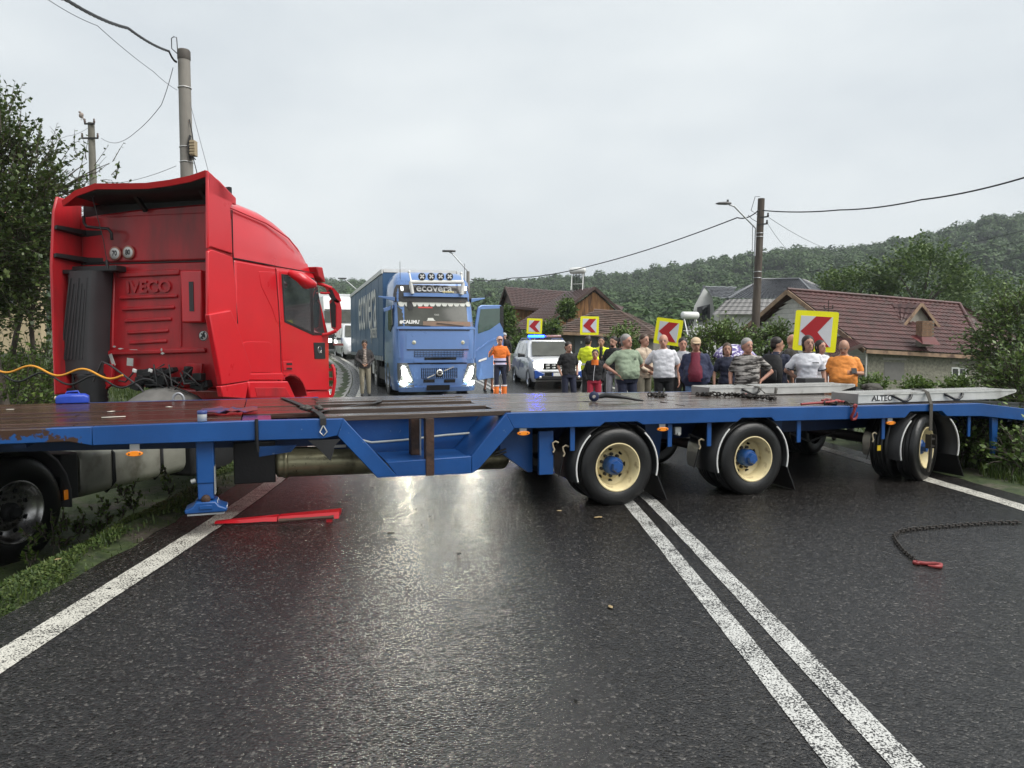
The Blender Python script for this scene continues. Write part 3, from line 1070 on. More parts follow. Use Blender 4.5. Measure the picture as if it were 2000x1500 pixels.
q.tube([RL + Vector((-.1, -.05, .03)), RL.lerp(RR_, .5) + Vector((0, 0, .04)), RR_ + Vector((0, 0, .03))], .085, 8)
q.tube([RR_ + Vector((0, 0, .03)), C1 + Vector((0, 0, .05))], .085, 8)
RW(q, 'ridge_cap', ROOF_RED, rh)
for a_, b_ in ((RL, C0), (RL, LB)):
    q = MB()
    off = Vector((-.12, -.05, -.10))
    q.bar(a_ + off, b_ + off, .06, .2)
    RW(q, 'barge_board', FASCIA, rh)
q = MB()
q.bar(C0 + Vector((0, .02, -.12)), C1 + Vector((0, .02, -.12)), .06, .17)
RW(q, 'fascia_board', FASCIA, rh)
# gable wall of blocks
gw = MB()
g_in = Vector((.25, .15, -.12))
gB0, gB1 = C0 + Vector((.2, .25, -.1)), LB + Vector((.5, -.1, -.1))
ap = (gB0 + gB1) / 2
ap.z = RL.z - .28
gw.add([gB0, gB1, ap, Vector((gB0.x, gB0.y, -2)), Vector((gB1.x, gB1.y, -2))], [(0, 1, 2), (0, 3, 4, 1)])
RW(gw, 'gable_mortar', M('grey_mortar', (.20, .195, .185), .9, var=.2), rh)
ud = Vector((gB0.x - gB1.x, gB0.y - gB1.y, 0))
gl = ud.length
ud.normalize()
gn = Vector((ud.y, -ud.x, 0))
if gn.dot(_C - gB0) < 0: gn = -gn
def gable_h(u):
    ua = (Vector((ap.x, ap.y, 0)) - Vector((gB1.x, gB1.y, 0))).dot(ud)
    return lerp(gB1.z, ap.z, u / ua) if u < ua else lerp(ap.z, gB0.z, (u - ua) / (gl - ua))
bw, bh = .60, .25
for j in range(22):
    z0 = -1.2 + j * bh
    for i in range(-1, int(gl / bw) + 1):
        u0, u1 = i * bw + (bw / 2 if j % 2 else 0) + .008, (i + 1) * bw + (bw / 2 if j % 2 else 0) - .008
        u0, u1 = max(.02, u0), min(gl - .02, u1)
        if u1 - u0 < .08: continue
        zt0, zt1 = min(z0 + bh - .014, gable_h(u0) - .05), min(z0 + bh - .014, gable_h(u1) - .05)
        if zt0 <= z0 + .03 and zt1 <= z0 + .03: continue
        zt0, zt1 = max(zt0, z0 + .01), max(zt1, z0 + .01)
        if zt1 < .6: continue
        o0 = Vector((gB1.x, gB1.y, 0))
        jit = .004 * rnd.random()
        fr = [o0 + ud * u0 + Vector((0, 0, z0)), o0 + ud * u1 + Vector((0, 0, z0)), o0 + ud * u1 + Vector((0, 0, zt1)), o0 + ud * u0 + Vector((0, 0, zt0))]
        q = MB()
        vs = [p + gn * (.03 + jit) for p in fr] + [p - gn * .02 for p in fr]
        q.add(vs, [(0, 1, 2, 3), (7, 6, 5, 4), (0, 4, 5, 1), (1, 5, 6, 2), (2, 6, 7, 3), (3, 7, 4, 0)])
        RW(q, 'block', BLOCKM, rh)
# stucco front wall
F0, F1 = A(1693, 690, 33.5), A(1922, 702, 35.2)
wall = MB()
wall_poly(wall, [F0 + Vector((0, 0, .35)), F1 + Vector((0, 0, .4)), Vector((F1.x, F1.y, -2.2)), Vector((F0.x, F0.y, -2.2))], .25)
RW(wall, 'wall', ROUGHCAST, rh)
def on_front(px, py, out=.0):
    t = (px - 1693) / (1922 - 1693)
    Y = lerp(33.5, 35.2, t) - out
    return A(px, py, Y)
def front_piece(name, x0, x1, y0, y1, mat, out=.03, t=.08, parent=rh):
    q = MB()
    wall_poly(q, [on_front(x0, y0, out), on_front(x1, y0 + (x1 - x0) * .035, out), on_front(x1, y1 + (x1 - x0) * .035, out), on_front(x0, y1, out)], t)
    return RW(q, name, mat, rh)
front_piece('lintel', 1725, 1770, 698.5, 702.5, M('pale_lintel', (.33, .32, .29), .8), .06, .1)
front_piece('lintel', 1860, 1884, 706.5, 710.5, MATS['pale_lintel'], .06, .1)
front_piece('window_infill', 1727, 1766, 707, 742, M('cement_infill', (.17, .165, .155), .85, var=.15), .02)
wn_ = front_piece('window_frame', 1859, 1888, 717, 752, FRAME_W, .05, .06)
front_piece('window_pane', 1861.5, 1871.5, 720, 752, PANE, .07, .01)
front_piece('window_pane', 1875.5, 1885.5, 720.5, 752, PANE, .07, .01)
q = MB()
q.tube([A(1691.5, 688, 33.2), A(1690.5, 752, 33.2)], .045, 8)
RW(q, 'downpipe', GUTTERW, rh)
# dormer
_rn = (C1 - C0).cross(RL - C0).normalized()
def on_roof(px, py):
    d = ray(px, py)
    return _C + d * ((C0 - _C).dot(_rn) / d.dot(_rn))
dl, dr_ = on_roof(1764, 636) + Vector((0, -.05, .03)), on_roof(1835, 641) + Vector((0, -.05, .03))
dp = A(1800, 592, (dl.y + dr_.y) / 2)
db = on_roof(1732, 594) + Vector((0, 0, .02))
q = MB()
tile_sheet(q, dl, dl.lerp(db, .25), db, dp, .2, .3)
tile_sheet(q, dr_, dr_.lerp(db, .15), db + Vector((.02, .02, 0)), dp, .2, .3)
RW(q, 'dormer_roof', ROOF_RED, rh)
q = MB()
wall_poly(q, [dp + Vector((0, .25, -.15)), dr_ + Vector((-.1, .25, .0)), dl + Vector((.1, .25, .0))], .1)
RW(q, 'dormer_face', M('dormer_plaster', (.36, .33, .28), .8, var=.2), rh)
for e in (dl, dr_):
    q = MB()
    q.bar(dp + Vector((0, -.03, -.05)), e + Vector((0, -.03, -.05)), .05, .14)
    RW(q, 'dormer_barge_board', FASCIA, rh)
# brick chimney
cz = A(1807, 660, 33.9)
ch = root('x', None, None)
bpy.data.objects.remove(ch)
q = MB()
BRICK = M('smoked_brick', (.26, .155, .095), .85, var=.4, vscale=9, col2=(.05, .035, .03), fac2=.62, s2=3.5)
q.box(cz.x - .27, cz.x + .27, cz.y - .22, cz.y + .3, cz.z - .4, cz.z + .78)
cho = RW(q, 'chimney', M('chimney_mortar', (.20, .18, .15), .9), rh)
q = MB()
for j in range(10):
    z0 = cz.z - .02 + j * .08
    for i in range(3):
        x0 = cz.x - .275 + i * .185 - (.09 if j % 2 else 0)
        q.box(max(cz.x - .28, x0 + .006), min(cz.x + .28, x0 + .178), cz.y - .232, cz.y - .2, z0 + .006, z0 + .072)
    for i in range(3):
        y0 = cz.y - .21 + i * .17
        q.box(cz.x - .282, cz.x - .25, y0 + .006, y0 + .164, z0 + .006, z0 + .072)
tag(RW(q, 'chimney_bricks', BRICK, rh), kind='stuff')
q = MB()
q.add([(cz.x - .40, cz.y - .55, cz.z - .28), (cz.x + .40, cz.y - .55, cz.z - .32), (cz.x + .3, cz.y - .24, cz.z + .05), (cz.x - .3, cz.y - .24, cz.z + .05), (cz.x - .75, cz.y - .1, cz.z + .08), (cz.x - .32, cz.y + .2, cz.z + .15)],
      [(0, 1, 2, 3), (0, 3, 5, 4)])
RW(q, 'chimney_flashing', M('red_flashing', (.10, .014, .014), .6, var=.2), rh)
# roof bracket of the old supply line, porch roof at the gable
br_ = A(1618, 606, 34.6)
q = MB()
q.tube([br_ + Vector((0, 0, -.5)), br_ + Vector((0, 0, .45))], .025, 6)
q.bar(br_ + Vector((-.22, 0, .08)), br_ + Vector((.22, 0, .08)), .04, .04)
for e in (-.2, .2):
    q.lathe([(.01, .2), (.035, .18), (.03, .1), (.04, .08), (.02, .02)], br_ + Vector((e, 0, .06)), (0, 0, 1), 8)
RW(q, 'line_bracket', M('rusty_iron', (.05, .035, .03), .7, var=.3), rh)
q = MB()
tile_sheet(q, A(1620, 697, 30.6), A(1683, 672, 32.4), A(1650, 655, 34.2), A(1598, 664, 34.4), .2, .3)
RW(q, 'porch_roof', ROOF_RED, rh)
q = MB()
q.bar(A(1618, 699, 30.6), A(1684, 674, 32.3), .05, .13)
RW(q, 'porch_fascia', WOOD_DARK, rh)

# --- graphite roofed house
gh = root('graphite_roof_house', 'white rendered house with dark graphite hipped roof behind the burgundy one', 'house', A(1450, 668, 60))
for nm, pts in (('main_roof_slope', (A(1424, 583, 58), A(1600, 586, 58), A(1561, 545, 63), A(1488, 546, 63))), ('wing_roof_slope', (A(1390, 580, 59), A(1424, 583, 59), A(1440, 560, 62), A(1376, 559, 62))),
                ('hip_roof_slope', (A(1600, 586, 58), A(1640, 575, 68), A(1570, 545, 66), A(1561, 545, 63))), ('left_hip_slope', (A(1405, 584, 63), A(1424, 583, 58), A(1488, 546, 63), A(1486, 547, 64)))):
    q = MB()
    tile_sheet(q, *pts, .3, .36, .02, .045)
    RW(q, nm, ROOF_GREY, gh)
q = MB()
q.tube([A(1422, 583, 57.9), A(1488, 545.5, 62.9), A(1561, 544.5, 62.9), A(1600, 585, 57.9)], .1, 8)
RW(q, 'ridge_cap', M('graphite_trim', (.10, .105, .115), .3, coat=.3), gh)
q = MB()
tile_sheet(q, A(1390, 614, 57.4), A(1520, 614, 57.4), A(1520, 584, 58), A(1420, 584, 58), .5, .4, .01, .03)
RW(q, 'mansard_face', M('black_mansard_sheet', (.028, .029, .032), .3, coat=.3), gh)
w = MB()
wall_poly(w, [A(1376, 563, 60.5), A(1391, 580, 60.5), A(1400, 640, 60.5), A(1345, 660, 60.5), A(1357, 598, 60.5)], .2)
wall_poly(w, [A(1395, 612, 58.2), A(1520, 613, 58.2), A(1520, 680, 58.2), A(1395, 680, 58.2)], .2)
wall_poly(w, [A(1340, 638, 57), A(1400, 632, 57), A(1400, 690, 57), A(1340, 690, 57)], .2)
RW(w, 'wall', WHITE_W, gh)
w = MB()
wall_poly(w, [A(1362, 600, 60.2), A(1387, 594, 60.2), A(1387, 624, 60.2), A(1362, 630, 60.2)], .1)
RW(w, 'balcony_shade_panel', M('painted_recess_shade', (.06, .06, .065), .8), gh)  # flat dark panel stands in for the shaded balcony opening
w = MB()
wall_poly(w, [A(1372, 598, 60.1), A(1382, 596, 60.1), A(1382, 625, 60.1), A(1372, 627, 60.1)], .05)
RW(w, 'balcony_door', PANE, gh)
q = MB()
q.bar(A(1376, 558, 61.5), A(1345, 640, 60), .12, .2)
RW(q, 'barge_board', M('graphite_trim'), gh)

# --- pink roofed cottage behind the fruit tree
ph = root('pink_roof_cottage', 'cream walled cottage with faded pink roof behind the fruit tree', 'house', A(-20, 640, 27))
q = MB()
tile_sheet(q, A(-330, 478, 26), A(92, 470, 26), A(60, 405, 30), A(-300, 405, 30), .25, .4)
RW(q, 'roof_slope', M('faded_pink_tile', (.42, .20, .19), .6, var=.15, vscale=1), ph)
w = MB()
wall_poly(w, [A(-300, 474, 26.7), A(80, 470, 26.7), A(80, 690, 26.7), A(-300, 690, 26.7)], .3)
RW(w, 'wall', M('cream_render', (.52, .42, .27), .8, var=.1), ph)
w = MB()
wall_poly(w, [A(-20, 520, 26.6), A(30, 520, 26.6), A(30, 600, 26.6), A(-20, 600, 26.6)], .05)
RW(w, 'window', PANE, ph)

# ------------------------------------------------------------------ poles, lamps, wires
CONC_POLE = M('spun_concrete_pole', (.235, .220, .195), .8, var=.15, vscale=5, bump=.25, bscale=40, stretch=(1, 1, .3))
STEEL = M('galvanised_steel', (.42, .43, .44), .38, metal=.85, var=.12, vscale=6)
IRON = M('black_iron', (.022, .021, .020), .55, var=.3)
CABLE = M('black_cable', (.012, .012, .013), .5, var=.2)
WIRE = M('thin_grey_wire', (.10, .105, .11), .5)
def pole(name, label, top, base_z, r0, r1, mat, lean=(0, 0)):
    rt_ = root(name, label, 'utility pole', (top.x + lean[0], top.y + lean[1], base_z))
    q = MB()
    hh = top.z - base_z
    q.tube([(0, 0, -.3), (-lean[0] * .5, -lean[1] * .5, hh * .5), (-lean[0], -lean[1], hh)], [r0, (r0 + r1) / 2, r1], 16)
    q.build('shaft', mat, rt_)
    return rt_, Vector((-lean[0], -lean[1], hh))
t1 = at(359, 100, 19)
P1, tp = pole('utility_pole', 'thick round concrete utility pole rising behind the red cab roof', t1, gz(t1.x, t1.y), .17, .145, CONC_POLE)
q = MB()
q.lathe([(.152, -.22), (.158, -.2), (.158, 0), (.14, .03), (.01, .04)], tp, (0, 0, 1), 16)
q.build('pole_cap', M('dark_cap', (.08, .07, .06), .7), P1)
def zl(py, Y): return at(1000, py, Y).z
for py in (172, 288, 317):
    q = MB()
    zz = zl(py, 19) - P1.location.z
    q.lathe([(.156, -.012), (.166, -.012), (.166, .012), (.156, .012)], (tp.x, tp.y, zz), (0, 0, 1), 16)
    q.build('steel_band', M('pale_band', (.55, .55, .54), .4, metal=.3), P1)
q = MB()
zz = tp.z
q.tube([(-.12, -.1, zz - .1), (-.25, -.12, zz + .02), (-.25, -.12, zz + .27), (-.19, -.12, zz + .31), (-.12, -.12, zz + .29), (-.1, -.12, zz - .1)], .012, 6)
q.build('wire_loop', IRON, P1)
bx = zl(290, 19) - P1.location.z
q = MB()
q.box(.17, .30, -.2, -.02, bx - .22, bx + .16)
for i in range(5):
    q.box(.165, .305, -.215, -.2, bx - .19 + i * .07, bx - .15 + i * .07)
q.build('junction_box', M('beige_box', (.34, .27, .17), .6, var=.15), P1, bevel=.01)
q = MB()
for i in range(5):
    q.tube([(.15, -.12 + i * .02, bx + .3), (.12 + .05 * (i % 2), -.2, bx + .05), (.16, -.2, bx - .15), (.14 + .04 * i, -.15, bx - .32)], .013, 5)
q.tube([(.14, -.1, bx + .7), (.22, -.14, bx + .35), (.24, -.14, bx + .16)], .014, 6)
q.tube([(.2, -.1, bx - .2), (.3, -.12, bx - .6), (.38, -.1, bx - 1.2)], .012, 6)
q.build('cable_bundle', CABLE, P1)

t2 = at(178, 240, 26)
P2, tp2 = pole('utility_pole', 'slim old concrete pole with cross arms and a dove beyond the fruit tree', t2, gz(t2.x, t2.y), .16, .105, M('old_concrete_pole', (.16, .15, .125), .85, var=.2, vscale=5))
for dz, w_ in ((-.55, .3), (-.06, .18)):
    q = MB()
    q.bar((-w_, -.1, tp2.z + dz), (w_ * .95, -.1, tp2.z + dz), .05, .05)
    q.build('cross_arm', IRON, P2)
    for e in (-1, 1):
        q = MB()
        q.lathe([(.01, .16), (.035, .14), (.028, .09), (.04, .06), (.03, .0)], (e * w_ * .9, -.1, tp2.z + dz + .02), (0, 0, 1), 10)
        q.build('insulator', M('brown_porcelain', (.06, .035, .025), .25, coat=.5), P2)
dv = root('dove', 'small grey dove perched on the slim concrete pole', 'bird', (t2.x - .28, t2.y - .1, t2.z + .16))
q = MB()
q.sphere((0, 0, .07), .075, .06, .095, 10, 8, rot=Matrix.Rotation(.5, 3, 'Y'))
q.sphere((-.045, 0, .175), .04, .036, .04, 8, 6)
q.capsule((.05, 0, .0), (.09, 0, -.12), .03, .012, 8, flat=((0, 1, 0), .5))
q.tube([(-.08, 0, .175), (-.105, 0, .168)], [.01, .003], 5)
q.tube([(0, .015, .0), (0, .015, -.1)], .006, 4)
q.tube([(0, -.015, .0), (0, -.015, -.1)], .006, 4)
q.build('body', M('dove_feathers', (.30, .25, .22), .8, var=.2, vscale=20), dv)

t3 = at(1487, 388, 27)
P3, tp3 = pole('utility_pole', 'weathered dark wooden pole with street lamp arm in front of the graphite roof', t3, gz(t3.x, t3.y), .17, .12, M('weathered_pole_wood', (.085, .068, .056), .85, var=.4, vscale=8, bump=.5, bscale=25, stretch=(1, 1, .1), col2=(.20, .18, .16), fac2=.62, s2=5), lean=(-.22, 0))
q = MB()
q.bar((-.02 + .22 - .12, -.16, 0), (.05 + .22, -.16, 3.2), .16, .12)
q.build('concrete_stub', M('grey_stub', (.17, .165, .155), .85, var=.2), P3)
def rel(p, r_): return p - r_.location
q = MB()
ap_ = [rel(at(1474, 500, 26.7), P3), rel(at(1476, 446, 26.7), P3), rel(at(1434, 403, 26.5), P3), rel(at(1424, 400, 26.4), P3)]
q.tube(ap_, [.03, .03, .028, .025], 8)
q.build('lamp_arm', STEEL, P3)
hd = rel(at(1413, 398, 26.3), P3)
q = MB()
q.loft([[hd + Vector((x, yy * w_, zz * h_)) for yy, zz in ((-1, 0), (-.6, 1), (.6, 1), (1, 0), (.6, -.5), (-.6, -.5))] for x, w_, h_ in ((-.27, .04, .02), (-.15, .11, .05), (.1, .12, .06), (.27, .05, .045))], smooth=False)
q.box(hd.x + .12, hd.x + .18, hd.y - .03, hd.y + .03, hd.z + .05, hd.z + .14)
q.build('lamp_head', M('dark_lamp_housing', (.05, .05, .05), .4), P3)
for px0, px1, py in ((1483, 1500, 424), (1480, 1498, 438)):
    q = MB()
    a_, b_ = rel(at(px0, py + 1, 26.9), P3), rel(at(px1, py - 1, 26.9), P3)
    q.bar(a_, b_, .05, .05)
    q.lathe([(.01, .14), (.035, .12), (.028, .07), (.04, .05), (.03, -.02)], b_, (0, 0, 1), 10)
    q.build('insulator_arm', IRON, P3)
for py in (456, 463, 531, 543):
    q = MB()
    zz = zl(py, 27) - P3.location.z
    xx = .22 - .22 * (1 - zz / tp3.z) - .02
    q.lathe([(.135, -.012), (.158, -.012), (.158, .012), (.135, .012)], (xx, 0, zz), (0, 0, 1), 14)
    q.build('steel_band', STEEL, P3)
q = MB()
for pts in ([(1484, 384), (1475, 384), (1467, 411), (1480, 420)], [(1461, 420), (1469, 428), (1480, 434)], [(1470, 440), (1469, 500), (1470, 560)], [(1484, 410), (1479, 415), (1482, 425)]):
    q.tube([rel(at(x, y, 26.7), P3) for x, y in pts], .010, 5)
q.build('jumper_wires', CABLE, P3)

def far_lamp(label, px, py, px2, py2, Y, basez):
    a_, b_ = at(px, py, Y), at(px2, py2, Y)
    rt_ = root('street_lamp', label, 'street lamp', (b_.x, b_.y, basez))
    q = MB()
    q.tube([(0, 0, -.2), (0, 0, b_.z - basez - 1.2), (0, 0, b_.z - basez)], [.13, .1, .09], 10)
    q.build('post', CONC_POLE, rt_)
    q = MB()
    q.tube([(0, 0, b_.z - basez - .3), b_ - rt_.location, (b_ - rt_.location).lerp(a_ - rt_.location, .8) + Vector((0, 0, .1)), a_ - rt_.location], .04, 6)
    q.build('lamp_arm', STEEL, rt_)
    h_ = a_ - rt_.location
    q = MB()
    q.loft([[h_ + Vector((x, yy * w_, zz * .07)) for yy, zz in ((-1, 0), (-.6, 1), (.6, 1), (1, 0), (0, -.6))] for x, w_ in ((-.35, .05), (-.1, .15), (.25, .12), (.4, .04))], smooth=False)
    q.build('lamp_head', M('dark_lamp_housing'), rt_)
far_lamp('distant street lamp arching above the blue lorry roof', 876, 491, 914, 530, 42, .3)
far_lamp('distant street lamp leaning out beyond the red mirrors', 668, 544, 696, 565, 66, 1.2)
q = MB()
q.box(-.25, .25, -.05, .05, 4.95, 5.05)

def cable(name, label, pts, r, mat, sag=0.0, n=24, group='overhead wires', twist=0):
    """overhead wire through 3-D points with a little sag between them"""
    q = MB()
    P = []
    for i in range(len(pts) - 1):
        a_, b_ = Vector(pts[i]), Vector(pts[i + 1])
        for j in range(n + (i == len(pts) - 2)):
            t = j / n
            P.append(a_.lerp(b_, t) - Vector((0, 0, sag * 4 * t * (1 - t))))
    o0 = P[0].copy()
    P = [p - o0 for p in P]
    if twist:
        for s in range(3):
            q.tube([p + Vector((0, math.cos(i * 1.1 + s * 2.09), math.sin(i * 1.1 + s * 2.09))) * r * .7 for i, p in enumerate(P)], r * .8, 5)
    else:
        q.tube(P, r, 6)
    o = q.build(name, mat)
    o.location = o0
    return tag(o, label, 'cable', group)
top1 = Vector((t1.x - .15, t1.y - .1, t1.z - .3))
cable('power_cable', 'thick twisted black cable from the thick round pole to the top photo edge', [top1, at(330, 100, 18.2), at(250, 55, 14.5), at(130, 0, 11), at(-60, -110, 8)], .022, CABLE, .05, 30, twist=1)
cable('telephone_wire', 'thin wire running from the thick round pole to the top photo edge', [at(346, 176, 18.9), at(300, 140, 17), at(190, 50, 13.5), at(95, 0, 11.5), at(-60, -90, 9)], .006, WIRE, .03)
cable('slack_wire', 'slack thin wire drooping between the thick round pole and the slim pole', [at(338, 132, 19), at(315, 205, 20), at(265, 258, 22), at(228, 279, 24), at(198, 270, 25.8)], .008, WIRE, .05)
cable('garden_wire', 'thin wire running from the slim pole into the fruit tree', [at(172, 250, 25.8), at(130, 266, 24), at(85, 272, 22), at(20, 285, 20)], .007, WIRE, .05)
cable('guy_wire', 'thin stay wire beside the thick round pole behind the cab roof', [at(371, 200, 18.8), at(407, 335, 18), at(450, 520, 17)], .006, WIRE, 0)
cable('low_wire', 'thin wire from the thick round pole sloping down to the slim pole', [at(344, 324, 18.9), at(240, 356, 23), at(190, 372, 25.5)], .007, WIRE, .05)
cable('power_cable', 'black cable sagging from the wooden pole to the blue lorry side', [at(1481, 411, 26.8), at(1440, 425, 28), at(1150, 520, 36), at(1000, 543, 40), at(920, 545, 43)], .022, CABLE, .12)
cable('power_cable', 'black cable from the wooden pole to the photo edge on the right', [at(1490, 411, 26.8), at(1640, 410, 23), at(1800, 390, 19.5), at(2010, 344, 16), at(2300, 270, 13)], .02, CABLE, .06)
cable('service_wire', 'thin wire from the upper insulator of the wooden pole to the walnut tree', [at(1502, 425, 26.8), at(1610, 484, 34), at(1720, 540, 42)], .009, WIRE, .08)
cable('service_wire', 'thin steep wire from the lower insulator of the wooden pole', [at(1500, 438, 26.8), at(1540, 490, 33), at(1590, 548, 40)], .007, WIRE, .06)
for k, (y0, ym, y1, lb) in enumerate([(592, 540, 438, 'highest'), (603, 553, 459, 'second'), (612, 566, 478, 'third'), (620, 578, 490, 'lowest')]):
    cable('hill_wire', 'thin dark wire crossing the wooded hill, %s of four' % lb, [at(1180, y0, 95), at(1500, ym, 80), at(2050, y1, 62)], .018, CABLE, .5, group='wires across the hill')

# ------------------------------------------------------------------ chevron boards
SIGN_Y = M('fluorescent_yellow', (.90, .86, .01), .45, var=.04)
SIGN_W = M('sign_white', (.62, .63, .66), .4, var=.06)
SIGN_R = M('sign_red', (.40, .014, .02), .4, var=.08)
def chevron(label, px, py, size_px, Y, S, yaw, roll):
    c = at(px, py, Y)
    gz_ = gz(c.x, c.y)
    rt_ = root('chevron_board', label, 'road sign', (c.x, c.y, gz_), yaw, 'chevron boards on the outside of the bend')
    z = c.z - gz_
    hd_ = part_root('board', rt_, (0, 0, z), (0, roll, 0))
    q = MB()
    n, r_ = 5, .05 * S
    pl = []
    for (cx, cz_, a0) in ((S / 2 - r_, S / 2 - r_, 0), (-S / 2 + r_, S / 2 - r_, 90), (-S / 2 + r_, -S / 2 + r_, 180), (S / 2 - r_, -S / 2 + r_, 270)):
        for i in range(n):
            a_ = R(a0 + 90 * i / (n - 1))
            pl.append((cx + r_ * math.cos(a_), cz_ + r_ * math.sin(a_)))
    q.prism(pl, 0, .03)
    q.build('border_plate', SIGN_Y, hd_)
    I = .37 * S
    q = MB()
    q.prism([(-I, -I), (I, -I), (I, I), (-I, I)], -.005, 0)
    q.build('white_field', SIGN_W, hd_)
    q = MB()
    q.prism([(-I * .96, -.02 * S), (-.02 * S, I), (I * .93, I), (I * .12, -.02 * S), (I * .93, -I), (.12 * S - .02 * S, -I)], -.009, -.005)
    q.build('red_chevron', SIGN_R, hd_)
    q = MB()
    q.box(-.03, .03, .035, .085, -.3, z + S * .45)
    q.build('post', STEEL, rt_)
    return rt_
chevron('large chevron board behind the policewoman in the white polo', 1593, 647, 80, 13.2, .725, R(-14), R(4))
chevron('tilted chevron board behind the man in the white t-shirt', 1305, 648, 52, 19.6, .70, R(-22), R(8))
chevron('chevron board in front of the tiled shed roof', 1151.5, 636, 37, 27.8, .70, R(-4), R(1))
chevron('smallest chevron board above the patrol car light bar', 1044, 637, 30, 34.5, .72, R(0), R(2.5))

# ------------------------------------------------------------------ guard rail
rail_pts = [(9.2, 12.6), (7.7, 14.8), (6.5, 17.0), (4.75, 21.4), (4.05, 26.0), (2.3, 32), (.6, 37), (-2.2, 43), (-5.6, 50)]
gr = root('guard_rail', 'galvanised steel guard rail curving behind the crowd along the outer road edge', 'guard rail', (4.75, 21.4, 0))
prof = [(0, .56), (-.05, .58), (-.08, .62), (-.05, .66), (-.01, .69), (-.01, .71), (-.05, .74), (-.08, .78), (-.05, .82), (0, .84), (.015, .84), (-.03, .81), (-.055, .78), (-.03, .75), (.012, .71), (.012, .69), (-.03, .65), (-.055, .62), (-.03, .59), (.015, .56)]
for i in range(len(rail_pts) - 1):
    (x0, y0), (x1, y1) = rail_pts[i], rail_pts[i + 1]
    d = Vector((x1 - x0, y1 - y0, 0)).normalized()
    nrm = Vector((d.y, -d.x, 0))
    rings = []
    for (x, y) in ((x0, y0), (x1, y1)):
        z0 = max(ground_z(x, y), zroad(y) - .25)
        e = d * (.04 if (x, y) == (x1, y1) else 0)
        rings.append([Vector((x, y, z0 - .06 + p[1])) + nrm * -p[0] + e for p in prof])
    q = MB()
    q.loft(rings, smooth=False)
    RW(q, 'rail_beam', STEEL, gr)
    L_ = math.hypot(x1 - x0, y1 - y0)
    for j in range(max(1, int(L_ / 2.2))):
        t = (j + .5) / max(1, int(L_ / 2.2))
        x, y = lerp(x0, x1, t), lerp(y0, y1, t)
        z0 = max(ground_z(x, y), zroad(y) - .25)
        q = MB()
        q.obox(Vector((x, y, z0 + .3)) + nrm * .09, .06, .1, 1.1, Matrix((d, nrm, Vector((0, 0, 1)))).transposed())
        RW(q, 'rail_post', STEEL, gr)
# ------------------------------------------------------------------ blue low-bed trailer
TH = R(18.8)
TP = on_ground(1208, 990)
trailer = root('lowbed_trailer', 'long blue low-bed trailer standing across the whole road', 'trailer', TP, TH)
_td = Vector((math.cos(TH), math.sin(TH), 0))
_tn = Vector((-math.sin(TH), math.cos(TH), 0))
def T(px, py, off=0.0):
    """pixel -> (along, height) on the trailer plane at depth off behind its near side"""
    d = ray(px, py)
    P = TP + _tn * off
    t = (P - _C).dot(_tn) / d.dot(_tn)
    q = _C + d * t - P
    return q.dot(_td), q.z
def top_z(s): return .952 if s < -1 else .952 - .0122 * (s + 1)

def blue_paint(name, rust):
    m = M(name, (.010, .070, .245), .34, var=.16, vscale=2.2, col2=(.006, .046, .17), fac2=.60, s2=1.3, rvar=.10, bump=.05, bscale=25, hard2=.2)
    N, L = m.node_tree.nodes, m.node_tree.links
    b = N['Principled BSDF']
    src = b.inputs['Base Color'].links[0].from_socket
    tc = N.new('ShaderNodeTexCoord')
    # pale scuffs and chips
    n1 = N.new('ShaderNodeTexNoise'); n1.inputs['Scale'].default_value = 26; n1.inputs['Detail'].default_value = 6; n1.inputs['Roughness'].default_value = .7
    L.new(tc.outputs['Object'], n1.inputs['Vector'])
    r1 = N.new('ShaderNodeValToRGB'); r1.color_ramp.elements[0].position = .655; r1.color_ramp.elements[1].position = .69
    L.new(n1.outputs[0], r1.inputs[0])
    mx = N.new('ShaderNodeMix'); mx.data_type = 'RGBA'; mx.inputs[7].default_value = (.16, .22, .30, 1)
    L.new(r1.outputs[0], mx.inputs[0]); L.new(src, mx.inputs[6])
    # rust patches
    n2 = N.new('ShaderNodeTexNoise'); n2.inputs['Scale'].default_value = 3.4; n2.inputs['Detail'].default_value = 6; n2.inputs['Roughness'].default_value = .62
    L.new(tc.outputs['Object'], n2.inputs['Vector'])
    r2 = N.new('ShaderNodeValToRGB'); r2.color_ramp.elements[0].position = rust; r2.color_ramp.elements[1].position = rust + .015
    L.new(n2.outputs[0], r2.inputs[0])
    m2 = N.new('ShaderNodeMix'); m2.data_type = 'RGBA'; m2.inputs[7].default_value = (.05, .024, .014, 1)
    L.new(r2.outputs[0], m2.inputs[0]); L.new(mx.outputs[2], m2.inputs[6])
    L.new(m2.outputs[2], b.inputs['Base Color'])
    return m
BLUE = blue_paint('worn_blue_paint', .735)
BLUE_RUST = blue_paint('flaking_blue_paint', .50)
def wet_wood(name, c1, c2, rough):
    m = M(name, c1, rough, var=.45, vscale=2.5, col2=c2, fac2=.55, s2=3, stretch=(.35, 4, 4), rvar=.1, hard2=.2, bump=.18, bscale=8, spec=.6)
    return m
DECK = wet_wood('wet_deck_board', (.060, .030, .022), (.030, .017, .014), .20)
DECK2 = wet_wood('wet_grey_deck_board', (.070, .052, .042), (.035, .024, .02), .18)
RUSTY = M('rusty_steel', (.055, .028, .018), .7, var=.4, vscale=8, col2=(.025, .015, .012), fac2=.55, s2=7, bump=.3, bscale=40)
BLACKST = M('black_underbody', (.012, .012, .013), .6, var=.3, vscale=4, bump=.2, bscale=20)
RUBBER = M('wet_tyre_rubber', (.009, .009, .009), .34, var=.25, vscale=6, bump=.15, bscale=60, rvar=.14)
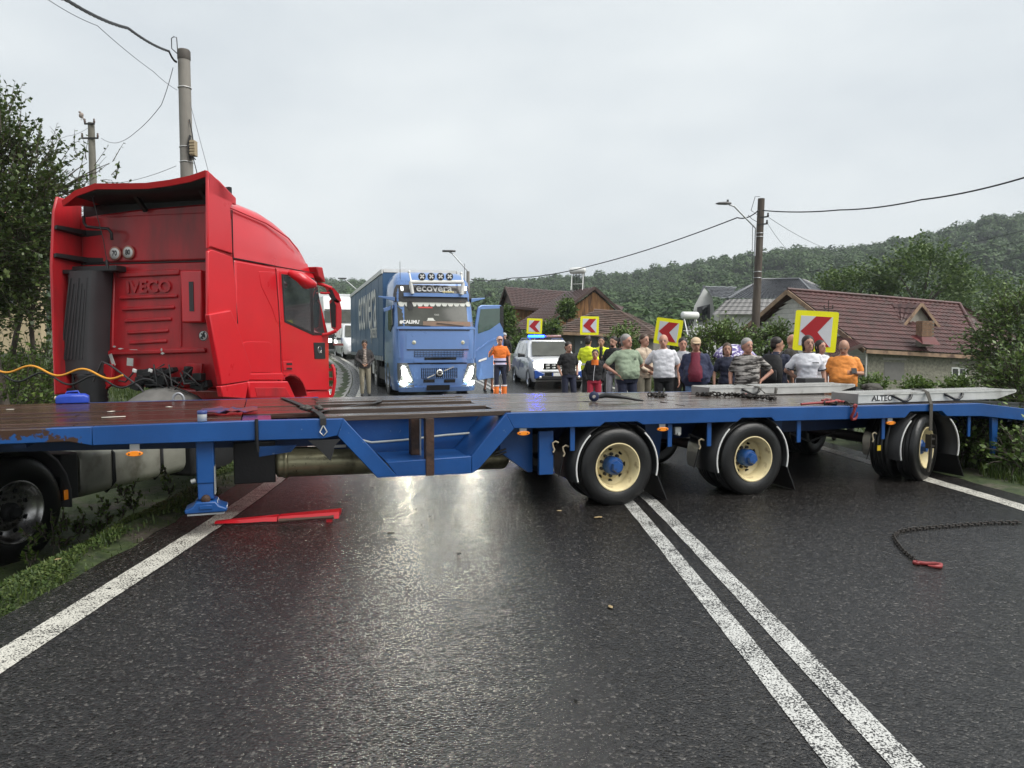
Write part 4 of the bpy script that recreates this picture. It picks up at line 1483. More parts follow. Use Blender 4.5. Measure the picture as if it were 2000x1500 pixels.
CREAM = M('cream_rim_paint', (.66, .56, .32), .36, var=.14, vscale=6, col2=(.30, .22, .12), fac2=.63, s2=11)
BLUEHUB = M('blue_hub_paint', (.014, .07, .24), .4, var=.3, vscale=8, col2=(.02, .03, .06), fac2=.62, s2=8)
AMBER = M('amber_lens', (.75, .22, .01), .25, coat=.6, var=.08, emit=(1, .3, .02), estr=.05)
BLKPL = M('black_plastic', (.018, .018, .019), .42, var=.2, vscale=5)
WHITEP = M('white_paint', (.68, .68, .66), .45, var=.1)

def tbeam(name, poly, y0=0.0, y1=.075, mat=BLUE, bevel=.006, parent=trailer):
    q = MB()
    q.prism(poly, y0, y1)
    return q.build(name, mat, parent, bevel=bevel)
W_ = 2.55
tbeam('front_side_beam', [(-9.2, .945), (-4.50, .950), (-4.50, .806), (-4.66, .842), (-9.2, .842)], mat=BLUE_RUST)
tbeam('front_side_beam', [(-4.498, .950), (-3.315, .957), (-3.315, .795), (-4.498, .806)])
# well section: beam, sloping arms, sill
a1, a2, a3, a4 = T(671, 817.5), T(777, 931), T(737, 933), T(659, 851)
b1, b2, b3, b4, b5 = T(988, 808), T(921, 891), T(921, 925), T(936, 915), T(1004, 837)
tbeam('middle_side_beam', [(-3.295, .957), a1, a4, (-2.78, .786), (-3.295, .792)])
tbeam('sloping_arm', [a1, a2, a3, a4], -.004, .09)
tbeam('sloping_arm', [b1, b5, b4, b3, b2], -.004, .09)
tbeam('well_sill', [T(755, 903), T(921, 891), T(921, 925), T(776, 931)], .0, .07)
for nm, y0 in (('joint_plate', .02),):
    q = MB()
    q.box(-3.42, -3.19, .05, .6, .93, .956)
    q.build('joint_plate', M('violet_wet_steel', (.10, .05, .16), .25, var=.3, metal=.3), trailer)
q = MB()
q.tube([(-3.305, -.01, .97), (-3.305, -.02, .8), (-3.30, .0, .70)], .014, 6)
q.build('joint_chain', BLACKST, trailer)
# rear beam with arches over the wheels
pl = [(-1.14, top_z(-1.14)), (.5, top_z(.5)), (2.8, top_z(2.8)), (4.72, top_z(4.72)), (5.42, .80), (7.4, .47), (7.4, .36), (5.42, .655), T(1918, 813), T(1850, 813), T(1840, 803), T(1778, 804), T(1768, 816),
      T(1514, 823), T(1507, 815.5), T(1449, 816.5), T(1440, 824), T(1256, 829.5), T(1245, 823.5), T(1182, 825), T(1172, 833), (-.80, .800), b5, b1]
q = MB()
q.prism(pl[:-2] + [T(1004, 837), T(988, 808)], 0, .075)
q.build('rear_side_beam', BLUE, trailer, bevel=.006)
# far side beams (same outline, plain)
q = MB()
q.prism([(-9.2, .945), (-2.64, .955), (-2.32, .43), (-1.43, .43), (-1.14, .95), (4.72, top_z(4.72)), (7.4, .47), (7.4, .36), (5.4, .65), (4.6, .74), (-.9, .80), (-1.3, .56), (-2.3, .56), (-2.7, .79), (-9.2, .80)], W_ - .075, W_)
q.build('far_side_beam', BLUE, trailer)
# main spine rails and cross members below the deck
for y in (.78, 1.66):
    q = MB()
    q.prism([(-9, .90), (-2.62, .90), (-2.3, .52), (-1.4, .52), (-1.1, .90), (6.8, .62), (6.8, .42), (4.7, .55), (-.9, .52), (-1.3, .40), (-2.45, .40), (-2.8, .62), (-9, .78)], y, y + .12)
    q.build('spine_rail', M('dark_blue_steel', (.008, .026, .09), .5, var=.3), trailer)
for i, s in enumerate([-8.4, -7.2, -6.0, -5.0, -4.1, -3.0, -.7, .35, 1.0, 2.1, 2.9, 3.3, 4.5, 5.3]):
    q = MB()
    zt = .90 if s < 3 else .86
    if s > 5: zt = .74
    q.box(s - .04, s + .04, .08, W_ - .08, zt - .1, zt)
    q.build('cross_member', MATS['dark_blue_steel'], trailer)
# recess behind the well
q = MB()
q.prism([(-2.63, .93), (-2.16, .45), (-1.47, .45), (-1.2, .93)], .62, .64)
q.build('well_back_panel', BLUE, trailer)
q = MB()
q.box(-2.24, -1.49, .072, .62, .545, .558)
q.build('well_shelf', BLUE, trailer)
q = MB()
q.add([(-2.63, .09, .93), (-2.24, .09, .556), (-2.24, .62, .556), (-2.63, .62, .93)], [(0, 1, 2, 3)])
q.build('well_slope_panel', BLUE, trailer)
q = MB()
q.add([(-1.16, .09, .93), (-1.49, .09, .556), (-1.49, .62, .556), (-1.16, .62, .93)], [(0, 1, 2, 3)])
q.build('well_slope_panel', BLUE, trailer)
q = MB()
q.tube([(-2.5, .56, .72), (-2.3, .54, .66), (-2.0, .54, .67), (-1.6, .54, .70), (-1.35, .54, .71)], .012, 6)
q.build('air_hose', M('grey_hose', (.35, .37, .36), .5), trailer)
q = MB()
s0, s1 = T(826, 930)[0], T(848, 930)[0]
q.box(s1 - .075, s1, -.012, -.005 + .09, .415, .925)
q.build('rusty_post', RUSTY, trailer, bevel=.004)
q = MB()
q.box(-1.97, -1.88, .3, .42, .56, .92)
q.build('rusty_post', RUSTY, trailer, bevel=.004)
q = MB()
q.tube([(-1.905, .2, .57), (-1.905, .2, .92)], .008, 6)
q.build('tie_rod', STEEL, trailer)

# deck boards: each board is a part
rb = random.Random(11)
NB = 12
def board(name, s0, s1, i, z, mat, n=NB, y_lo=.085, y_hi=W_ - .085, warp=.0, thick=.045):
    wdt = (y_hi - y_lo) / n
    y0, y1 = y_lo + i * wdt + .005, y_lo + (i + 1) * wdt - .006
    q = MB()
    m_ = max(2, int((s1 - s0) / .9))
    rings = []
    for k in range(m_ + 1):
        s = lerp(s0, s1, k / m_)
        zt = z(s) + warp * noise.noise(Vector((s * 1.1, i * 7.3, 0)))
        rings.append([(s, y0, zt), (s, y1, zt + .002 * rb.uniform(-1, 1)), (s, y1, zt - thick), (s, y0, zt - thick)])
    q.loft(rings, smooth=False)
    return q.build(name, mat, trailer, bevel=.004, seg=1)
for i in range(NB):
    j = rb.uniform(-6.6, -5.2) if i % 2 else rb.uniform(-5.0, -4.2)
    dz = rb.uniform(-.004, .004)
    board('deck_board', -9.2, j - .004, i, lambda s, dz=dz: .957 + dz, DECK, warp=.004)
    dz = rb.uniform(-.004, .004)
    board('deck_board', j + .004, -3.43, i, lambda s, dz=dz: .957 + dz, DECK, warp=.004)
    if i > 1:
        board('deck_board', -3.42, -2.72 + .02 * rb.uniform(-1, 1), i, lambda s, dz=dz: .962 + dz, DECK, warp=.004)
    # boards over the well (some missing, uneven)
    if i not in (1, 4):
        board('well_board', -2.70 + rb.uniform(-.08, .03), -1.18 + rb.uniform(-.05, .12), i, lambda s, dz=dz: .968 + dz * 1.6 + .012 * math.sin(i), DECK2, warp=.014, y_lo=.03 if i == 0 else .085)
    # rear deck
    j = rb.uniform(.4, 2.6)
    dz = rb.uniform(-.004, .004)
    board('deck_board', -1.14, j - .004, i, lambda s, dz=dz: top_z(s) + .004 + dz, DECK2, warp=.005)
    dz = rb.uniform(-.004, .004)
    board('deck_board', j + .004, 4.70, i, lambda s, dz=dz: top_z(s) + .004 + dz, DECK2, warp=.005)
    board('tail_board', 4.71, 7.3, i, lambda s: lerp(.885, .475, (s - 4.71) / 2.6), DECK2)

# wheels
def wheel_mesh_parts(r, w, rim_r, dish):
    """tyre, rim and hub meshes; axle along +Y is inboard, outer face at y = 0"""
    ty = MB()
    pr = [(rim_r - .004, .02), (rim_r + .03, .0), (r * .82, -.008), (r * .93, .004), (r * .985, .022)]
    for k in range(4):
        y0 = .03 + (w - .06) * k / 4
        y1 = .03 + (w - .06) * (k + 1) / 4
        pr += [(r, y0 + .004), (r, y1 - .012), (r - .012, y1 - .010), (r - .012, y1 - .002)]
    pr += [(r * .985, w - .022), (r * .93, w - .004), (r * .8, w), (rim_r, w - .02)]
    ty.lathe(pr, (0, 0, 0), (0, 1, 0), 48)
    rm = MB()
    rm.lathe([(rim_r + .006, .012), (rim_r + .008, .004), (rim_r - .002, .002), (rim_r - .012, .012), (rim_r - .02, .05), (rim_r - .035, .07), (rim_r - .042, dish - .03), (rim_r - .07, dish), (rim_r * .62, dish + .012), (rim_r * .58, dish - .002), (.06, dish - .002), (.02, dish - .002)], (0, 0, 0), (0, 1, 0), 40)
    hl = MB()
    for k in range(8):
        a = 2 * math.pi * k / 8 + .35
        c = (rim_r * .715 * math.cos(a), dish - .002, rim_r * .715 * math.sin(a))
        hl.lathe([(.001, .0), (.024, -.0005), (.024, .03)], c, (0, 1, 0), 12)
    nt = MB()
    for k in range(10):
        a = 2 * math.pi * k / 10
        c = Vector((rim_r * .47 * math.cos(a), dish - .03, rim_r * .47 * math.sin(a)))
        nt.lathe([(.001, 0), (.016, .0), (.018, .03)], c, (0, 1, 0), 6)
    hb = MB()
    hb.lathe([(.001, .0), (.052, .002), (.060, .018), (.060, .045), (.078, .05), (.086, .07), (.086, dish)], (0, 0, 0), (0, 1, 0), 6)
    hb.lathe([(.070, .045), (.085, .06), (.09, .08), (.09, dish)], (0, 0, 0), (0, 1, 0), 20)
    return ty, rm, hl, nt, hb
HOLE = M('hole_shade_black', (.004, .004, .004), .9)  # black discs put the dark of the hand holes into colour
NUT = M('dark_wheel_nut', (.03, .028, .025), .5)
def add_wheel(parent, loc, rot, r=.385, w=.225, rim_r=.232, dish=.175, rim_mat=CREAM, hub_mat=BLUEHUB, twin=True, cache={}):
    wr = part_root('wheel', parent, loc, rot)
    key = (r, w, rim_r, dish)
    if key not in cache:
        cache[key] = [m_.mesh(n_, ()) for m_, n_ in zip(wheel_mesh_parts(r, w, rim_r, dish), ('tyre', 'rim', 'hand_hole', 'wheel_nut', 'hub'))]
    for me, nm, mt in zip(cache[key], ('tyre', 'rim', 'hand_holes', 'wheel_nuts', 'hub'), (RUBBER, rim_mat, HOLE, NUT, hub_mat)):
        me2 = me.copy()
        me2.materials.append(mt)
        me2.polygons.foreach_set('use_smooth', [True] * len(me2.polygons))
        me2.set_sharp_from_angle(angle=R(35))
        o = bpy.data.objects.new(nm, me2)
        COL.objects.link(o)
        o.parent = wr
        if nm.endswith('s'): o['kind'] = 'stuff'
    if twin:
        me2 = cache[key][0].copy()
        me2.materials.append(RUBBER)
        o = bpy.data.objects.new('inner_tyre', me2)
        COL.objects.link(o)
        o.parent = wr
        o.location = (0, w + .06, 0)
    return wr
WS = [(0.0, 0.0, 0.0), (1.565, 0.0, 2.0), (3.98, .05, 24.0)]
for i, (s, y, st) in enumerate(WS):
    piv = .3
    add_wheel(trailer, (s + math.sin(R(-st)) * -piv * 0, y + .01, .385), (0, .35 + i * 1.3, 0) if i == 0 else (0, 0, R(st)))
    add_wheel(trailer, (s, W_ - .01, .385), (0, 0, math.pi + R(st)))
    q = MB()
    q.tube([(s, .3, .385), (s, W_ - .3, .385)], .065, 10)
    q.build('axle', BLACKST, trailer)
    # guards
    def arc(a0, a1, rr, y0, y1, t=.012):
        q_ = MB()
        rings = []
        for k in range(9):
            a = R(lerp(a0, a1, k / 8))
            c, s_ = math.cos(a), math.sin(a)
            rings.append([(s + rr * c, y0, .385 + rr * s_), (s + rr * c, y1, .385 + rr * s_), (s + (rr + t) * c, y1, .385 + (rr + t) * s_), (s + (rr + t) * c, y0, .385 + (rr + t) * s_)])
        q_.loft(rings)
        return q_
    for a0, a1 in ((118, 196), (62, -14)):
        g_ = arc(a0, a1, .445, .03, .56).build('mudguard', BLKPL, trailer)
        e_ = arc(a0 + (14 if a0 > 90 else -14), a1, .432, .018, .034, .012).build('white_edge', WHITEP, g_)
    q = MB()
    q.add([(s + .44, .05, .30), (s + .56, .05, .02), (s + .56, .5, .02), (s + .44, .5, .30), (s + .45, .05, .30), (s + .57, .05, .02), (s + .57, .5, .02), (s + .45, .5, .30)], [(0, 1, 2, 3), (7, 6, 5, 4), (0, 4, 5, 1), (1, 5, 6, 2), (2, 6, 7, 3)])
    q.build('mud_flap', BLKPL, trailer)
    # hanger brackets in the shade behind each wheel
    q = MB()
    q.prism([(s + .62, .80), (s + .86, .80), (s + .80, .34), (s + .66, .34)], .62, .70)
    q.build('spring_hanger', BLUE, trailer)
# blue hanging posts
for (px, py0, py1, wpx) in ((1118, 836, 881, 9.5), (1308, 829, 873, 9), (1385, 827, 872, 9), (1560, 823, 864.5, 8.5), (1725, 818, 858, 7.5), (1892.5, 815, 853, 6.5)):
    s0, z0 = T(px - wpx / 2, py1, .05)
    s1, z1 = T(px + wpx / 2, py0, .05)
    q = MB()
    q.box(s0, s1, .045, .062, z0, z1 + .05)
    q.build('hanging_post', BLUE, trailer, bevel=.004)
s0, z0 = T(1936, 888, .05)
s1, z1 = T(1946, 813, .05)
q = MB()
q.prism([(s0 - .01, z1 + .02), (s1 + .03, z1 + .02), (s1 + .03, z0 + .1), (s1, z0), (s0 + .02, z0)], .05, .09)
q.build('tail_bracket', BLUE, trailer, bevel=.004)
# bracket plate ahead of the first axle
s0, z0 = T(1053, 928, .12)
s1, z1 = T(1081, 866, .12)
q = MB()
q.box(s0, s1, .12, .16, z0, z1 + .12)
q.prism([(s0 - .32, .78), (s0, .78), (s0, z0), (s0 - .05, z0), (s0 - .34, .55)], .3, .36)
q.build('axle_bracket', BLUE, trailer, bevel=.004)
q = MB()
s0_, z0_ = T(1010, 880, .4)
q.box(s0_ - .05, s0_ + .35, .40, .8, .50, .70)
q.build('valve_box', BLACKST, trailer, bevel=.01)
# side marker lamps
for (px, py) in ((263, 886), (1022, 846), (1294, 838), (1739, 826)):
    s, z = T(px, py, .03)
    q = MB()
    pl_ = [(s + .062 * math.cos(a) * (1 if abs(math.cos(a)) > .5 else .9), z + .021 * math.sin(a)) for a in [k * math.pi / 8 for k in range(16)]]
    q.prism(pl_, .015, .04)
    lm = q.build('marker_lamp', AMBER, trailer, bevel=.004)
    q = MB()
    q.box(s - .035, s + .035, .035, .05, z + .01, z + .075)
    q.build('lamp_bracket', STEEL, lm)
    q = MB()
    for e in (-.038, .038):
        q.lathe([(.001, -.004), (.006, -.003), (.006, .0)], (s + e, .014, z), (0, 1, 0), 8)
    q.build('lamp_screws', BLKPL, lm)
# hooks and grips hanging under the frame
HOOKM = M('tan_hook', (.45, .38, .26), .5, var=.2)
for (px, py) in ((1084, 868), (1104, 876), (1369, 863), (1707, 850)):
    s, z = T(px, py, .1)
    q = MB()
    q.tube([(s + .035, .1, z + .015), (s + .005, .1, z + .03), (s - .025, .1, z + .015), (s - .02, .1, z - .02), (s - .005, .1, z - .05), (s - .02, .1, z - .075)], .009, 6)
    q.build('rope_hook', HOOKM, trailer)
    q = MB()
    q.tube([(s - .01, .12, z - .07), (s - .03, .14, z - .2), (s - .04, .16, z - .28)], .007, 5)
    q.build('hook_rod', BLACKST, trailer)
s, z = T(1325, 840, .06)
q = MB()
q.box(s - .035, s + .035, .06, .1, z - .05, z + .03)
q.lathe([(.001, -.02), (.02, -.018), (.02, .01)], (s, .06, z - .04), (0, 1, 0), 8)
q.build('air_valve', M('dull_zinc', (.36, .37, .36), .45, metal=.5, var=.2), trailer, bevel=.006)
# yellow tag, hoses and rods in the shade
s, z = T(1717, 875, .15)
q = MB()
q.box(s - .025, s + .025, .15, .155, z - .03, z + .03)
q.build('yellow_tag', M('tag_yellow', (.65, .45, .02), .5), trailer)
for pts in ([(1345, 848, .3), (1375, 860, .3), (1400, 868, .4)], [(1540, 845, .3), (1580, 862, .4), (1630, 845, .5)], [(968, 884, .3), (985, 878, .3), (1000, 870, .35)], [(966, 890, .3), (985, 884, .3), (1004, 876, .35)]):
    q = MB()
    P_ = []
    for (px, py, of) in pts:
        s, z = T(px, py, of)
        P_.append((s, of, z))
    q.tube(P_, .011, 6)
    q.build('brake_hose', BLKPL, trailer)
# landing leg
sL, zL = T(400, 865, .12)
q = MB()
q.box(sL - .068, sL + .068, .10, .24, .44, .80)
q.build('leg_outer_tube', BLUE, trailer, bevel=.012)
q = MB()
q.box(sL - .062, sL + .062, .108, .232, .31, .46)
q.build('leg_inner_tube', M('blue_leg_tube', (.016, .075, .25), .4, var=.2), trailer, bevel=.008)
q = MB()
q.prism([(sL - .155, .205), (sL - .165, .235), (sL - .10, .262), (sL - .075, .30), (sL + .075, .30), (sL + .10, .262), (sL + .165, .235), (sL + .155, .205)], .06, .30)
ft = q.build('leg_foot', BLUE, trailer, bevel=.012)
q = MB()
q.lathe([(.001, -.02), (.034, -.018), (.036, 0), (.036, .2), (.001, .2)], (sL, .085, .315), (0, 1, 0), 16)
q.build('foot_pin', RUSTY, ft)
q = MB()
q.box(sL - .05, sL + .05, .052, .06, .238, .272)
q.build('foot_plate', BLUE, ft, bevel=.004)
q = MB()
q.box(sL - .14, sL + .14, .06, .30, .192, .204)
q.build('foot_sole', STEEL, ft)
q = MB()
q.box(sL + .066, sL + .076, .1, .2, .35, .58)
q.tube([(sL - .075, .12, .47), (sL - .11, .12, .46)], .02, 8)
q.build('leg_bracket', M('dull_zinc'), trailer)
# long olive cylinder tank seen under the frame
c0, c1 = T(542, 903, .85), T(984, 889, .85)
q = MB()
cz0, cz1 = .575, .60
q.lathe([(.02, -.03), (.10, -.02), (.135, .0), (.14, .02), (.14, (c1[0] - c0[0]) - .02), (.135, c1[0] - c0[0]), (.10, c1[0] - c0[0] + .03), (.02, c1[0] - c0[0] + .04)], (c0[0], .85, c0[1] + .0), (c1[0] - c0[0], 0, c1[1] - c0[1]), 28)
OLIVE = M('olive_tank_metal', (.36, .335, .21), .30, metal=.5, var=.2, vscale=4, col2=(.16, .145, .09), fac2=.6, s2=5)
q.build('air_tank', OLIVE, trailer)
q = MB()
q.lathe([(.145, 0), (.152, 0), (.152, .04), (.145, .04)], (c0[0] + .05, .85, c0[1]), (1, 0, 0), 24)
q.build('tank_band', OLIVE, trailer)
q = MB()
q.box(c0[0] - .38, c0[0] - .02, .7, 1.05, c0[1] - .16, c0[1] + .22)
q.build('tank_bracket', BLACKST, trailer, bevel=.01)
s0, z0 = T(506, 890, .4)
s1, z1 = T(575, 874, .4)
q = MB()
q.prism([(s0, z0 - .01), (s0, z1 + .02), (s1 + .02, z1 + .02), (s1 - .03, z0 + .02)], .4, .42)
q.build('drip_plate', BLUE, trailer)
s0, z0 = T(652, 872, .5)
q = MB()
q.box(s0, s0 + .11, .5, .505, z0 - .012, z0 + .012)
q.build('white_label', WHITEP, trailer)

# ------------------------------------------------------------------ things lying on the trailer
def on_trailer(name, label, cat, s, y, z, rz=0.0, group=None):
    p = TP + _td * s + _tn * y
    return root(name, label, cat, (p.x, p.y, z), TH + rz, group)
def deck_s(px, py, z=.96):
    g_ = on_ground(px, py, z) - TP
    return g_.dot(_td), g_.dot(_tn)
ALU = M('scuffed_aluminium', (.58, .58, .56), .42, metal=.35, var=.14, vscale=5, col2=(.36, .35, .33), fac2=.62, s2=4, bump=.1, bscale=30)
ALU_T = M('aluminium_tread', (.50, .50, .48), .40, metal=.4, var=.15, vscale=9, bump=.2, bscale=60)
STRAP = M('grey_webbing', (.055, .05, .042), .8, var=.25, vscale=30, bump=.2, bscale=120)
STRAP_B = M('black_webbing', (.02, .02, .021), .75, var=.25, vscale=30)
def ramp(label, s0, s1, y0, y1, z0, hgt, letters):
    L_, wd = s1 - s0, y1 - y0
    rt_ = on_trailer('loading_ramp', label, 'loading ramp', s0, y0, z0, 0, 'aluminium loading ramps')
    for y in (0, wd - .035):
        q = MB()
        q.prism([(0, 0), (L_ - .32, 0), (L_, hgt - .03), (L_, hgt), (0, hgt)], y, y + .035)
        q.build('side_rail', ALU, rt_, bevel=.004)
        q = MB()
        q.box(.0, L_ - .02, y - .008, y + .043, hgt - .012, hgt + .004)
        q.build('rail_flange', ALU, rt_)
    n = int(L_ / .075)
    for k in range(n):
        x = (k + .5) * L_ / n
        q = MB()
        q.box(x - .022, x + .022, .036, wd - .036, hgt - .03, hgt + .002)
        q.build('tread_rung', ALU_T, rt_)
    q = MB()
    for k in range(int(L_ / .03)):
        x = (k + .5) * .03
        q.box(x - .006, x + .006, .0, .03, hgt + .003, hgt + .010)
        q.box(x - .006, x + .006, wd - .03, wd, hgt + .003, hgt + .010)
    tag(q.build('grip_teeth', ALU_T, rt_), kind='stuff')
    q = MB()
    q.box(-.004, .0, 0, wd, .0, hgt)
    q.build('end_plate', M('dull_end_plate', (.26, .26, .25), .6, var=.2), rt_)
    for xh in ((.62, 1.40) if letters else (.62,)):
        q = MB()
        q.tube([(xh - .13, -.012, hgt * .70), (xh - .08, -.03, hgt * .45), (xh - .02, -.04, hgt * .18), (xh + .04, -.04, hgt * .18), (xh + .10, -.03, hgt * .45), (xh + .13, -.012, hgt * .75)], .014, 6)
        for e in (-.13, .13):
            q.lathe([(.001, -.01), (.02, -.008), (.02, .0)], (xh + e, -.008, hgt * .72), (0, 1, 0), 8)
        q.build('rope_handle', BLKPL, rt_)
    if letters:
        q = MB()
        q.box(.20, .46, -.003, -.0005, hgt * .28, hgt * .78)
        q.build('label_plate', WHITEP, rt_)
        lettering('ALTEC', .085, BLKPL, rt_, (.335, -.004, hgt * .5), (R(90), 0, 0), .001, 'lettering', 1.15, weight=.002)
    return rt_
sA, _ = T(1676, 785, .10)
sB, _ = T(1962, 770, .10)
zA = top_z(sA) + .012
ramp('aluminium loading ramp lettered ALTEC at the near deck edge', sA, sA + 2.42, .10, .50, zA, .105, True)
sC, yC = deck_s(1482, 766, .94)
ramp('aluminium loading ramp without lettering lying behind the lettered one', 2.05, 4.35, 1.55, 1.95, top_z(2.5) + .012, .105, False)
# ratchet straps over the ramps
def strap(name, label, pts, w, mat, grp='lashing straps', t=.004, loc=None):
    """flat webbing along local trailer points (s, y, z), width along s"""
    o0 = Vector(pts[0])
    rt_ = on_trailer(name, label, 'strap', o0.x, o0.y, o0.z, 0, grp)
    q = MB()
    rings = []
    for i, p in enumerate(pts):
        p = Vector(p) - o0
        a = Vector(pts[max(i - 1, 0)])
        b_ = Vector(pts[min(i + 1, len(pts) - 1)])
        d = (b_ - a).normalized()
        sd_ = Vector((1, 0, 0)) if abs(d.x) < .7 else Vector((0, 1, 0))
        sd_ = (sd_ - d * sd_.dot(d)).normalized()
        nn = d.cross(sd_).normalized()
        rings.append([p - sd_ * w / 2 + nn * t, p + sd_ * w / 2 + nn * t, p + sd_ * w / 2 - nn * t, p - sd_ * w / 2 - nn * t])
    q.loft(rings, smooth=False)
    q.build('webbing', mat, rt_)
    return rt_, o0
zr_ = zA + .118
st1, o1 = strap('ratchet_strap', 'grey ratchet strap over the lettered ramp hanging by the rear wheel', [(sA + 1.28, .62, zr_ - .08), (sA + 1.20, .5, zr_), (sA + 1.15, .3, zr_ + .004), (sA + .98, .085, zr_ - .005), (sA + .93, -.02, zA - .02), (sA + .92, -.03, zA - .15), (sA + .92, -.03, zA - .32)], .045, STRAP)
q = MB()
for e in (-.035, .035):
    q.box(.92 - 1.28 + e - .004, .92 - 1.28 + e + .004, -.70, -.62, -.56, -.40)
q.box(-.40, -.32, -.69, -.64, -.46, -.44)
q.box(-.40, -.32, -.69, -.64, -.54, -.52)
q.build('ratchet', M('dark_ratchet', (.05, .045, .04), .5, metal=.4, var=.3), st1)
q = MB()
q.tube([(-.36, -.66, -.55), (-.365, -.66, -.70), (-.37, -.64, -.83)], .02, 6)
q.build('strap_tail', STRAP, st1)
roll = on_trailer('strap_roll', 'dark rolled strap bundle lying across the ramps', 'strap', sA + .72, .62, zr_ + .03, .2)
q = MB()
rr2 = random.Random(2)
for k in range(5):
    q.capsule((rr2.uniform(-.14, -.05), rr2.uniform(-.04, .04), rr2.uniform(-.03, .02)), (rr2.uniform(.06, .16), rr2.uniform(-.04, .04), rr2.uniform(-.03, .02)), .04, .035, 8)
q.build('webbing_bundle', STRAP, roll)
st2, o2 = strap('ratchet_strap', 'grey strap draped over the unlettered ramp', [(2.68, 2.0, top_z(2.7) + .13), (2.70, 1.75, top_z(2.7) + .14), (2.74, 1.5, top_z(2.7) + .12), (2.80, 1.44, top_z(2.7) + .04), (2.95, 1.43, top_z(2.7) + .035), (3.02, 1.5, top_z(2.7) + .1)], .04, STRAP)
# dark block behind the ramps
s_, y_ = 4.05, 2.1
blk = on_trailer('wheel_chock', 'dark grey rubber block standing behind the ramps', 'chock', 4.12, 2.15, top_z(4.1))
q = MB()
q.box(-.17, .17, -.1, .1, 0, .2)
q.build('block', M('dark_rubber_block', (.035, .035, .037), .7, var=.25, vscale=6), blk, bevel=.01)
q = MB()
q.lathe([(.02, -.012), (.028, -.012), (.028, 0), (.02, 0)], (-.1, -.1, .1), (0, 1, 0), 10)
q.build('lifting_eye', RUSTY, blk)

# chains: real links
def link_mesh(mb, c, d, roll, L_=.05, w=.034, r=.007):
    d = d.normalized()
    u = d.orthogonal().normalized()
    u = Matrix.Rotation(roll, 3, d) @ u
    pts = []
    for k in range(12):
        a = 2 * math.pi * k / 12
        ca, sa = math.cos(a), math.sin(a)
        pts.append(Vector(c) + d * (L_ * .5 * (abs(ca) ** .7) * (1 if ca > 0 else -1)) + u * (w * .5 * (abs(sa) ** .7) * (1 if sa > 0 else -1)))
    rings = []
    v = d.cross(u)
    for k in range(12):
        p = pts[k]
        t = (pts[(k + 1) % 12] - pts[k - 1]).normalized()
        x = v
        y = t.cross(x)
        rings.append([p + (x * math.cos(j * 1.5708) + y * math.sin(j * 1.5708)) * r for j in range(4)])
    rings.append(rings[0])
    mb.loft(rings, cap=False)
CHAIN = M('dark_chain_steel', (.035, .030, .026), .45, metal=.6, var=.3, vscale=30)
HOOKRED = M('red_hook_paint', (.24, .03, .03), .45, var=.25, vscale=12)
def chain_links(path, parent, step=.038, L_=.05, w=.034, r=.007, name='link'):
    P = [Vector(p) for p in path]
    tot = sum((P[i + 1] - P[i]).length for i in range(len(P) - 1))
    n = int(tot / step)
    acc, i, prev = 0.0, 0, 0.0
    segs = [(P[k + 1] - P[k]).length for k in range(len(P) - 1)]
    for k in range(n):
        s = k * step
        j, a = 0, 0.0
        while j < len(segs) - 1 and a + segs[j] < s:
            a += segs[j]
            j += 1
        t = (s - a) / max(1e-6, segs[j])
        c = P[j].lerp(P[j + 1], min(1, t))
        mb = MB()
        link_mesh(mb, (0, 0, 0), P[j + 1] - P[j], .75 + (math.pi / 2) * (k % 2), L_, w, r)
        o = mb.build(name, CHAIN, parent, fix=False)
        o.location = c
def hook(parent, c, rz, s=1.0, name='hook'):
    q = MB()
    q.tube([Vector((-.06, 0, 0)) * s, Vector((-.01, .005, 0)) * s, Vector((.05, .03, 0)) * s, Vector((.085, .015, 0)) * s, Vector((.08, -.03, 0)) * s, Vector((.04, -.05, 0)) * s, Vector((.0, -.045, 0)) * s], [.016 * s, .015 * s, .016 * s, .018 * s, .016 * s, .012 * s, .006 * s], 8)
    q.lathe([(.012 * s, -.01 * s), (.026 * s, -.01 * s), (.026 * s, .01 * s), (.012 * s, .01 * s)], Vector((-.075, 0, 0)) * s, (0, 0, 1), 12, closed=True)
    o = q.build(name, HOOKRED, parent)
    o.location = c
    o.rotation_euler = rz if isinstance(rz, tuple) else (0, 0, rz)
    return o
# chain and red hook on the wet road
c_pts = [on_ground(x, y, .026) for x, y in ((1990, 1020), (1935, 1021), (1880, 1025), (1830, 1029), (1780, 1033), (1752, 1039), (1745, 1048), (1752, 1060), (1766, 1077), (1782, 1090), (1795, 1099))]
lc = root('lashing_chain', 'dark chain with red hook lying loose on the wet road', 'chain', c_pts[-1])
chain_links([p - c_pts[-1] for p in c_pts], lc, .034, .044, .027, .0052)
hook(lc, (.045, -.03, .0), R(-28), .95)
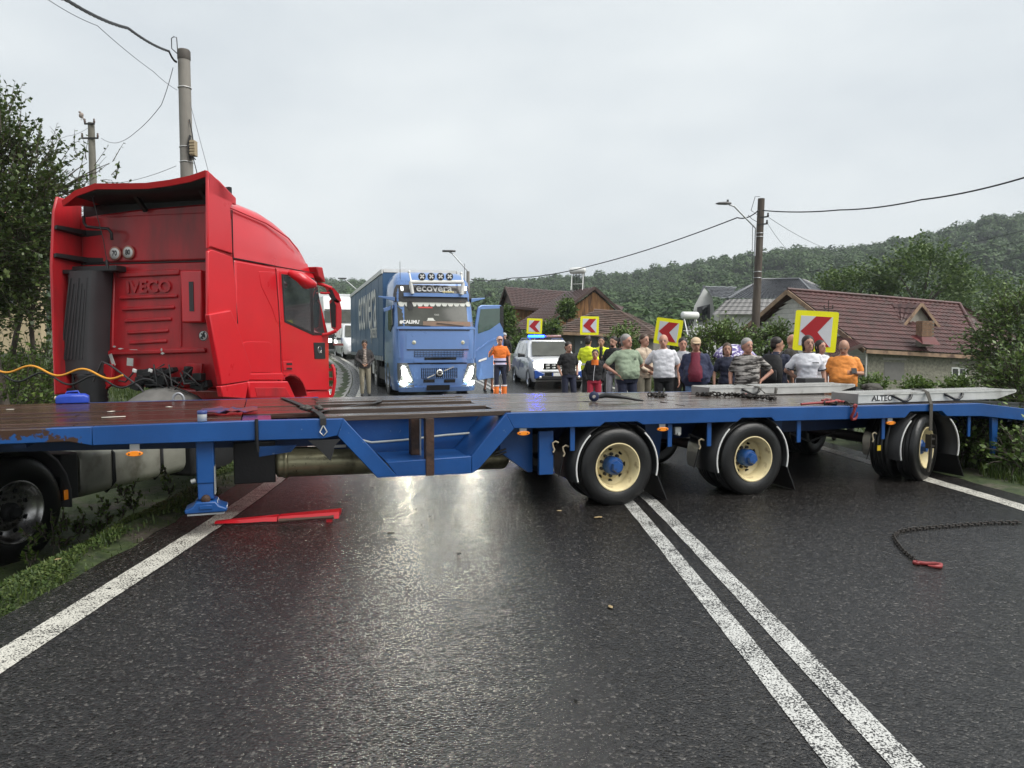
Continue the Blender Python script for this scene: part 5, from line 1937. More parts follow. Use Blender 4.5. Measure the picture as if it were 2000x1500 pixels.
# pile of chain on the deck and at the far edge
def deck_chain(label, pts, hooks=(), spread_=.0, group='chains on the trailer deck', seed=1, z=None):
    rg = random.Random(seed)
    ps = []
    for (px, py) in pts:
        s, y = deck_s(px, py, .955)
        y = min(max(y, .1), 2.48)
        ps.append((s, y, top_z(s) + .02))
    o0 = Vector(ps[0])
    rt_ = on_trailer('lashing_chain', label, 'chain', o0.x, o0.y, o0.z, 0, group)
    path = []
    for i in range(len(ps) - 1):
        a, b_ = Vector(ps[i]), Vector(ps[i + 1])
        for j in range(5):
            p = a.lerp(b_, j / 5) - o0
            path.append(p + Vector((rg.uniform(-1, 1) * spread_, rg.uniform(-1, 1) * spread_, abs(rg.gauss(0, 1)) * spread_ * .35)))
    path.append(Vector(ps[-1]) - o0)
    chain_links(path, rt_, .045, .06, .04, .009)
    for (px, py, rz) in hooks:
        s, y = deck_s(px, py, .96)
        y = min(max(y, .05), 2.48)
        hook(rt_, Vector((s, y, top_z(s) + .035)) - o0, rz, .8)
    return rt_
deck_chain('heap of dark chain on the deck in front of the people in black trousers', [(1272, 770), (1290, 768), (1300, 771), (1282, 772), (1295, 769)], (), .03, seed=3)
deck_chain('long dark chain with red hooks lying towards the unlettered ramp', [(1362, 767), (1390, 769), (1420, 770), (1440, 768), (1470, 773), (1450, 771), (1505, 776), (1512, 775)], ((1424, 765, .3), (1458, 769, .8)), .04, seed=4)
ed = deck_chain('chain with red hooks hanging over the near deck edge', [(1612, 783), (1625, 779), (1640, 784), (1655, 786), (1664, 788)], ((1612, 778, .4), (1620, 778, 1.2)), .012, seed=5)
s, z = T(1667, 800, -.02)
chain_links([Vector((s - .02, .06, top_z(s) + .02)) - (Matrix.Rotation(-TH, 3, 'Z') @ (ed.location - TP)), Vector((s, -.02, top_z(s) - .02)) - (Matrix.Rotation(-TH, 3, 'Z') @ (ed.location - TP))], ed, .04, .055, .04, .009)
hook(ed, Vector((s, -.03, z - .03)) - (Matrix.Rotation(-TH, 3, 'Z') @ (ed.location - TP)), (0, R(80), R(90)), .95)
s, y = deck_s(1640, 784, .95)
lv_ = on_trailer('chain_tensioner', 'red lever chain tensioner lying beside the lettered ramp', 'tensioner', s - .15, max(.16, y), top_z(s) + .022, .05)
q = MB()
q.tube([(-.32, 0, .0), (.12, .0, .012), (.2, .01, .02)], [.012, .016, .02], 8)
q.build('lever', HOOKRED, lv_)
q = MB()
q.sphere((.22, .01, .015), .035, .025, .02, 10, 6)
q.lathe([(.012, -.01), (.028, -.01), (.028, .01), (.012, .01)], (.27, .01, .01), (0, 0, 1), 12, closed=True)
q.build('pivot', HOOKRED, lv_)
# coiled ratchet strap on the middle of the deck
s, y = deck_s(1160, 782, .955)
cs = on_trailer('ratchet_strap', 'dark blue coiled ratchet strap lying on the rear deck behind the first wheel', 'strap', s, max(.45, y), top_z(s) + .006, .1, 'lashing straps')
q = MB()
q.lathe([(.02, -.03), (.055, -.03), (.055, .03), (.02, .03)], (0, 0, .055), (.5, 1, 0), 18, closed=True)
q.build('webbing_coil', M('navy_webbing', (.015, .022, .06), .7, var=.3, vscale=20), cs)
q = MB()
q.tube([(.05, -.02, .05), (.12, -.05, .07), (.2, -.1, .06), (.3, -.16, .045), (.42, -.22, .02), (.48, -.25, .012)], [.022, .03, .026, .018, .012, .01], 6)
q.build('ratchet_handle', BLKPL, cs)
q = MB()
q.add([(-.02, .0, .002), (-.3, .5, .002), (-.55, .9, .002), (-.6, .88, .002), (-.34, .47, .002), (-.06, -.01, .002)], [(0, 1, 4, 5), (1, 2, 3, 4)])
q.build('webbing_tail', STRAP_B, cs)
# strap with hook hanging over the beam near the cab
st3, o3 = strap('ratchet_strap', 'black strap hooked over the blue beam near the red cab', [(-3.05, 2.3, .975), (-2.95, 1.6, .978), (-2.85, .8, .978), (-2.80, .30, .985), (-2.78, .04, .975), (-2.775, -.012, .955), (-2.775, -.014, .90)], .05, STRAP_B)
q = MB()
q.tube([(.275, -2.31, -.075), (.245, -2.315, -.13), (.275, -2.316, -.165), (.305, -2.315, -.13), (.275, -2.31, -.075)], .006, 6)
q.build('wire_hook', M('bright_zinc', (.65, .64, .60), .3, metal=.8), st3)
q = MB()
for k in range(7):
    q.sphere((.18 + rr2.uniform(-.08, .1), -1.95 + rr2.uniform(-.07, .07), .03 + rr2.uniform(0, .02)), .03, .025, .02, 8, 5)
q.build('ratchet', M('dark_ratchet'), st3)
q = MB()
q.add([(.2, -1.95, .006), (.5, -1.5, .006), (.9, -1.0, .006), (1.0, -.6, .006), (1.05, -.62, .006), (.95, -1.04, .006), (.56, -1.53, .006), (.26, -1.98, .006)], [(0, 1, 6, 7), (1, 2, 5, 6), (2, 3, 4, 5)])
q.build('webbing_tail', STRAP_B, st3)
q = MB()
q.prism([(.15, -.20), (.42, -.20), (.36, -.26), (.36, -.30), (.33, -.38), (.22, -.26)], -2.30, -2.28)
q.build('rubber_flap', BLKPL, st3)
# small items on the front deck
s, y = deck_s(393, 826, .957)
tn_ = on_trailer('small_tin', 'small white and blue tin on the front deck edge', 'tin', s, max(.07, y), .958)
q = MB()
q.lathe([(.001, .002), (.036, .002), (.036, .075)], (0, 0, 0), (0, 0, 1), 20)
q.build('tin_body', WHITEP, tn_)
q = MB()
q.lathe([(.0365, .06), (.0385, .062), (.0385, .084), (.034, .088), (.001, .086)], (0, 0, 0), (0, 0, 1), 20)
q.build('lid', M('tin_lid_blue', (.04, .06, .2), .4), tn_)
rag = on_trailer('cloth_rag', 'crumpled purple and red rag beside the small tin', 'rag', -3.55, .62, .962)
q = MB()
pts = [[(lerp(-.22, .25, i / 9), lerp(-.16, .16, j / 7), .02 + .035 * noise.noise(Vector((i * .9, j * .9, 2))) + .02) for j in range(8)] for i in range(10)]
q.grid(pts)
rgo = q.build('cloth', M('stained_rag', (.05, .035, .11), .8, var=.4, col2=(.16, .02, .02), fac2=.52, s2=6), rag, fix=False)
rgo.modifiers.new('thickness', 'SOLIDIFY').thickness = .008
for k, (px, py) in enumerate([(20, 801), (217, 805), (330, 796), (222, 816)]):
    s, y = deck_s(px, py, .957)
    lt = on_trailer('paper_scrap', ['pale yellow scrap on the front deck by the photo edge', 'white scrap on the middle of the front deck', 'small white scrap below the grey engine hump', 'thin white stick on the front deck'][k], 'litter', s, min(2.3, max(.1, y)), .962, k * 1.1, 'litter on the deck')
    q = MB()
    L_ = .09 if k == 3 else .03
    q.grid([[(-L_ + 2 * L_ * i / 3, -.02 + .013 * j, .004 + .01 * noise.noise(Vector((i, j, k)))) for j in range(4)] for i in range(4)])
    o = q.build('scrap', M('litter_white', (.62, .60, .52), .7), lt, fix=False)
    o.modifiers.new('thickness', 'SOLIDIFY').thickness = .003
# blue canister behind the deck edge and two shackle rings
s, y = T(142, 775, 2.38)[0], 2.38
jc = on_trailer('fuel_canister', 'blue plastic canister lying at the back of the front deck', 'canister', s, y, .962, .1)
jc.scale = (.62, .62, .62)
q = MB()
q.loft([[(x, yy, zz) for yy, zz in ((-.11 * w_, 0), (.11 * w_, 0), (.11 * w_, .12 * h_), (.07 * w_, .15 * h_), (-.07 * w_, .15 * h_), (-.11 * w_, .12 * h_))] for x, w_, h_ in ((-.24, .75, .75), (-.20, 1, .95), (-.05, 1, 1.1), (.18, 1, 1.05), (.24, .8, .8))], smooth=False)
q.build('canister_body', M('blue_plastic', (.015, .05, .36), .35, var=.1), jc, bevel=.015)
q = MB()
q.tube([(-.1, 0, .15), (-.08, 0, .19), (.08, 0, .2), (.1, 0, .15)], .015, 6)
q.build('handle', MATS['blue_plastic'], jc)
q = MB()
q.lathe([(.001, .03), (.03, .03), (.03, 0)], (-.235, 0, .09), (-1, 0, .3), 12)
q.build('cap', M('cream_cap', (.6, .5, .3), .5), jc)
for k, px in enumerate((157, 349)):
    s, y = deck_s(px, 783, .957)
    sh_ = on_trailer('lashing_ring', 'grey steel lashing ring ' + ('beside the blue canister' if k == 0 else 'in front of the grey engine hump'), 'ring', s, 2.38, .955, 0, 'lashing rings')
    q = MB()
    q.tube([(.055 * math.cos(a) * 1.0, 0, .012 + .075 * max(0, math.sin(a))) for a in [math.pi * j / 12 for j in range(13)]], .013, 8)
    q.build('ring', M('pale_ring_steel', (.30, .31, .33), .4, metal=.5), sh_)
# ------------------------------------------------------------------ red tractor unit
AL = R(13)
KP = at(412, 668, 9.7)
KP.z = 0
tractor = root('red_tractor_unit', 'red lorry tractor unit with high roof slewed off the road behind the trailer', 'lorry', KP, -AL)
_cf = Vector((math.sin(AL), math.cos(AL), 0))
_cr = Vector((math.cos(AL), -math.sin(AL), 0))
def toL(p):
    d = Vector(p) - KP
    return Vector((d.dot(_cr), d.dot(_cf), d.z))
def CR(px, py, v=.55):
    d = ray(px, py)
    P = KP + _cf * v
    q = _C + d * ((P - _C).dot(_cf) / d.dot(_cf)) - KP
    return q.dot(_cr), q.z
def CS(px, py, u=0.0):
    d = ray(px, py)
    P = KP + _cr * u
    q = _C + d * ((P - _C).dot(_cr) / d.dot(_cr)) - KP
    return q.dot(_cf), q.z
RED = M('red_cab_paint', (.58, .011, .020), .30, coat=.55, var=.08, vscale=1.5, col2=(.50, .012, .020), fac2=.58, s2=1.1, rvar=.08, hard2=.25, crough=.12)
RED_D = M('dirty_red_paint', (.44, .013, .020), .42, coat=.2, var=.16, vscale=3, col2=(.20, .016, .018), fac2=.56, s2=3.2, hard2=.16, stretch=(1, 1, .28))
CABGLASS = glass('cab_side_glass', (.035, .042, .045))
CHROME = M('polished_rim', (.42, .41, .40), .28, metal=.9, var=.25, vscale=5, col2=(.10, .09, .08), fac2=.58, s2=4)
TANKM = M('dull_aluminium_tank', (.42, .41, .35), .42, metal=.6, var=.2, vscale=3, col2=(.24, .225, .18), fac2=.6, s2=2.5)
GREYPL = M('charcoal_plastic', (.042, .040, .043), .5, var=.15, vscale=3, bump=.08, bscale=40)
def cpart(q, name, mat, parent=tractor, **k): return q.build(name, mat, parent, **k)
# shell
q = MB()
q.prism([(.56, .95), (.56, 2.76), (2.84, 2.76), (3.12, 2.1), (3.27, 1.72), (3.31, 1.3), (3.30, .80), (2.50, .80), (2.40, .95), (2.22, 1.08), (1.95, 1.12), (1.72, 1.04), (1.60, .95)], -2.5, 0, 'yz')
shell = cpart(q, 'cab_shell', RED, bevel=.05, seg=3)
# high roof
q = MB()
rings = []
for v, zt in ((.56, 3.58), (.9, 3.60), (1.39, 3.57), (1.7, 3.51), (1.97, 3.43), (2.25, 3.33), (2.45, 3.23), (2.62, 3.08), (2.75, 2.95), (2.86, 2.78)):
    c = 2.77 + (zt - 2.77) * .80
    e = max(0, (v - 1.4)) * .05
    pts = [(-.0 - e, 2.77), (-.012 - e, 2.9 if c > 2.95 else c), (-.03 - e, c), (-.07 - e, c + (zt - c) * .45), (-.16 - e, c + (zt - c) * .8), (-.34 - e, zt), (-.8, zt + .015), (-1.25, zt + .02)]
    pts = pts + [(-2.5 - a, b) for a, b in pts[-2::-1]]
    rings.append([(u, v, z) for u, z in pts])
q.loft(rings)
roof = cpart(q, 'high_roof', RED, angle=60)
q = MB()
q.box(-2.49, -.05, .53, .60, 2.74, 3.42)
q.prism([(-2.49, 3.40), (-2.2, 3.44), (-1.5, 3.49), (-.3, 3.53), (-.05, 3.53), (-.05, 3.3), (-2.49, 3.3)], .535, .60)
cpart(q, 'roof_rear_panel', RED_D, bevel=.03)
q = MB()
q.box(-2.49, -.05, .52, .555, 2.725, 2.737)
cpart(q, 'roof_seam', BLKPL)
# seam lines on the side
def seam(pts, u=.002, w=.012, name='panel_seam', mat=BLKPL):
    q_ = MB()
    for i in range(len(pts) - 1):
        q_.bar((u, *pts[i]), (u, *pts[i + 1]), .008, w, up=(1, 0, 0))
    return cpart(q_, name, mat)
seam([CS(455, 504), CS(535, 519), CS(614, 533)])
seam([CS(538, 524), CS(544, 600), CS(547, 660), CS(549, 726)])
seam([CS(549, 701), CS(610, 702)], w=.02, mat=RED)
seam([CS(453, 410), CS(455, 503), CS(458, 560), CS(464, 632)])
q = MB()
q.tube([(.003, *CS(448, 405)), (.0, *CS(520, 436)), (-.02, *CS(566, 465)), (-.05, *CS(590, 492))], [.012, .012, .01, .006], 6)
cpart(q, 'roof_crease', RED)
# rear corner fairings
def fair(name, px, u0=-.035, u1=.012, mat=RED, bev=.014):
    q_ = MB()
    q_.prism([CS(*p) for p in px], u0, u1, 'yz')
    return cpart(q_, name, mat, bevel=bev)
fair('upper_side_fairing', [(405, 338), (412, 339), (459, 386), (449, 408), (453.5, 496), (410, 482), (405, 486)])
fair('middle_side_fairing', [(405, 491), (412, 487), (453.5, 502), (460, 560), (463, 640), (405, 616)])
fair('lower_side_fairing', [(403, 614), (445, 606), (459, 640), (486, 722), (481, 744), (427, 752)], -.03, .05)
fair('skirt_corner', [(426, 754), (481, 745), (475, 779), (430, 776)], -.04, .045)
q = MB()
q.box(-.045, -.02, .0, .56, 2.0, 3.3)
cpart(q, 'fairing_inner_wall', RED_D)
# left fairing, seen from inside
q = MB()
q.prism([(.0, .86), (.0, 2.66), (.07, 3.42), (.14, 3.64), (.58, 3.62), (.58, .86)], -2.53, -2.49, 'yz')
lf_ = cpart(q, 'far_side_fairing', RED_D, bevel=.02)
for za, v0 in ((3.22, .05), (2.83, .02)):
    q = MB()
    q.loft([[(-2.485, v0 + .02, za), (-2.44, v0 + .02, za + .01), (-2.44, v0 + .02, za - .04), (-2.485, v0 + .02, za - .05)], [(-2.485, .52, za - .02), (-2.38, .52, za - .0), (-2.38, .52, za - .07), (-2.485, .52, za - .09)], [(-2.30, .535, za - .03), (-1.98, .535, za - .02), (-1.98, .535, za - .075), (-2.30, .535, za - .10)]], smooth=False)
    cpart(q, 'gap_flap', BLKPL)
for z0, z1 in ((3.10, 3.36), (2.72, 2.9), (2.6, 2.68)):
    q = MB()
    q.prism([(-.06, z0), (-.06, z1), (-.14, z1), (-.24, z0 + (z1 - z0) * .35), (-.16, z0)], .30, .53)
    cpart(q, 'gap_flap', BLKPL, bevel=.02)
q = MB()
q.tube([(-2.30, .40, 3.40), (-2.28, .38, 3.30), (-2.22, .36, 3.24), (-1.86, .36, 3.20), (-1.82, .37, 3.14), (-1.84, .40, 3.05)], .022, 8)
cpart(q, 'grab_handle', BLKPL)
q = MB()
q.tube([(-.08, .36, 3.43), (-.22, .38, 3.36), (-.27, .38, 3.22), (-.22, .40, 3.17)], .018, 8)
cpart(q, 'grab_handle', BLKPL)
q = MB()
q.tube([(-2.40, .22, 2.60), (-2.40, .22, .90)], .022, 8)
for z in (2.6, 1.6, .92):
    q.box(-2.48, -2.33, .18, .26, z - .03, z + .02)
cpart(q, 'cable_rod', BLKPL)
# roof spoiler
q = MB()
rear = [CR(x, y, .0) for x, y in ((120, 392), (146, 372), (185, 358), (235, 358), (285, 357), (330, 351), (370, 343), (401, 332))]
n = len(rear)
rings = []
for i, (u, z) in enumerate(rear):
    t = i / (n - 1)
    fz = 3.60 + .02 * math.sin(t * 3.14)
    ring = [(u, .0, z), (u, .30, lerp(z, fz, .45) + .03), (u - .02 * (1 - t), .66, fz), (u, .66, fz - .03), (u, .30, lerp(z, fz, .45) - .04), (u, .02, z - .075)]
    rings.append(ring)
q.loft(rings)
cpart(q, 'roof_spoiler', RED, angle=40)
q = MB()
q.loft([[(r_[5][0], .035, r_[5][2] - .004), (r_[4][0], .30, r_[4][2] - .012), (r_[3][0], .64, r_[3][2] - .012), (r_[3][0], .64, r_[3][2] - .03), (r_[4][0], .30, r_[4][2] - .03), (r_[5][0], .035, r_[5][2] - .012)] for r_ in rings[1:]])
cpart(q, 'spoiler_shade_sheet', BLACKST)  # black sheet added so the spoiler underside reads as shaded
for u in (-1.35, -.30):
    q = MB()
    q.bar((u, .5, 3.45), (u, .25, 3.68), .05, .05)
    cpart(q, 'spoiler_stay', BLKPL)
q = MB()
q.prism([(.02, 3.55), (.0, 3.84), (.62, 3.60), (.62, 3.5)], -.03, .012, 'yz')
cpart(q, 'spoiler_cheek', RED, bevel=.01)
q = MB()
q.prism([(-2.44, 3.36), (-2.44, 3.60), (-1.6, 3.66), (-.04, 3.74), (-.04, 3.5), (-1.4, 3.45)], .545, .60)
cpart(q, 'roof_shade_plate', BLACKST)  # black plate stands in for the shaded opening below the spoiler
# rear wall pressing
q = MB()
q.box(-2.49, -.05, .52, .60, .95, 2.72)
cpart(q, 'rear_wall', RED_D, bevel=.02)
def rear_bar(x0, y0, x1, y1, h, d=.05, name='pressed_rib'):
    (u0, z0), (u1, z1) = CR(x0, y0, .5), CR(x1, y1, .5)
    q_ = MB()
    q_.bar((u0, .515, z0), (u1, .515, z1), d, h)
    return cpart(q_, name, RED_D, bevel=.02)
rear_bar(231, 537, 350, 531, .09)
for x0, x1, y in ((233, 346, 582), (238, 340, 604), (243, 334, 627), (248, 328, 650), (252, 325, 670)):
    rear_bar(x0, y, x1, y - 4, .055)
for x0, y0, x1, y1 in ((222, 530, 218, 680), (352, 528, 352, 678)):
    rear_bar(x0, y0, x1, y1, .03, .03)
rear_bar(205, 690, 402, 684, .07, .08, 'rear_sill')
(u0, z0) = CR(286, 561, .5)
lettering('IVECO', .235, RED_D, tractor, (u0 + .03, .512, z0), (R(90), 0, 0), .018, 'raised_lettering', 1.1, weight=.006)
# reversible box with slot on the right of the rear wall
(u0, z0), (u1, z1) = CR(362, 631, .45), CR(403, 528, .45)
q = MB()
q.box(u0, u1 - .02, .36, .54, z0, z1)
bxo = cpart(q, 'rear_cover_box', RED, bevel=.025)
q = MB()
um = (u0 + u1) / 2
q.box(um - .035, um + .035, .352, .364, z0 + .16, z1 - .16)
q.build('dark_slot', GREYPL, bxo)
# speed discs
def disc(px, py, txt, r=.10, v=.50):
    u, z = CR(px, py, v)
    q_ = MB()
    q_.lathe([(.001, -.003), (r, -.002), (r, .01)], (u, v, z), (0, 1, 0), 24)
    o = cpart(q_, 'speed_disc', M('disc_red_ring', (.42, .16, .12), .5))
    q_ = MB()
    q_.lathe([(.001, -.005), (r * .80, -.0045), (r * .80, .0)], (u, v, z), (0, 1, 0), 24)
    q_.build('disc_face', WHITEP, o)
    lettering(txt, r * 1.0, BLKPL, o, (u, v - .006, z), (R(90), 0, 0), .001, 'number', .8, weight=.004)
disc(224, 495, '70')
disc(250, 493, '80')
u, z = CR(397, 656, .30)
q = MB()
q.lathe([(.001, -.003), (.07, -.002), (.07, .01)], (u, .30, z), (0, 1, 0), 20)
sk = cpart(q, 'round_sticker', WHITEP)
q = MB()
q.lathe([(.062, -.005), (.07, -.005), (.07, -.003)], (u, .30, z), (0, 1, 0), 20)
for k in range(6):
    q.obox((u + .022 * math.cos(k), .296, z + .034 * math.sin(k * 1.7)), .022, .004, .045, Matrix.Rotation(k * .6, 3, 'Y'))
q.build('sticker_figure', BLKPL, sk)
# air intake stack
q = MB()
(a0, z0), (a1, z1) = CR(130, 740, .3), CR(198, 528, .3)
rings = []
for z, ul, ur in ((2.60, CR(148, 528, .3)[0], CR(199, 528, .3)[0]), (2.2, CR(143, 580, .3)[0], CR(196, 580, .3)[0]), (1.7, CR(138, 650, .3)[0], CR(193, 650, .3)[0]), (1.15, CR(131, 730, .3)[0], CR(192, 730, .3)[0])):
    rings.append([(ul, .18, z), (ur - .06, .16, z), (ur, .24, z), (ur, .52, z), (ul, .52, z)])
q.loft(rings, smooth=False)
ink = cpart(q, 'air_intake', GREYPL, bevel=.015)
for k in range(7):
    q = MB()
    f_ = (k + .6) / 8
    q.bar((lerp(rings[0][0][0], rings[0][1][0], f_), .165, 2.5 - .08 * (k % 3)), (lerp(rings[3][0][0], rings[3][1][0], f_), .165, 1.35), .018, .018, up=(0, 1, 0))
    q.build('intake_rib', M('charcoal_plastic'), ink)
q = MB()
um = (rings[3][0][0] + rings[3][1][0]) / 2 + .12
q.lathe([(.20 + (.02 if k % 2 else 0), 1.15 - k * .035) for k in range(14)], (um, .36, 0), (0, 0, 1), 20)
cpart(q, 'intake_bellows', BLKPL)
q = MB()
q.box(-2.44, -1.70, .30, .5, 2.60, 2.68)
cpart(q, 'intake_bracket', BLKPL, bevel=.01)
q = MB()
q.tube([(-1.75, .2, 2.62), (-1.76, .2, 2.74)], .02, 8)
q.tube([(-1.76, .2, 2.74), (-1.78, .18, 3.0), (-1.92, .12, 3.72)], .006, 5)
cpart(q, 'whip_aerial', BLKPL)
# engine hump and clutter behind the cab
q = MB()
pts = []
for i in range(9):
    row = []
    for j in range(13):
        u = lerp(-1.42, -.42, j / 12)
        v = lerp(-.15, .5, i / 8)
        edge = math.sin(math.pi * min(1, j / 12)) ** .35
        row.append((u, v, .60 + .38 * edge * math.sin(math.pi * min(1, .15 + .55 * i / 8)) + .015 * noise.noise(Vector((i * .8, j * .8, 0)))))
    pts.append(row)
q.grid(pts)
cpart(q, 'engine_hump', M('dusty_casting', (.16, .155, .145), .7, var=.25, vscale=5, bump=.3, bscale=25), fix=False)
q = MB()
rg = random.Random(8)
for k in range(26):
    u = rg.uniform(-1.45, -.38)
    q.obox((u, rg.uniform(.2, .48), rg.uniform(.95, 1.22)), rg.uniform(.06, .22), .12, rg.uniform(.05, .16), Matrix.Rotation(rg.uniform(-.4, .4), 3, 'Y'))
tag(cpart(q, 'engine_clutter', BLACKST, bevel=.01), kind='stuff')
q = MB()
for k in range(10):
    a = rg.uniform(-1.4, -.45)
    q.tube([(a, .2, rg.uniform(1.0, 1.3)), (a + rg.uniform(-.2, .2), .1, rg.uniform(.9, 1.25)), (a + rg.uniform(-.4, .4), .22, rg.uniform(.85, 1.1))], .012, 5)
tag(cpart(q, 'cable_tangle', BLKPL), kind='stuff')
for (px, py) in ((265, 724), (296, 724)):
    u, z = CR(px, py, .2)
    q = MB()
    q.obox((u, .18, z), .06, .03, .05, Matrix.Rotation(.3, 3, 'Y'))
    cpart(q, 'white_connector', WHITEP, bevel=.008)
u, z = CR(255, 707, .45)
q = MB()
q.obox((u, .44, z), .10, .01, .11, Matrix.Rotation(.1, 3, 'Y'))
cpart(q, 'pale_plate', M('pale_plate', (.45, .46, .44), .6, var=.3))
for k, (px, py, w_, h_) in enumerate(((224, 677, .05, .02), (236, 681, .10, .012), (318, 690, .07, .02), (316, 683, .03, .03), (262, 683, .14, .008))):
    u, z = CR(px, py, .46)
    q = MB()
    q.prism([(u + w_ * (.5 + .12 * math.sin(j * 2.3 + k)) * math.cos(j * .785), z + h_ * (.7 + .3 * math.sin(j * 3.1 + k)) * math.sin(j * .785)) for j in range(8)], .452, .456)
    cpart(q, 'paint_scrape', MATS['pale_plate'])
u, z = CR(220, 703, .45)
q = MB()
q.obox((u, .44, z), .05, .01, .18, Matrix.Rotation(-.35, 3, 'Y'))
cpart(q, 'scraped_metal', MATS['pale_plate'])
for x0 in (205, 378):
    u, z = CR(x0, 745, .4)
    q = MB()
    q.prism([(u - .12, z + .25), (u + .14, z + .25), (u + .1, z - .05), (u, z - .12), (u - .08, z - .05)], .40, .46)
    cpart(q, 'torn_bracket', RED_D, bevel=.01)
q = MB()
q.tube([(-1.95, .1, 1.05), (-1.75, .05, 1.33), (-1.62, .05, 1.28), (-1.2, .1, .98), (-1.1, .1, .86)], .014, 6)
cpart(q, 'bent_pipe', GREYPL)
# coiled air and electric lines towards the photo edge
def wave_line(name, y0, amp, mat, r, ph, px1):
    q_ = MB()
    P_ = []
    for k in range(60):
        px = lerp(-60, px1, k / 59)
        P_.append(toL(at(px, y0 + amp * math.sin(px * .062 + ph) + px * .06, 9.35)))
    q_.tube(P_, r, 6)
    cpart(q_, name, mat)
wave_line('orange_air_line', 719, 8, M('orange_air_line', (.62, .27, .03), .4, var=.1), .0145, .9, 240)
wave_line('black_air_line', 733, 10, BLKPL, .013, -.5, 300)
# side: door, glass, locker, handle, steps
q = MB()
q.prism([CS(*p) for p in ((541, 527), (613, 541), (641, 657), (642, 762), (597, 762), (588, 746), (573, 735), (552, 733))], -.01, .010, 'yz')
door = cpart(q, 'door', RED, bevel=.012)
def side_poly(name, px, mat, u0, u1, parent=door, bev=.006):
    q_ = MB()
    q_.prism([CS(*p) for p in px], u0, u1, 'yz')
    return q_.build(name, mat, parent, bevel=bev)
side_poly('window_frame', [(548, 535), (612, 543), (634, 655), (610, 655), (554, 629)], BLKPL, .008, .016)
side_poly('window_pane', [(551, 539), (603, 545), (605, 648), (556, 626)], CABGLASS, .015, .019)
side_poly('quarter_pane', [(609, 547), (617, 550), (632, 650), (611, 650)], CABGLASS, .015, .019)
side_poly('door_handle', [(552, 706), (569, 706), (569, 724), (552, 724)], RED, .008, .022)
side_poly('handle_recess', [(557, 709), (568, 709), (568, 713), (557, 713)], BLKPL, .02, .025)
side_poly('handle_recess', [(557, 718), (568, 718), (568, 722), (557, 722)], BLKPL, .02, .025)
bpn = side_poly('corner_panel', [(611, 669), (633, 669), (634, 701), (613, 701)], BLKPL, .008, .02)
q = MB()
v_, z_ = CS(622, 683)
q.lathe([(.05, .0), (.065, .0), (.065, .006), (.05, .006)], (.02, v_, z_), (1, 0, 0), 16, closed=True)
q.box(.02, .026, v_ - .015, v_ + .015, z_ - .05, z_ + .02)
q.build('round_emblem', CHROME, bpn)
lk = side_poly('locker_hatch', [(474, 670), (480, 667), (525, 668), (531, 674), (532, 722), (527, 727), (485, 727), (478, 700)], RED, .0, .010, tractor, .01)
side_poly('sleeper_pressing', [(505, 530), (538, 531), (540, 630), (530, 600), (510, 560)], RED, -.01, .006, tractor, .006)
# steps and sill
q = MB()
q.prism([CS(478, 745), CS(556, 744), CS(572, 778), CS(482, 778)], -.1, .06, 'yz')
stp = cpart(q, 'step_cover', RED, bevel=.02)
side_poly('step_recess', [(490, 757), (550, 757), (560, 774), (494, 774)], RED_D, .055, .066, stp, .01)
side_poly('sill_strip', [(480, 730), (549, 729), (555, 742), (480, 742)], RED, -.02, .03, tractor, .01)
q = MB()
for k in range(10):
    a0 = R(165 - k * 16)
    q.obox((-.12, 1.98 + .50 * math.cos(a0), .62 + .46 * math.sin(a0)), .3, .155, .02, Matrix.Rotation(a0 - math.pi / 2, 3, 'X'))
cpart(q, 'wheel_arch_lining', RED_D)
# front corner and bumper
q = MB()
q.prism([(2.5, .25), (2.46, .80), (3.34, .80), (3.46, .65), (3.48, .35), (3.4, .22)], -2.48, -.02, 'yz')
cpart(q, 'bumper', RED, bevel=.05)
q = MB()
P_ = [toL(at(x, y, 13.0)) for x, y in ((648, 712), (652, 720), (654, 745), (650, 770), (644, 780))]
q.tube(P_, .03, 8)
for (x, y) in ((646, 722), (648, 740), (646, 757)):
    a_ = toL(at(x, y, 13.0))
    q.bar(a_ - Vector((.12, 0, 0)), a_ + Vector((.02, 0, 0)), .03, .05)
cpart(q, 'bumper_bracket', RED)
# sun visor, mirrors
q = MB()
q.prism([CS(612, 521), CS(624, 522), CS(630, 552), CS(616, 540)], -.12, .06, 'yz')
cpart(q, 'sun_visor_end', RED_D, bevel=.015)
q = MB()
q.prism([(2.80, 2.74), (3.05, 2.80), (3.08, 2.62), (2.88, 2.60)], -2.45, -.05, 'yz')
cpart(q, 'sun_visor', RED_D, bevel=.02)
def mir(name, pts, d0, d1, mat, bev=.02):
    q_ = MB()
    r0 = [toL(at(x, y, d0)) for x, y in pts]
    r1 = [toL(at(x, y, d1)) for x, y in pts]
    q_.loft([r0, r1], smooth=False)
    return cpart(q_, name, mat, bevel=bev)
mr = mir('main_mirror', [(643, 588), (652, 578), (664, 590), (667, 603), (667, 640), (658, 648), (647, 640)], 12.75, 13.0, RED, .03)
mir('main_mirror_glass', [(644, 594), (651, 586), (656, 596), (656, 640), (648, 638)], 12.72, 12.76, BLKPL, .005)
mir('wide_mirror', [(633, 558), (652, 563), (662, 574), (667, 588), (660, 592), (648, 586), (640, 572)], 12.75, 13.0, RED, .03)
mir('wide_mirror_glass', [(641, 566), (649, 566), (657, 585), (650, 587), (644, 580)], 12.72, 12.76, BLKPL, .005)
q = MB()
q.tube([toL(at(x, y, 12.7)) for x, y in ((618, 553), (630, 556), (648, 563))], .03, 8)
q.tube([toL(at(x, y, 12.7)) for x, y in ((622, 655), (640, 653), (657, 646))], .032, 8)
q.tube([toL(at(x, y, 12.7)) for x, y in ((626, 572), (636, 573), (644, 572))], .02, 8)
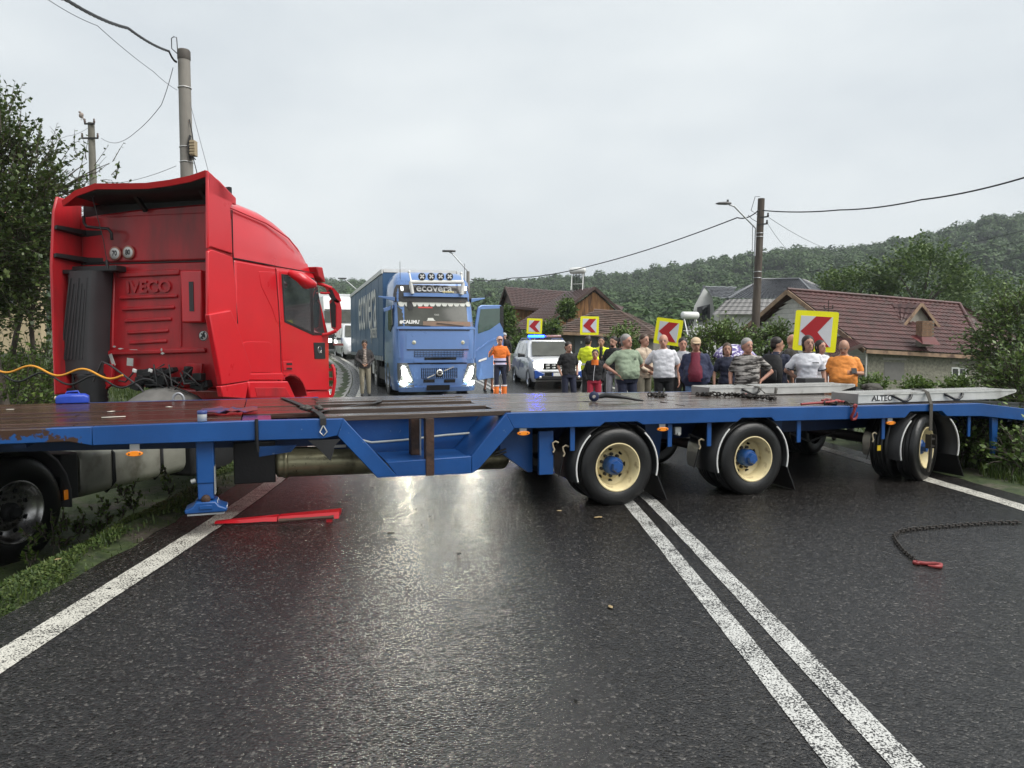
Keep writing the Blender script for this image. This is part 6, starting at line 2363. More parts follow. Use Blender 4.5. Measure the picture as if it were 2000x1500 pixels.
cpart(q, 'mirror_arms', RED)
q = MB()
q.tube([(.05, *CS(560, 533)), (.22, *CS(571, 541, .1)), (.30, *CS(582, 553, .15)), (.28, *CS(598, 556, .15))], [.05, .09, .10, .06], 10)
cpart(q, 'kerb_mirror', RED)
q = MB()
q.prism([(3.0, 2.5), (3.17, 1.76), (3.19, 1.78), (3.03, 2.52)], -2.3, -.2, 'yz')
cpart(q, 'windscreen', CABGLASS)
# chassis, wheels, tank
for u in (-1.72, -.88):
    q = MB()
    q.box(u, u + .1, -4.2, 3.0, .22, .50)
    cpart(q, 'chassis_rail', BLACKST)
for v in (-2.97, 1.98):
    q = MB()
    q.tube([(-2.2, v, .0), (-.3, v, .0)], .09, 10)
    cpart(q, 'axle', BLACKST)
    add_wheel(tractor, (.0, v, .0), (0, 0, R(90)), .525, .30, .292, .11, CHROME, BLACKST, twin=(v < 0))
    add_wheel(tractor, (-2.5, v, .0), (0, 0, R(-90)), .525, .30, .292, .11, CHROME, BLACKST, twin=(v < 0))
    q = MB()
    rings = []
    for k in range(13):
        a = R(lerp(-8, 188, k / 12))
        c, s_ = math.cos(a), math.sin(a)
        rings.append([(.0, v + .60 * c, .6 * s_), (-.62, v + .60 * c, .6 * s_), (-.62, v + .64 * c, .64 * s_), (.0, v + .64 * c, .64 * s_)])
    q.loft(rings)
    cpart(q, 'wheel_guard', GREYPL)
q = MB()
rings = []
for v, s_ in ((-2.14, .93), (-2.10, 1.0), (-.50, 1.0), (-.46, .93)):
    pts = []
    for (cx, cz, a0) in ((-.17, .36, 0), (-.53, .36, 90), (-.53, .06, 180), (-.17, .06, 270)):
        for i in range(5):
            a = R(a0 + 22.5 * i)
            pts.append(((-.35 + (cx + .35 + .11 * math.cos(a)) * s_), v, .21 + (cz - .21 + .11 * math.sin(a)) * s_))
    rings.append(pts)
q.loft(rings)
tank = cpart(q, 'fuel_tank', TANKM, angle=40)
for v in (-1.72, -.95):
    q = MB()
    q.tube([(-.6, v, .48), (-.17, v + .02, .485), (-.055, v + .02, .37), (-.05, v + .02, .06), (-.15, v, -.06)], .022, 6)
    q.build('tank_strap', BLKPL, tank)
q = MB()
q.lathe([(.001, .03), (.05, .03), (.055, .0)], (-.25, -.7, .47), (0, 0, 1), 14)
q.build('filler_cap', BLKPL, tank)
q = MB()
q.box(-.45, -.04, -2.42, -2.2, -.02, .46)
cpart(q, 'battery_box', BLACKST, bevel=.02)
q = MB()
q.box(-.02, -.005, -2.42, -2.36, -.0, .10)
cpart(q, 'amber_reflector', AMBER, bevel=.004)
q = MB()
q.box(-.7, -.1, -.3, 1.2, -.15, .5)
cpart(q, 'silencer_box', BLACKST, bevel=.04)

# broken red trim strip on the road
s_a, s_b = on_ground(422, 1024, .02), on_ground(662, 1008, .05)
stp_ = root('broken_trim_strip', 'broken red bodywork strip lying on the wet road', 'debris', s_a)
dv_ = s_b - s_a
q = MB()
nn = 10
rings = []
for k in range(nn + 1):
    t = k / nn
    c = dv_ * t
    w_ = lerp(.035, .06, t)
    h_ = lerp(.03, .045, t)
    j = .006 * noise.noise(Vector((t * 9, 0, 0)))
    rings.append([(c.x, c.y - w_, .012 + j + c.z * .3), (c.x, c.y - w_ * .6, h_ + .03 * t + j), (c.x, c.y + w_ * .7, h_ + .045 * t), (c.x, c.y + w_, .02 + .04 * t)])
q.loft(rings[:6], smooth=False)
q.build('red_strip', RED, stp_)
q = MB()
q.loft([[Vector(p) + Vector((.012, 0, .002)) for p in r_] for r_ in rings[5:]], smooth=False)
q.build('red_strip', RED, stp_)
q = MB()
P_ = [dv_ * t + Vector((0, -.055, .006 + .012 * abs(noise.noise(Vector((t * 14, 3, 0)))) )) for t in [.52 + .45 * k / 9 for k in range(10)]]
q.tube(P_, [.012 + .008 * rnd.random() for _ in P_], 5)
q.build('torn_edge', M('torn_brown_foam', (.10, .06, .045), .8, var=.3), stp_)
q = MB()
q.obox(dv_ + Vector((-.07, -.05, -.02)), .05, .04, .05)
q.build('clip', RED_D, stp_)
# ------------------------------------------------------------------ other vehicles
def inset_quad(c, u0, u1, v0, v1, off, t=.012):
    """plate lying just proud of the bilinear quad c = (p00, p10, p11, p01)"""
    p00, p10, p11, p01 = map(Vector, c)
    nn = (p10 - p00).cross(p01 - p00).normalized()
    f = [p00.lerp(p10, u).lerp(p01.lerp(p11, u), v) for u, v in ((u0, v0), (u1, v0), (u1, v1), (u0, v1))]
    q = MB()
    q.add([p + nn * off for p in f] + [p + nn * (off - t) for p in f], [(0, 1, 2, 3), (7, 6, 5, 4), (0, 4, 5, 1), (1, 5, 6, 2), (2, 6, 7, 3), (3, 7, 4, 0)])
    return q
SKYBLUE = M('metallic_blue_paint', (.12, .225, .48), .30, metal=.15, coat=.8, var=.06, vscale=1.5, crough=.06)
NAVYC = M('blue_curtain', (.030, .085, .185), .38, var=.16, vscale=1.2, col2=(.06, .13, .24), fac2=.62, s2=1.4, bump=.25, bscale=2.0, hard2=.25, stretch=(1, 2.5, .4))
GLOSSB = M('gloss_black', (.012, .012, .013), .16, coat=.6, var=.2)
HEADL = M('lit_headlamp', (.9, .9, .85), .2, emit=(1.0, .97, .80), estr=95)
DRL = M('lit_daylight_strip', (.9, .9, .9), .2, emit=(1.0, .99, .92), estr=3)
WSCREEN = M('windscreen_glass', (.075, .078, .068), .12, var=.25, vscale=2, spec=.35, rvar=.03)
SILVER = M('bright_silver', (.72, .72, .71), .25, metal=.6, var=.06)
OFFW = M('offwhite_lace', (.62, .63, .58), .8, var=.1)

BA = R(16.7)
bo = at(852, 668, 21.7)
bo.z = zroad(21.7) + .012
blue_lorry = root('blue_lorry', 'metallic blue lorry with lit headlamps and roof light bar facing the camera', 'lorry', bo, BA)
_bx = Vector((math.cos(BA), math.sin(BA), 0))
_by = Vector((-math.sin(BA), math.cos(BA), 0))
def BF(px, py, y=0.0):
    d = ray(px, py)
    P = bo + _by * y
    q = _C + d * ((P - _C).dot(_by) / d.dot(_by)) - bo
    return q.dot(_bx), q.z
FZ = [(.10, .10), (.35, .02), (.7, 0), (1.3, .0), (2.0, .03), (2.12, .06), (2.75, .26), (3.05, .30), (3.4, .46), (3.62, .72), (3.72, 1.0)]
WZ = [(.10, 1.17), (.35, 1.23), (.7, 1.25), (1.3, 1.25), (2.0, 1.24), (2.75, 1.20), (3.4, 1.15), (3.62, 1.06), (3.72, .96)]
def surf(x, z):
    w = interp(WZ, z)
    a = min(1, abs(x) / w)
    return interp(FZ, z) + .10 * a * a + .16 * max(0, (a - .82) / .18) ** 2
def plan(z, yb=2.25):
    w = interp(WZ, z)
    xs = [-1, -.97, -.9, -.75, -.5, -.2, .2, .5, .75, .9, .97, 1]
    pts = [(x * w, surf(x * w, z) + (.12 if abs(x) == 1 else 0), z) for x in xs]
    return pts + [(w, yb, z), (-w, yb, z)]
q = MB()
q.loft([plan(z) for z in (.16, .35, .7, 1.0, 1.3, 1.7, 2.0, 2.12, 2.4, 2.75, 3.05, 3.25, 3.4, 3.52, 3.62, 3.69, 3.72)])
cab = q.build('cab_shell', SKYBLUE, blue_lorry, angle=50)
def fp(name, px, d, mat, parent=blue_lorry, th=.015, n=10, bev=0):
    """panel on the front skin; px = list of (left_px, right_px, py) rows from top to bottom"""
    q_ = MB()
    rows = []
    for (xa, xb, py) in px:
        x0, z = BF(xa, py, .1)
        x1, _ = BF(xb, py, .1)
        rows.append([(lerp(x0, x1, k / n), surf(lerp(x0, x1, k / n), z) - d, z) for k in range(n + 1)])
    back = [[(x, y + th, z) for x, y, z in r_] for r_ in rows]
    q_.grid(rows)
    q_.grid(back)
    for a_, b_ in ((rows[0], back[0]), (rows[-1], back[-1])):
        q_.grid([a_, b_], smooth=False)
    q_.grid([[r_[0] for r_ in rows], [r_[0] for r_ in back]], smooth=False)
    q_.grid([[r_[-1] for r_ in rows], [r_[-1] for r_ in back]], smooth=False)
    return q_.build(name, mat, parent)
def rows(x0, x1, y0, y1, n=6): return [(x0, x1, lerp(y0, y1, k / n)) for k in range(n + 1)]
vis = fp('sun_visor', [(778, 920, 554), (774, 923, 562), (772, 925, 572), (772, 926, 582), (773, 926, 588)], .04, M('graphite_visor', (.045, .043, .043), .35, coat=.3, var=.1), th=.05)
fp('visor_lip', rows(790, 919, 571, 578, 3), .11, SKYBLUE, vis, .06)
ws = fp('windscreen', rows(778, 926, 588, 637), .006, WSCREEN)
for xa, xb in ((786, 789.5), (912, 915.5)):
    fp('marker_light', rows(xa, xb, 558, 566, 2), .055, DRL, vis)
for k in range(12):
    xa = 780 + k * 12.0
    fp('lace_scallop', [(xa, xa + 12, 588.5), (xa, xa + 12, 592), (xa + 1.0, xa + 11.0, 595.5), (xa + 3.2, xa + 8.8, 598)], .012, OFFW, ws, .004, 4)
fp('name_board', rows(818, 846, 598.5, 601.5, 2), .014, M('red_sign_face', (.5, .05, .04), .5), ws, .004)  # plain red sign board
x_, z_ = BF(804, 629, .1)
lettering('#CALIMUT!', .145, WHITEP, ws, (x_, surf(x_, z_) - .02, z_), (R(74), 0, 0), .002, 'lettering', .95, weight=.006)
x_, z_ = BF(852, 615, .2)
lettering('OLD', .07, OFFW, ws, (x_, surf(x_, z_) - .02, z_), (R(74), 0, 0), .002, 'lettering')
fp('dash_hat', [(836, 846, 621), (835, 848, 625), (833, 851, 626.5)], .012, OFFW, ws, .004, 4)
fp('dash_top', rows(826, 924, 627.5, 637, 2), .009, M('tan_dashboard', (.20, .13, .09), .6), ws, .002)
fp('driver_camera', [(797, 806, 589), (796, 810, 599), (800, 806, 605)], .02, BLKPL, ws, .02, 4)
for a_, b_ in (((800, 634), (840, 637)), ((852, 631), (905, 637))):
    q = MB()
    P_ = []
    for t in (0, .4, .8, 1):
        x_, z_ = BF(lerp(a_[0], b_[0], t), lerp(a_[1], b_[1], t), .1)
        P_.append((x_, surf(x_, z_) - .04, z_))
    q.tube(P_, .012, 5)
    q.build('wiper', BLKPL, blue_lorry)
fp('scuttle_trim', rows(775, 930, 638.5, 642.5, 2), .05, SKYBLUE, th=.05)
fp('shut_line', rows(776, 930, 643.5, 645.5, 1), .008, GLOSSB)
fp('upper_panel', rows(793, 915, 652, 682, 4), .012, SKYBLUE)
fp('shut_line', rows(794, 915, 682.5, 684, 1), .014, GLOSSB)
ug = fp('upper_grille', rows(808, 905, 685, 697, 3), .010, GLOSSB)
for k in range(33):
    for j in range(3):
        fp('grille_cell', rows(809 + k * 2.92, 810.9 + k * 2.92, 685.5 + j * 4, 688.3 + j * 4, 1), .022, SKYBLUE, ug, .01, 1)
fp('grille_slot', rows(828, 890, 698, 703, 1), .012, GLOSSB)
fp('step_ledge', rows(808, 905, 703.5, 708, 1), .03, SKYBLUE, th=.03)
fp('shut_line', [(795, 912, 709), (795, 912, 711)], .012, GLOSSB)
for px in (808, 903):
    x_, z_ = BF(px, 669, .1)
    q = MB()
    q.lathe([(.001, -.012), (.055, -.010), (.06, 0)], (x_, surf(x_, z_) - .012, z_), (0, 1, 0), 20)
    bd = q.build('round_badge', M('pale_badge', (.55, .56, .44), .4), blue_lorry)
    lettering('L' if px < 850 else 'V', .07, M('badge_green', (.10, .13, .05), .5), bd, (x_, surf(x_, z_) - .026, z_), (R(90), 0, 0), .002, 'lettering')
lg = fp('lower_grille', rows(822, 892, 719, 739, 3), .008, GLOSSB)
for k in range(17):
    for j in range(7):
        if abs(823.5 + k * 4.05 - 856) < 7 and 1 <= j <= 5: continue
        fp('grille_cell', rows(823 + k * 4.05, 825.6 + k * 4.05, 719.6 + j * 2.8, 721.4 + j * 2.8, 1), .02, SKYBLUE, lg, .008, 1)
x_, z_ = BF(857, 727.5, .1)
q = MB()
q.lathe([(.062, -.03), (.098, -.03), (.098, .02), (.062, .02)], (x_, surf(x_, z_) - .02, z_), (0, 1, 0), 28, closed=True)
em = q.build('ring_emblem', SILVER, blue_lorry)
q = MB()
q.lathe([(.001, -.02), (.064, -.018), (.064, .02)], (x_, surf(x_, z_) - .02, z_), (0, 1, 0), 24)
q.build('emblem_disc', GLOSSB, em)
lettering('VOLVO', .036, SILVER, em, (x_, surf(x_, z_) - .046, z_), (R(90), 0, 0), .001)
q = MB()
for a_, b_ in (((833, 738), (848, 731)), ((866, 724), (885, 716))):
    (xa, za), (xb, zb) = BF(*a_, .1), BF(*b_, .1)
    q.bar((xa, surf(xa, za) - .03, za), (xb, surf(xb, zb) - .03, zb), .015, .03)
q.build('diagonal_bar', SILVER, em)
for xa, xb in ((826, 848), (866, 888)):
    fp('lower_intake', rows(xa, xb, 740.5, 747, 1), .008, GLOSSB)
for sgn in (-1, 1):
    f_ = lambda x: x if sgn < 0 else 1709 - x
    def r_(xa, xb, y):
        a_, b_ = f_(xa), f_(xb)
        return (min(a_, b_), max(a_, b_), y)
    hsg = fp('lamp_housing', [r_(776, 796, 709), r_(776, 801, 725), r_(777, 806, 742), r_(780, 809, 757)], .010, M('smoked_lamp', (.10, .11, .12), .2, coat=.8))
    fp('headlamp', [r_(785, 789.5, 716), r_(785, 792, 723), r_(786, 795.5, 732), r_(790, 800, 739), r_(797, 802.5, 743)], .026, HEADL, hsg)
    fp('fog_lamp', [r_(782, 787, 745), r_(782, 794, 749), r_(786, 794, 751.5)], .026, HEADL, hsg)
    fp('corner_flap', [r_(776.5, 779, 640), r_(777, 781, 670), r_(778, 783, 700)], .01, SKYBLUE)
fp('bumper_lip', [(778, 930, 757), (780, 929, 766)], .035, SKYBLUE, th=.06)
fp('number_plate', rows(832, 877, 752, 762, 1), .07, BLKPL)
# roof lamps on a white bar
lb = part_root('light_bar', blue_lorry)
(x0, z0), (x1, z1) = BF(801, 551, .2), BF(905, 551, .2)
yb = .18
q = MB()
q.tube([(x0, yb, z0), (x1, yb, z1)], .06, 12)
q.build('cross_tube', WHITEP, lb)
for x_ in (x0 + .01, x1 - .01):
    q = MB()
    q.tube([(x_, yb, z0 + .02), (x_ + (.05 if x_ < 0 else -.05), yb - .02, z0 - .34)], .055, 10)
    q.build('down_tube', WHITEP, lb)
    q = MB()
    q.tube([(x_ + (.02 if x_ < 0 else -.02), yb, z0 + .02), (x_, yb + .25, z0 + .30)], .028, 8)
    q.lathe([(.001, .08), (.03, .08), (.05, .02), (.02, 0)], (x_, yb + .25, z0 + .28), (0, 0, 1), 10)
    q.build('horn_stay', WHITEP, lb)
for px in (823.5, 841.5, 859.5, 877):
    x_, z_ = BF(px, 540.5, .2)
    lp = part_root('spot_lamp', lb, (x_, yb - .02, z_))
    q = MB()
    q.lathe([(.02, .12), (.08, .08), (.112, .0), (.112, -.03), (.10, -.035)], (0, 0, 0), (0, 1, 0), 22)
    q.disc((0, -.03, 0), (0, 1, 0), .10, 22)
    q.build('lamp_shell', GLOSSB, lp)
    q = MB()
    for a in (45, 135):
        q.obox((0, -.045, 0), .15, .012, .038, Matrix.Rotation(R(a), 3, 'Y'))
    q.build('white_cross', DRL if False else WHITEP, lp)
x_, z_ = BF(849, 563, .2)
lettering('ecovera', .32, WHITEP, vis, (x_, surf(x_, z_) - .075, z_), (R(70), 0, 0), .004, 'lettering', 1.06, weight=.006)
x_, z_ = BF(876, 569.5, .2)
lettering('systems', .10, M('sign_cream', (.7, .6, .3), .5), vis, (x_, surf(x_, z_) - .085, z_), (R(70), 0, 0), .004, 'lettering', 1.1, weight=.003)
for s_, px in ((-1, 748), (1, 946)):
    q = MB()
    q.loft([[(s_ * 1.16, .35, 2.92), (s_ * 1.16, .65, 2.92), (s_ * 1.16, .65, 2.82), (s_ * 1.16, .35, 2.80)], [(s_ * 1.62, .52, 2.96), (s_ * 1.62, .62, 2.96), (s_ * 1.62, .62, 2.93), (s_ * 1.62, .52, 2.92)]], smooth=False)
    q.build('camera_wing', SKYBLUE, blue_lorry, bevel=.01)
    q = MB()
    q.tube([(s_ * .98, .5, 3.45), (s_ * .98, .5, 3.98)], .008, 5)
    q.build('aerial', BLKPL, blue_lorry)
q = MB()
q.loft([[(-1.2, .45, 2.70), (-1.2, .62, 2.70), (-1.2, .62, 2.60), (-1.2, .45, 2.58)], [(-1.48, .5, 2.58), (-1.48, .62, 2.6), (-1.46, .62, 2.5), (-1.46, .5, 2.48)]], smooth=False)
q.build('kerb_mirror', SKYBLUE, blue_lorry, bevel=.01)
q = MB()
q.prism([(.28, 2.1), (.45, 2.68), (1.2, 2.70), (1.2, 1.98), (.7, 1.9)], -1.262, -1.24, 'yz')
q.build('side_window', WSCREEN, blue_lorry)
# open driver's door
dr2 = part_root('open_door', blue_lorry, (1.27, .33, 0), (0, 0, R(22)))
q = MB()
q.prism([(0, .62), (0, 2.05), (.12, 2.66), (.25, 2.73), (.98, 2.75), (1.08, 2.7), (1.1, 1.4), (1.1, .72), (.9, .5), (.1, .42)], 0, .06)
q.build('door_panel', SKYBLUE, dr2, bevel=.02)
q = MB()
q.prism([(.10, 2.08), (.20, 2.60), (.97, 2.65), (.97, 2.22), (.55, 1.98), (.10, 1.85)], -.006, .066)
q.build('door_window', glass('green_door_glass', (.035, .07, .055)), dr2)
q = MB()
q.prism([(.95, 2.2), (.95, 2.72), (1.09, 2.72), (1.09, 2.0)], -.01, .07)
q.build('rear_door_pillar', BLKPL, dr2)
q = MB()
q.prism([(.10, .98), (.42, 1.06), (.42, 1.12), (.12, 1.04)], -.02, 0)
q.build('door_pocket', WHITEP, dr2)
q = MB()
q.prism([(0, 1.32), (.5, 1.62), (1.1, 1.85), (1.1, 1.80), (.5, 1.56), (0, 1.26)], -.015, 0)
q.build('door_crease', SKYBLUE, dr2)
for x_ in (-1.1, 1.1):
    w_ = add_wheel(blue_lorry, (x_ + (.15 if x_ > 0 else -.15), 1.45, .5), (0, 0, R(90) if x_ > 0 else R(-90)), .525, .30, .292, .11, CHROME, BLACKST, False)
q = MB()
q.box(-1.18, 1.18, .5, 5.5, .35, .75)
q.build('chassis', BLACKST, blue_lorry)
for y in (4.9,):
    for x_ in (-1.25, 1.25):
        add_wheel(blue_lorry, (x_, y, .5), (0, 0, R(90) if x_ > 0 else R(-90)), .525, .30, .292, .11, CHROME, BLACKST)
q = MB()
q.prism([(.9, .25), (.9, 1.0), (2.2, 1.0), (2.2, 2.0), (2.26, 2.0), (2.26, .3)], -1.24, -1.2, 'yz')
q.build('side_skirt', SKYBLUE, blue_lorry)

semi = root('curtain_trailer', 'blue curtain-sided semi-trailer lettered ecovera behind the blue lorry', 'trailer', bo + _by * 2.7, BA)
q = MB()
q.box(-1.24, 1.24, 0, 13.6, 1.0, 3.86)
q.build('cargo_body', NAVYC, semi, bevel=.03)
q = MB()
for x_ in (-1.275, 1.225):
    q.box(x_, x_ + .05, -.01, 13.61, 3.82, 3.96)
q.box(-1.2, 1.2, -.012, .04, 3.86, 3.97)
q.build('roof_rail', WHITEP, semi)
q = MB()
q.box(-1.2, 1.2, .05, 13.6, 3.86, 3.94)
q.build('roof_skin', M('offwhite_roof', (.6, .59, .55), .6), semi)
q = MB()
q.box(-1.262, -1.24, 0, 13.6, .98, 1.12)
q.build('side_rave', M('grey_rave', (.32, .35, .38), .4), semi)
for k in range(30):
    y = .3 + k * .45
    q = MB()
    q.box(-1.27, -1.258, y - .025, y + .025, .78, 1.15)
    q.build('curtain_buckle', BLKPL, semi)
for k in range(6):
    q = MB()
    y = 1.2 + k * 2.3
    q.box(-1.246, -1.238, y - .012, y + .012, 1.15, 3.8)
    q.build('curtain_pole', NAVYC, semi)
lettering('ecovera', 2.9, WHITEP, semi, (-1.256, 5.3, 3.0), (R(90), 0, R(-90)), .004, 'side_lettering', .76, weight=.012)
lettering('systems', .8, M('offwhite_roof'), semi, (-1.256, 2.8, 1.98), (R(90), 0, R(-90)), .004, 'side_lettering', .86)
for y in (8.6, 9.9, 11.2):
    for x_ in (-1.24, 1.24):
        add_wheel(semi, (x_, y, .5), (0, 0, R(90) if x_ > 0 else R(-90)), .525, .30, .292, .11, CHROME, BLACKST, False)
q = MB()
q.box(-1.2, -.7, 2.6, 3.8, .42, .9)
q.build('tool_box', M('offwhite_roof'), semi, bevel=.02)
q = MB()
q.box(-.6, .6, .5, 13.4, .65, 1.0)
q.build('chassis', BLACKST, semi)

# --- white lorry far behind
wo = at(672, 690, 46)
wz = zroad(46) + .012
white_lorry = root('white_lorry', 'white lorry waiting behind the blue curtain-sided trailer', 'lorry', (wo.x, wo.y, wz), R(24))
def simple_plan(z, w, f0, yb):
    xs = [-1, -.96, -.85, -.5, 0, .5, .85, .96, 1]
    return [(x * w, f0 + .1 * x * x + (.15 if abs(x) == 1 else 0), z) for x in xs] + [(w, yb, z), (-w, yb, z)]
q = MB()
q.loft([simple_plan(z, w, f, 2.2) for z, w, f in ((.3, 1.2, .08), (.6, 1.25, 0), (1.9, 1.25, .05), (2.7, 1.2, .25), (3.3, 1.18, .45), (3.62, 1.1, .9))])
q.build('cab_shell', WHITEP, white_lorry, angle=50)
for nm, z0, z1, w, mt, f in (('windscreen', 1.95, 2.68, 1.14, WSCREEN, .02), ('lower_grille', .72, 1.25, 1.0, GLOSSB, -.03), ('bumper', .3, .7, 1.2, BLKPL, -.04), ('visor_line', 2.72, 2.78, 1.1, BLKPL, .18)):
    q = MB()
    q.loft([[(x * w, interp([(.3, .0), (.6, -.02), (1.9, .02), (2.7, .22), (3.3, .4)], z) + f * 0 + .1 * x * x - .03, z) for x in (-1, -.5, 0, .5, 1)] + [(x * w, interp([(.3, .0), (.6, -.02), (1.9, .02), (2.7, .22), (3.3, .4)], z) + .1 * x * x + .06, z) for x in (1, .5, 0, -.5, -1)] for z in (z0, z1)], smooth=False)
    q.build(nm, mt, white_lorry)
for s_ in (-1, 1):
    q = MB()
    q.box(s_ * .95 - .2, s_ * .95 + .2, -.02, .1, .72, .95)
    q.build('headlamp', DRL, white_lorry, bevel=.03)
    q = MB()
    q.box(s_ * 1.42 - .1, s_ * 1.42 + .1, .3, .5, 1.9, 2.7)
    q.build('mirror', BLKPL, white_lorry, bevel=.04)
    add_wheel(white_lorry, (s_ * 1.22, 1.4, .5), (0, 0, R(90 * s_)), .525, .30, .292, .11, CHROME, BLACKST, False)
q = MB()
q.box(-.22, .22, -.05, -.02, .45, .57)
q.build('number_plate', WHITEP, white_lorry)
q = MB()
q.lathe([(.001, -.01), (.1, -.008), (.1, 0)], (0, .0, 1.62), (0, 1, 0), 16)
q.build('round_emblem', SILVER, white_lorry)
q = MB()
q.box(-1.25, 1.25, 2.6, 10, .95, 3.9)
q.build('box_body', M('white_box_body', (.6, .61, .62), .5), white_lorry, bevel=.03)

# --- cars: lofted body, glasshouse, wheels
def car(name, label, loc, rz, paint, Lc=4.34, Wc=.90, H=1.64, hood=1.0, van=False, cat='car'):
    rt_ = root(name, label, cat, loc, rz)
    q_ = MB()
    st = [(0.0, .42, .74, .74), (.05, .30, .86, .82), (.16, .24, .93, .87), (.5, .24, .99, Wc), (1.15, .24, 1.06, Wc), (2.2, .24, 1.08, Wc), (3.4, .26, 1.10, Wc), (4.1, .30, 1.12, Wc * .97), (Lc - .05, .36, 1.08, Wc * .9), (Lc, .45, 1.0, Wc * .84)]
    if van: st = [(y, z0, z1 + (.12 if y > .4 else 0), w) for y, z0, z1, w in st]
    rings_ = []
    for y, z0, z1, w in st:
        rings_.append([(-w * .93, y, z0), (-w, y, z0 + .12), (-w, y, (z0 + z1) / 2), (-w * .985, y, z1 - .12), (-w * .90, y, z1 - .02), (-w * .5, y, z1 + .02), (0, y, z1 + .03), (w * .5, y, z1 + .02), (w * .90, y, z1 - .02), (w * .985, y, z1 - .12), (w, y, (z0 + z1) / 2), (w, y, z0 + .12), (w * .93, y, z0)])
    q_.loft(rings_)
    body = q_.build('body', paint, rt_, angle=42)
    zb, zt = 1.04 + (.12 if van else 0), H
    b_ = [(-Wc * .93, 1.05), (Wc * .93, 1.05), (Wc * .93, Lc - .12), (-Wc * .93, Lc - .12)]
    t_ = [(-Wc * .74, 1.85), (Wc * .74, 1.85), (Wc * .74, Lc - .42), (-Wc * .74, Lc - .42)]
    def ring(s):
        P_ = [(lerp(b_[i][0], t_[i][0], s), lerp(b_[i][1], t_[i][1], s)) for i in range(4)]
        z = lerp(zb, zt - .05, s)
        (xa, ya), (xb, yb_), (xc, yc), (xd, yd) = P_
        e = .10
        return [(xa + e, ya, z), (0, ya - .05, z), (xb - e, yb_, z), (xb, yb_ + e, z), (xc, yc - e, z), (xc - e, yc, z), (xd + e, yd, z), (xd, yd - e, z), (xa, ya + e, z)]
    q_ = MB()
    top = [(x * .93, y * .97 + .07, zt) for x, y, z in ring(1)]
    q_.loft([ring(0), ring(.5), ring(1), top])
    q_.build('cabin', paint, rt_, angle=40)
    B = [Vector((x, y, zb)) for x, y in b_]
    Tq = [Vector((x, y, zt - .05)) for x, y in t_]
    inset_quad((B[0] + Vector((0, -.07, 0)), B[1] + Vector((0, -.07, 0)), Tq[1] + Vector((0, -.07, 0)), Tq[0] + Vector((0, -.07, 0))), .06, .94, .08, .95, .03).build('windscreen', WSCREEN, rt_)
    for s_ in (0, 1):
        c4 = (B[3], B[0], Tq[0], Tq[3]) if s_ == 0 else (B[1], B[2], Tq[2], Tq[1])
        for u0, u1 in ((.08, .27), (.30, .58), (.61, .84)):
            if s_ == 1: u0, u1 = 1 - u1, 1 - u0
            inset_quad(c4, u0, u1, .10, .88, .008).build('side_window', CABGLASS, rt_)
    for s_ in (-1, 1):
        q_ = MB()
        q_.loft([[(s_ * .88, 1.5, 1.05), (s_ * .88, 1.62, 1.05), (s_ * .88, 1.62, 1.15), (s_ * .88, 1.5, 1.15)], [(s_ * 1.12, 1.47, 1.04), (s_ * 1.12, 1.6, 1.04), (s_ * 1.1, 1.6, 1.19), (s_ * 1.1, 1.47, 1.19)]], smooth=False)
        q_.build('door_mirror', BLKPL, rt_, bevel=.03)
        for y in (.85, 3.52):
            q_ = MB()
            q_.lathe([(.39, .0), (.39, .02), (.02, .02)], (s_ * (Wc + .003), y, .37), (-s_, 0, 0), 28)
            q_.build('wheel_arch', BLKPL, rt_)
            add_wheel(rt_, (s_ * (Wc + .008), y, .34), (0, 0, R(90 * s_)), .34, .22, .215, .05, SILVER, SILVER, False)
    return rt_, body
PWHITE = M('white_car_paint', (.78, .79, .80), .25, coat=.7, var=.05)
pc = at(1093, 668, 24.3)
police, pbody = car('police_car', 'white and blue police car with lit headlamps and blue light bar', (pc.x, pc.y, zroad(24.3) + .012), R(10), PWHITE)
PBLUE = M('police_blue', (.02, .07, .30), .3, coat=.5, var=.06)
def pbox(name, x0, x1, y0, y1, z0, z1, mt, bev=.0, parent=police):
    q_ = MB()
    q_.box(x0, x1, y0, y1, z0, z1)
    return q_.build(name, mt, parent, bevel=bev)
gr_ = pbox('grille', -.56, .56, -.02, .06, .66, .86, GLOSSB, .02)
for k in range(5):
    for j in range(2):
        pbox('grille_block', -.46 + k * .20, -.34 + k * .20, -.03, -.018, .69 + j * .085, .735 + j * .085, SILVER, .006, gr_)
lettering('DACIA', .05, SILVER, gr_, (0, -.032, .725), (R(90), 0, 0), .002)
pbox('bumper', -.80, .80, -.04, .15, .30, .46, BLKPL, .04)
pbox('bumper_strip', -.80, .80, -.03, .1, .56, .65, PWHITE, .03)
pbox('lower_intake', -.5, .5, -.035, .1, .44, .56, GLOSSB, .01)
pbox('number_plate', -.26, .26, -.05, -.036, .44, .55, WHITEP)
pbox('plate_band', -.26, -.22, -.052, -.05, .44, .55, PBLUE)
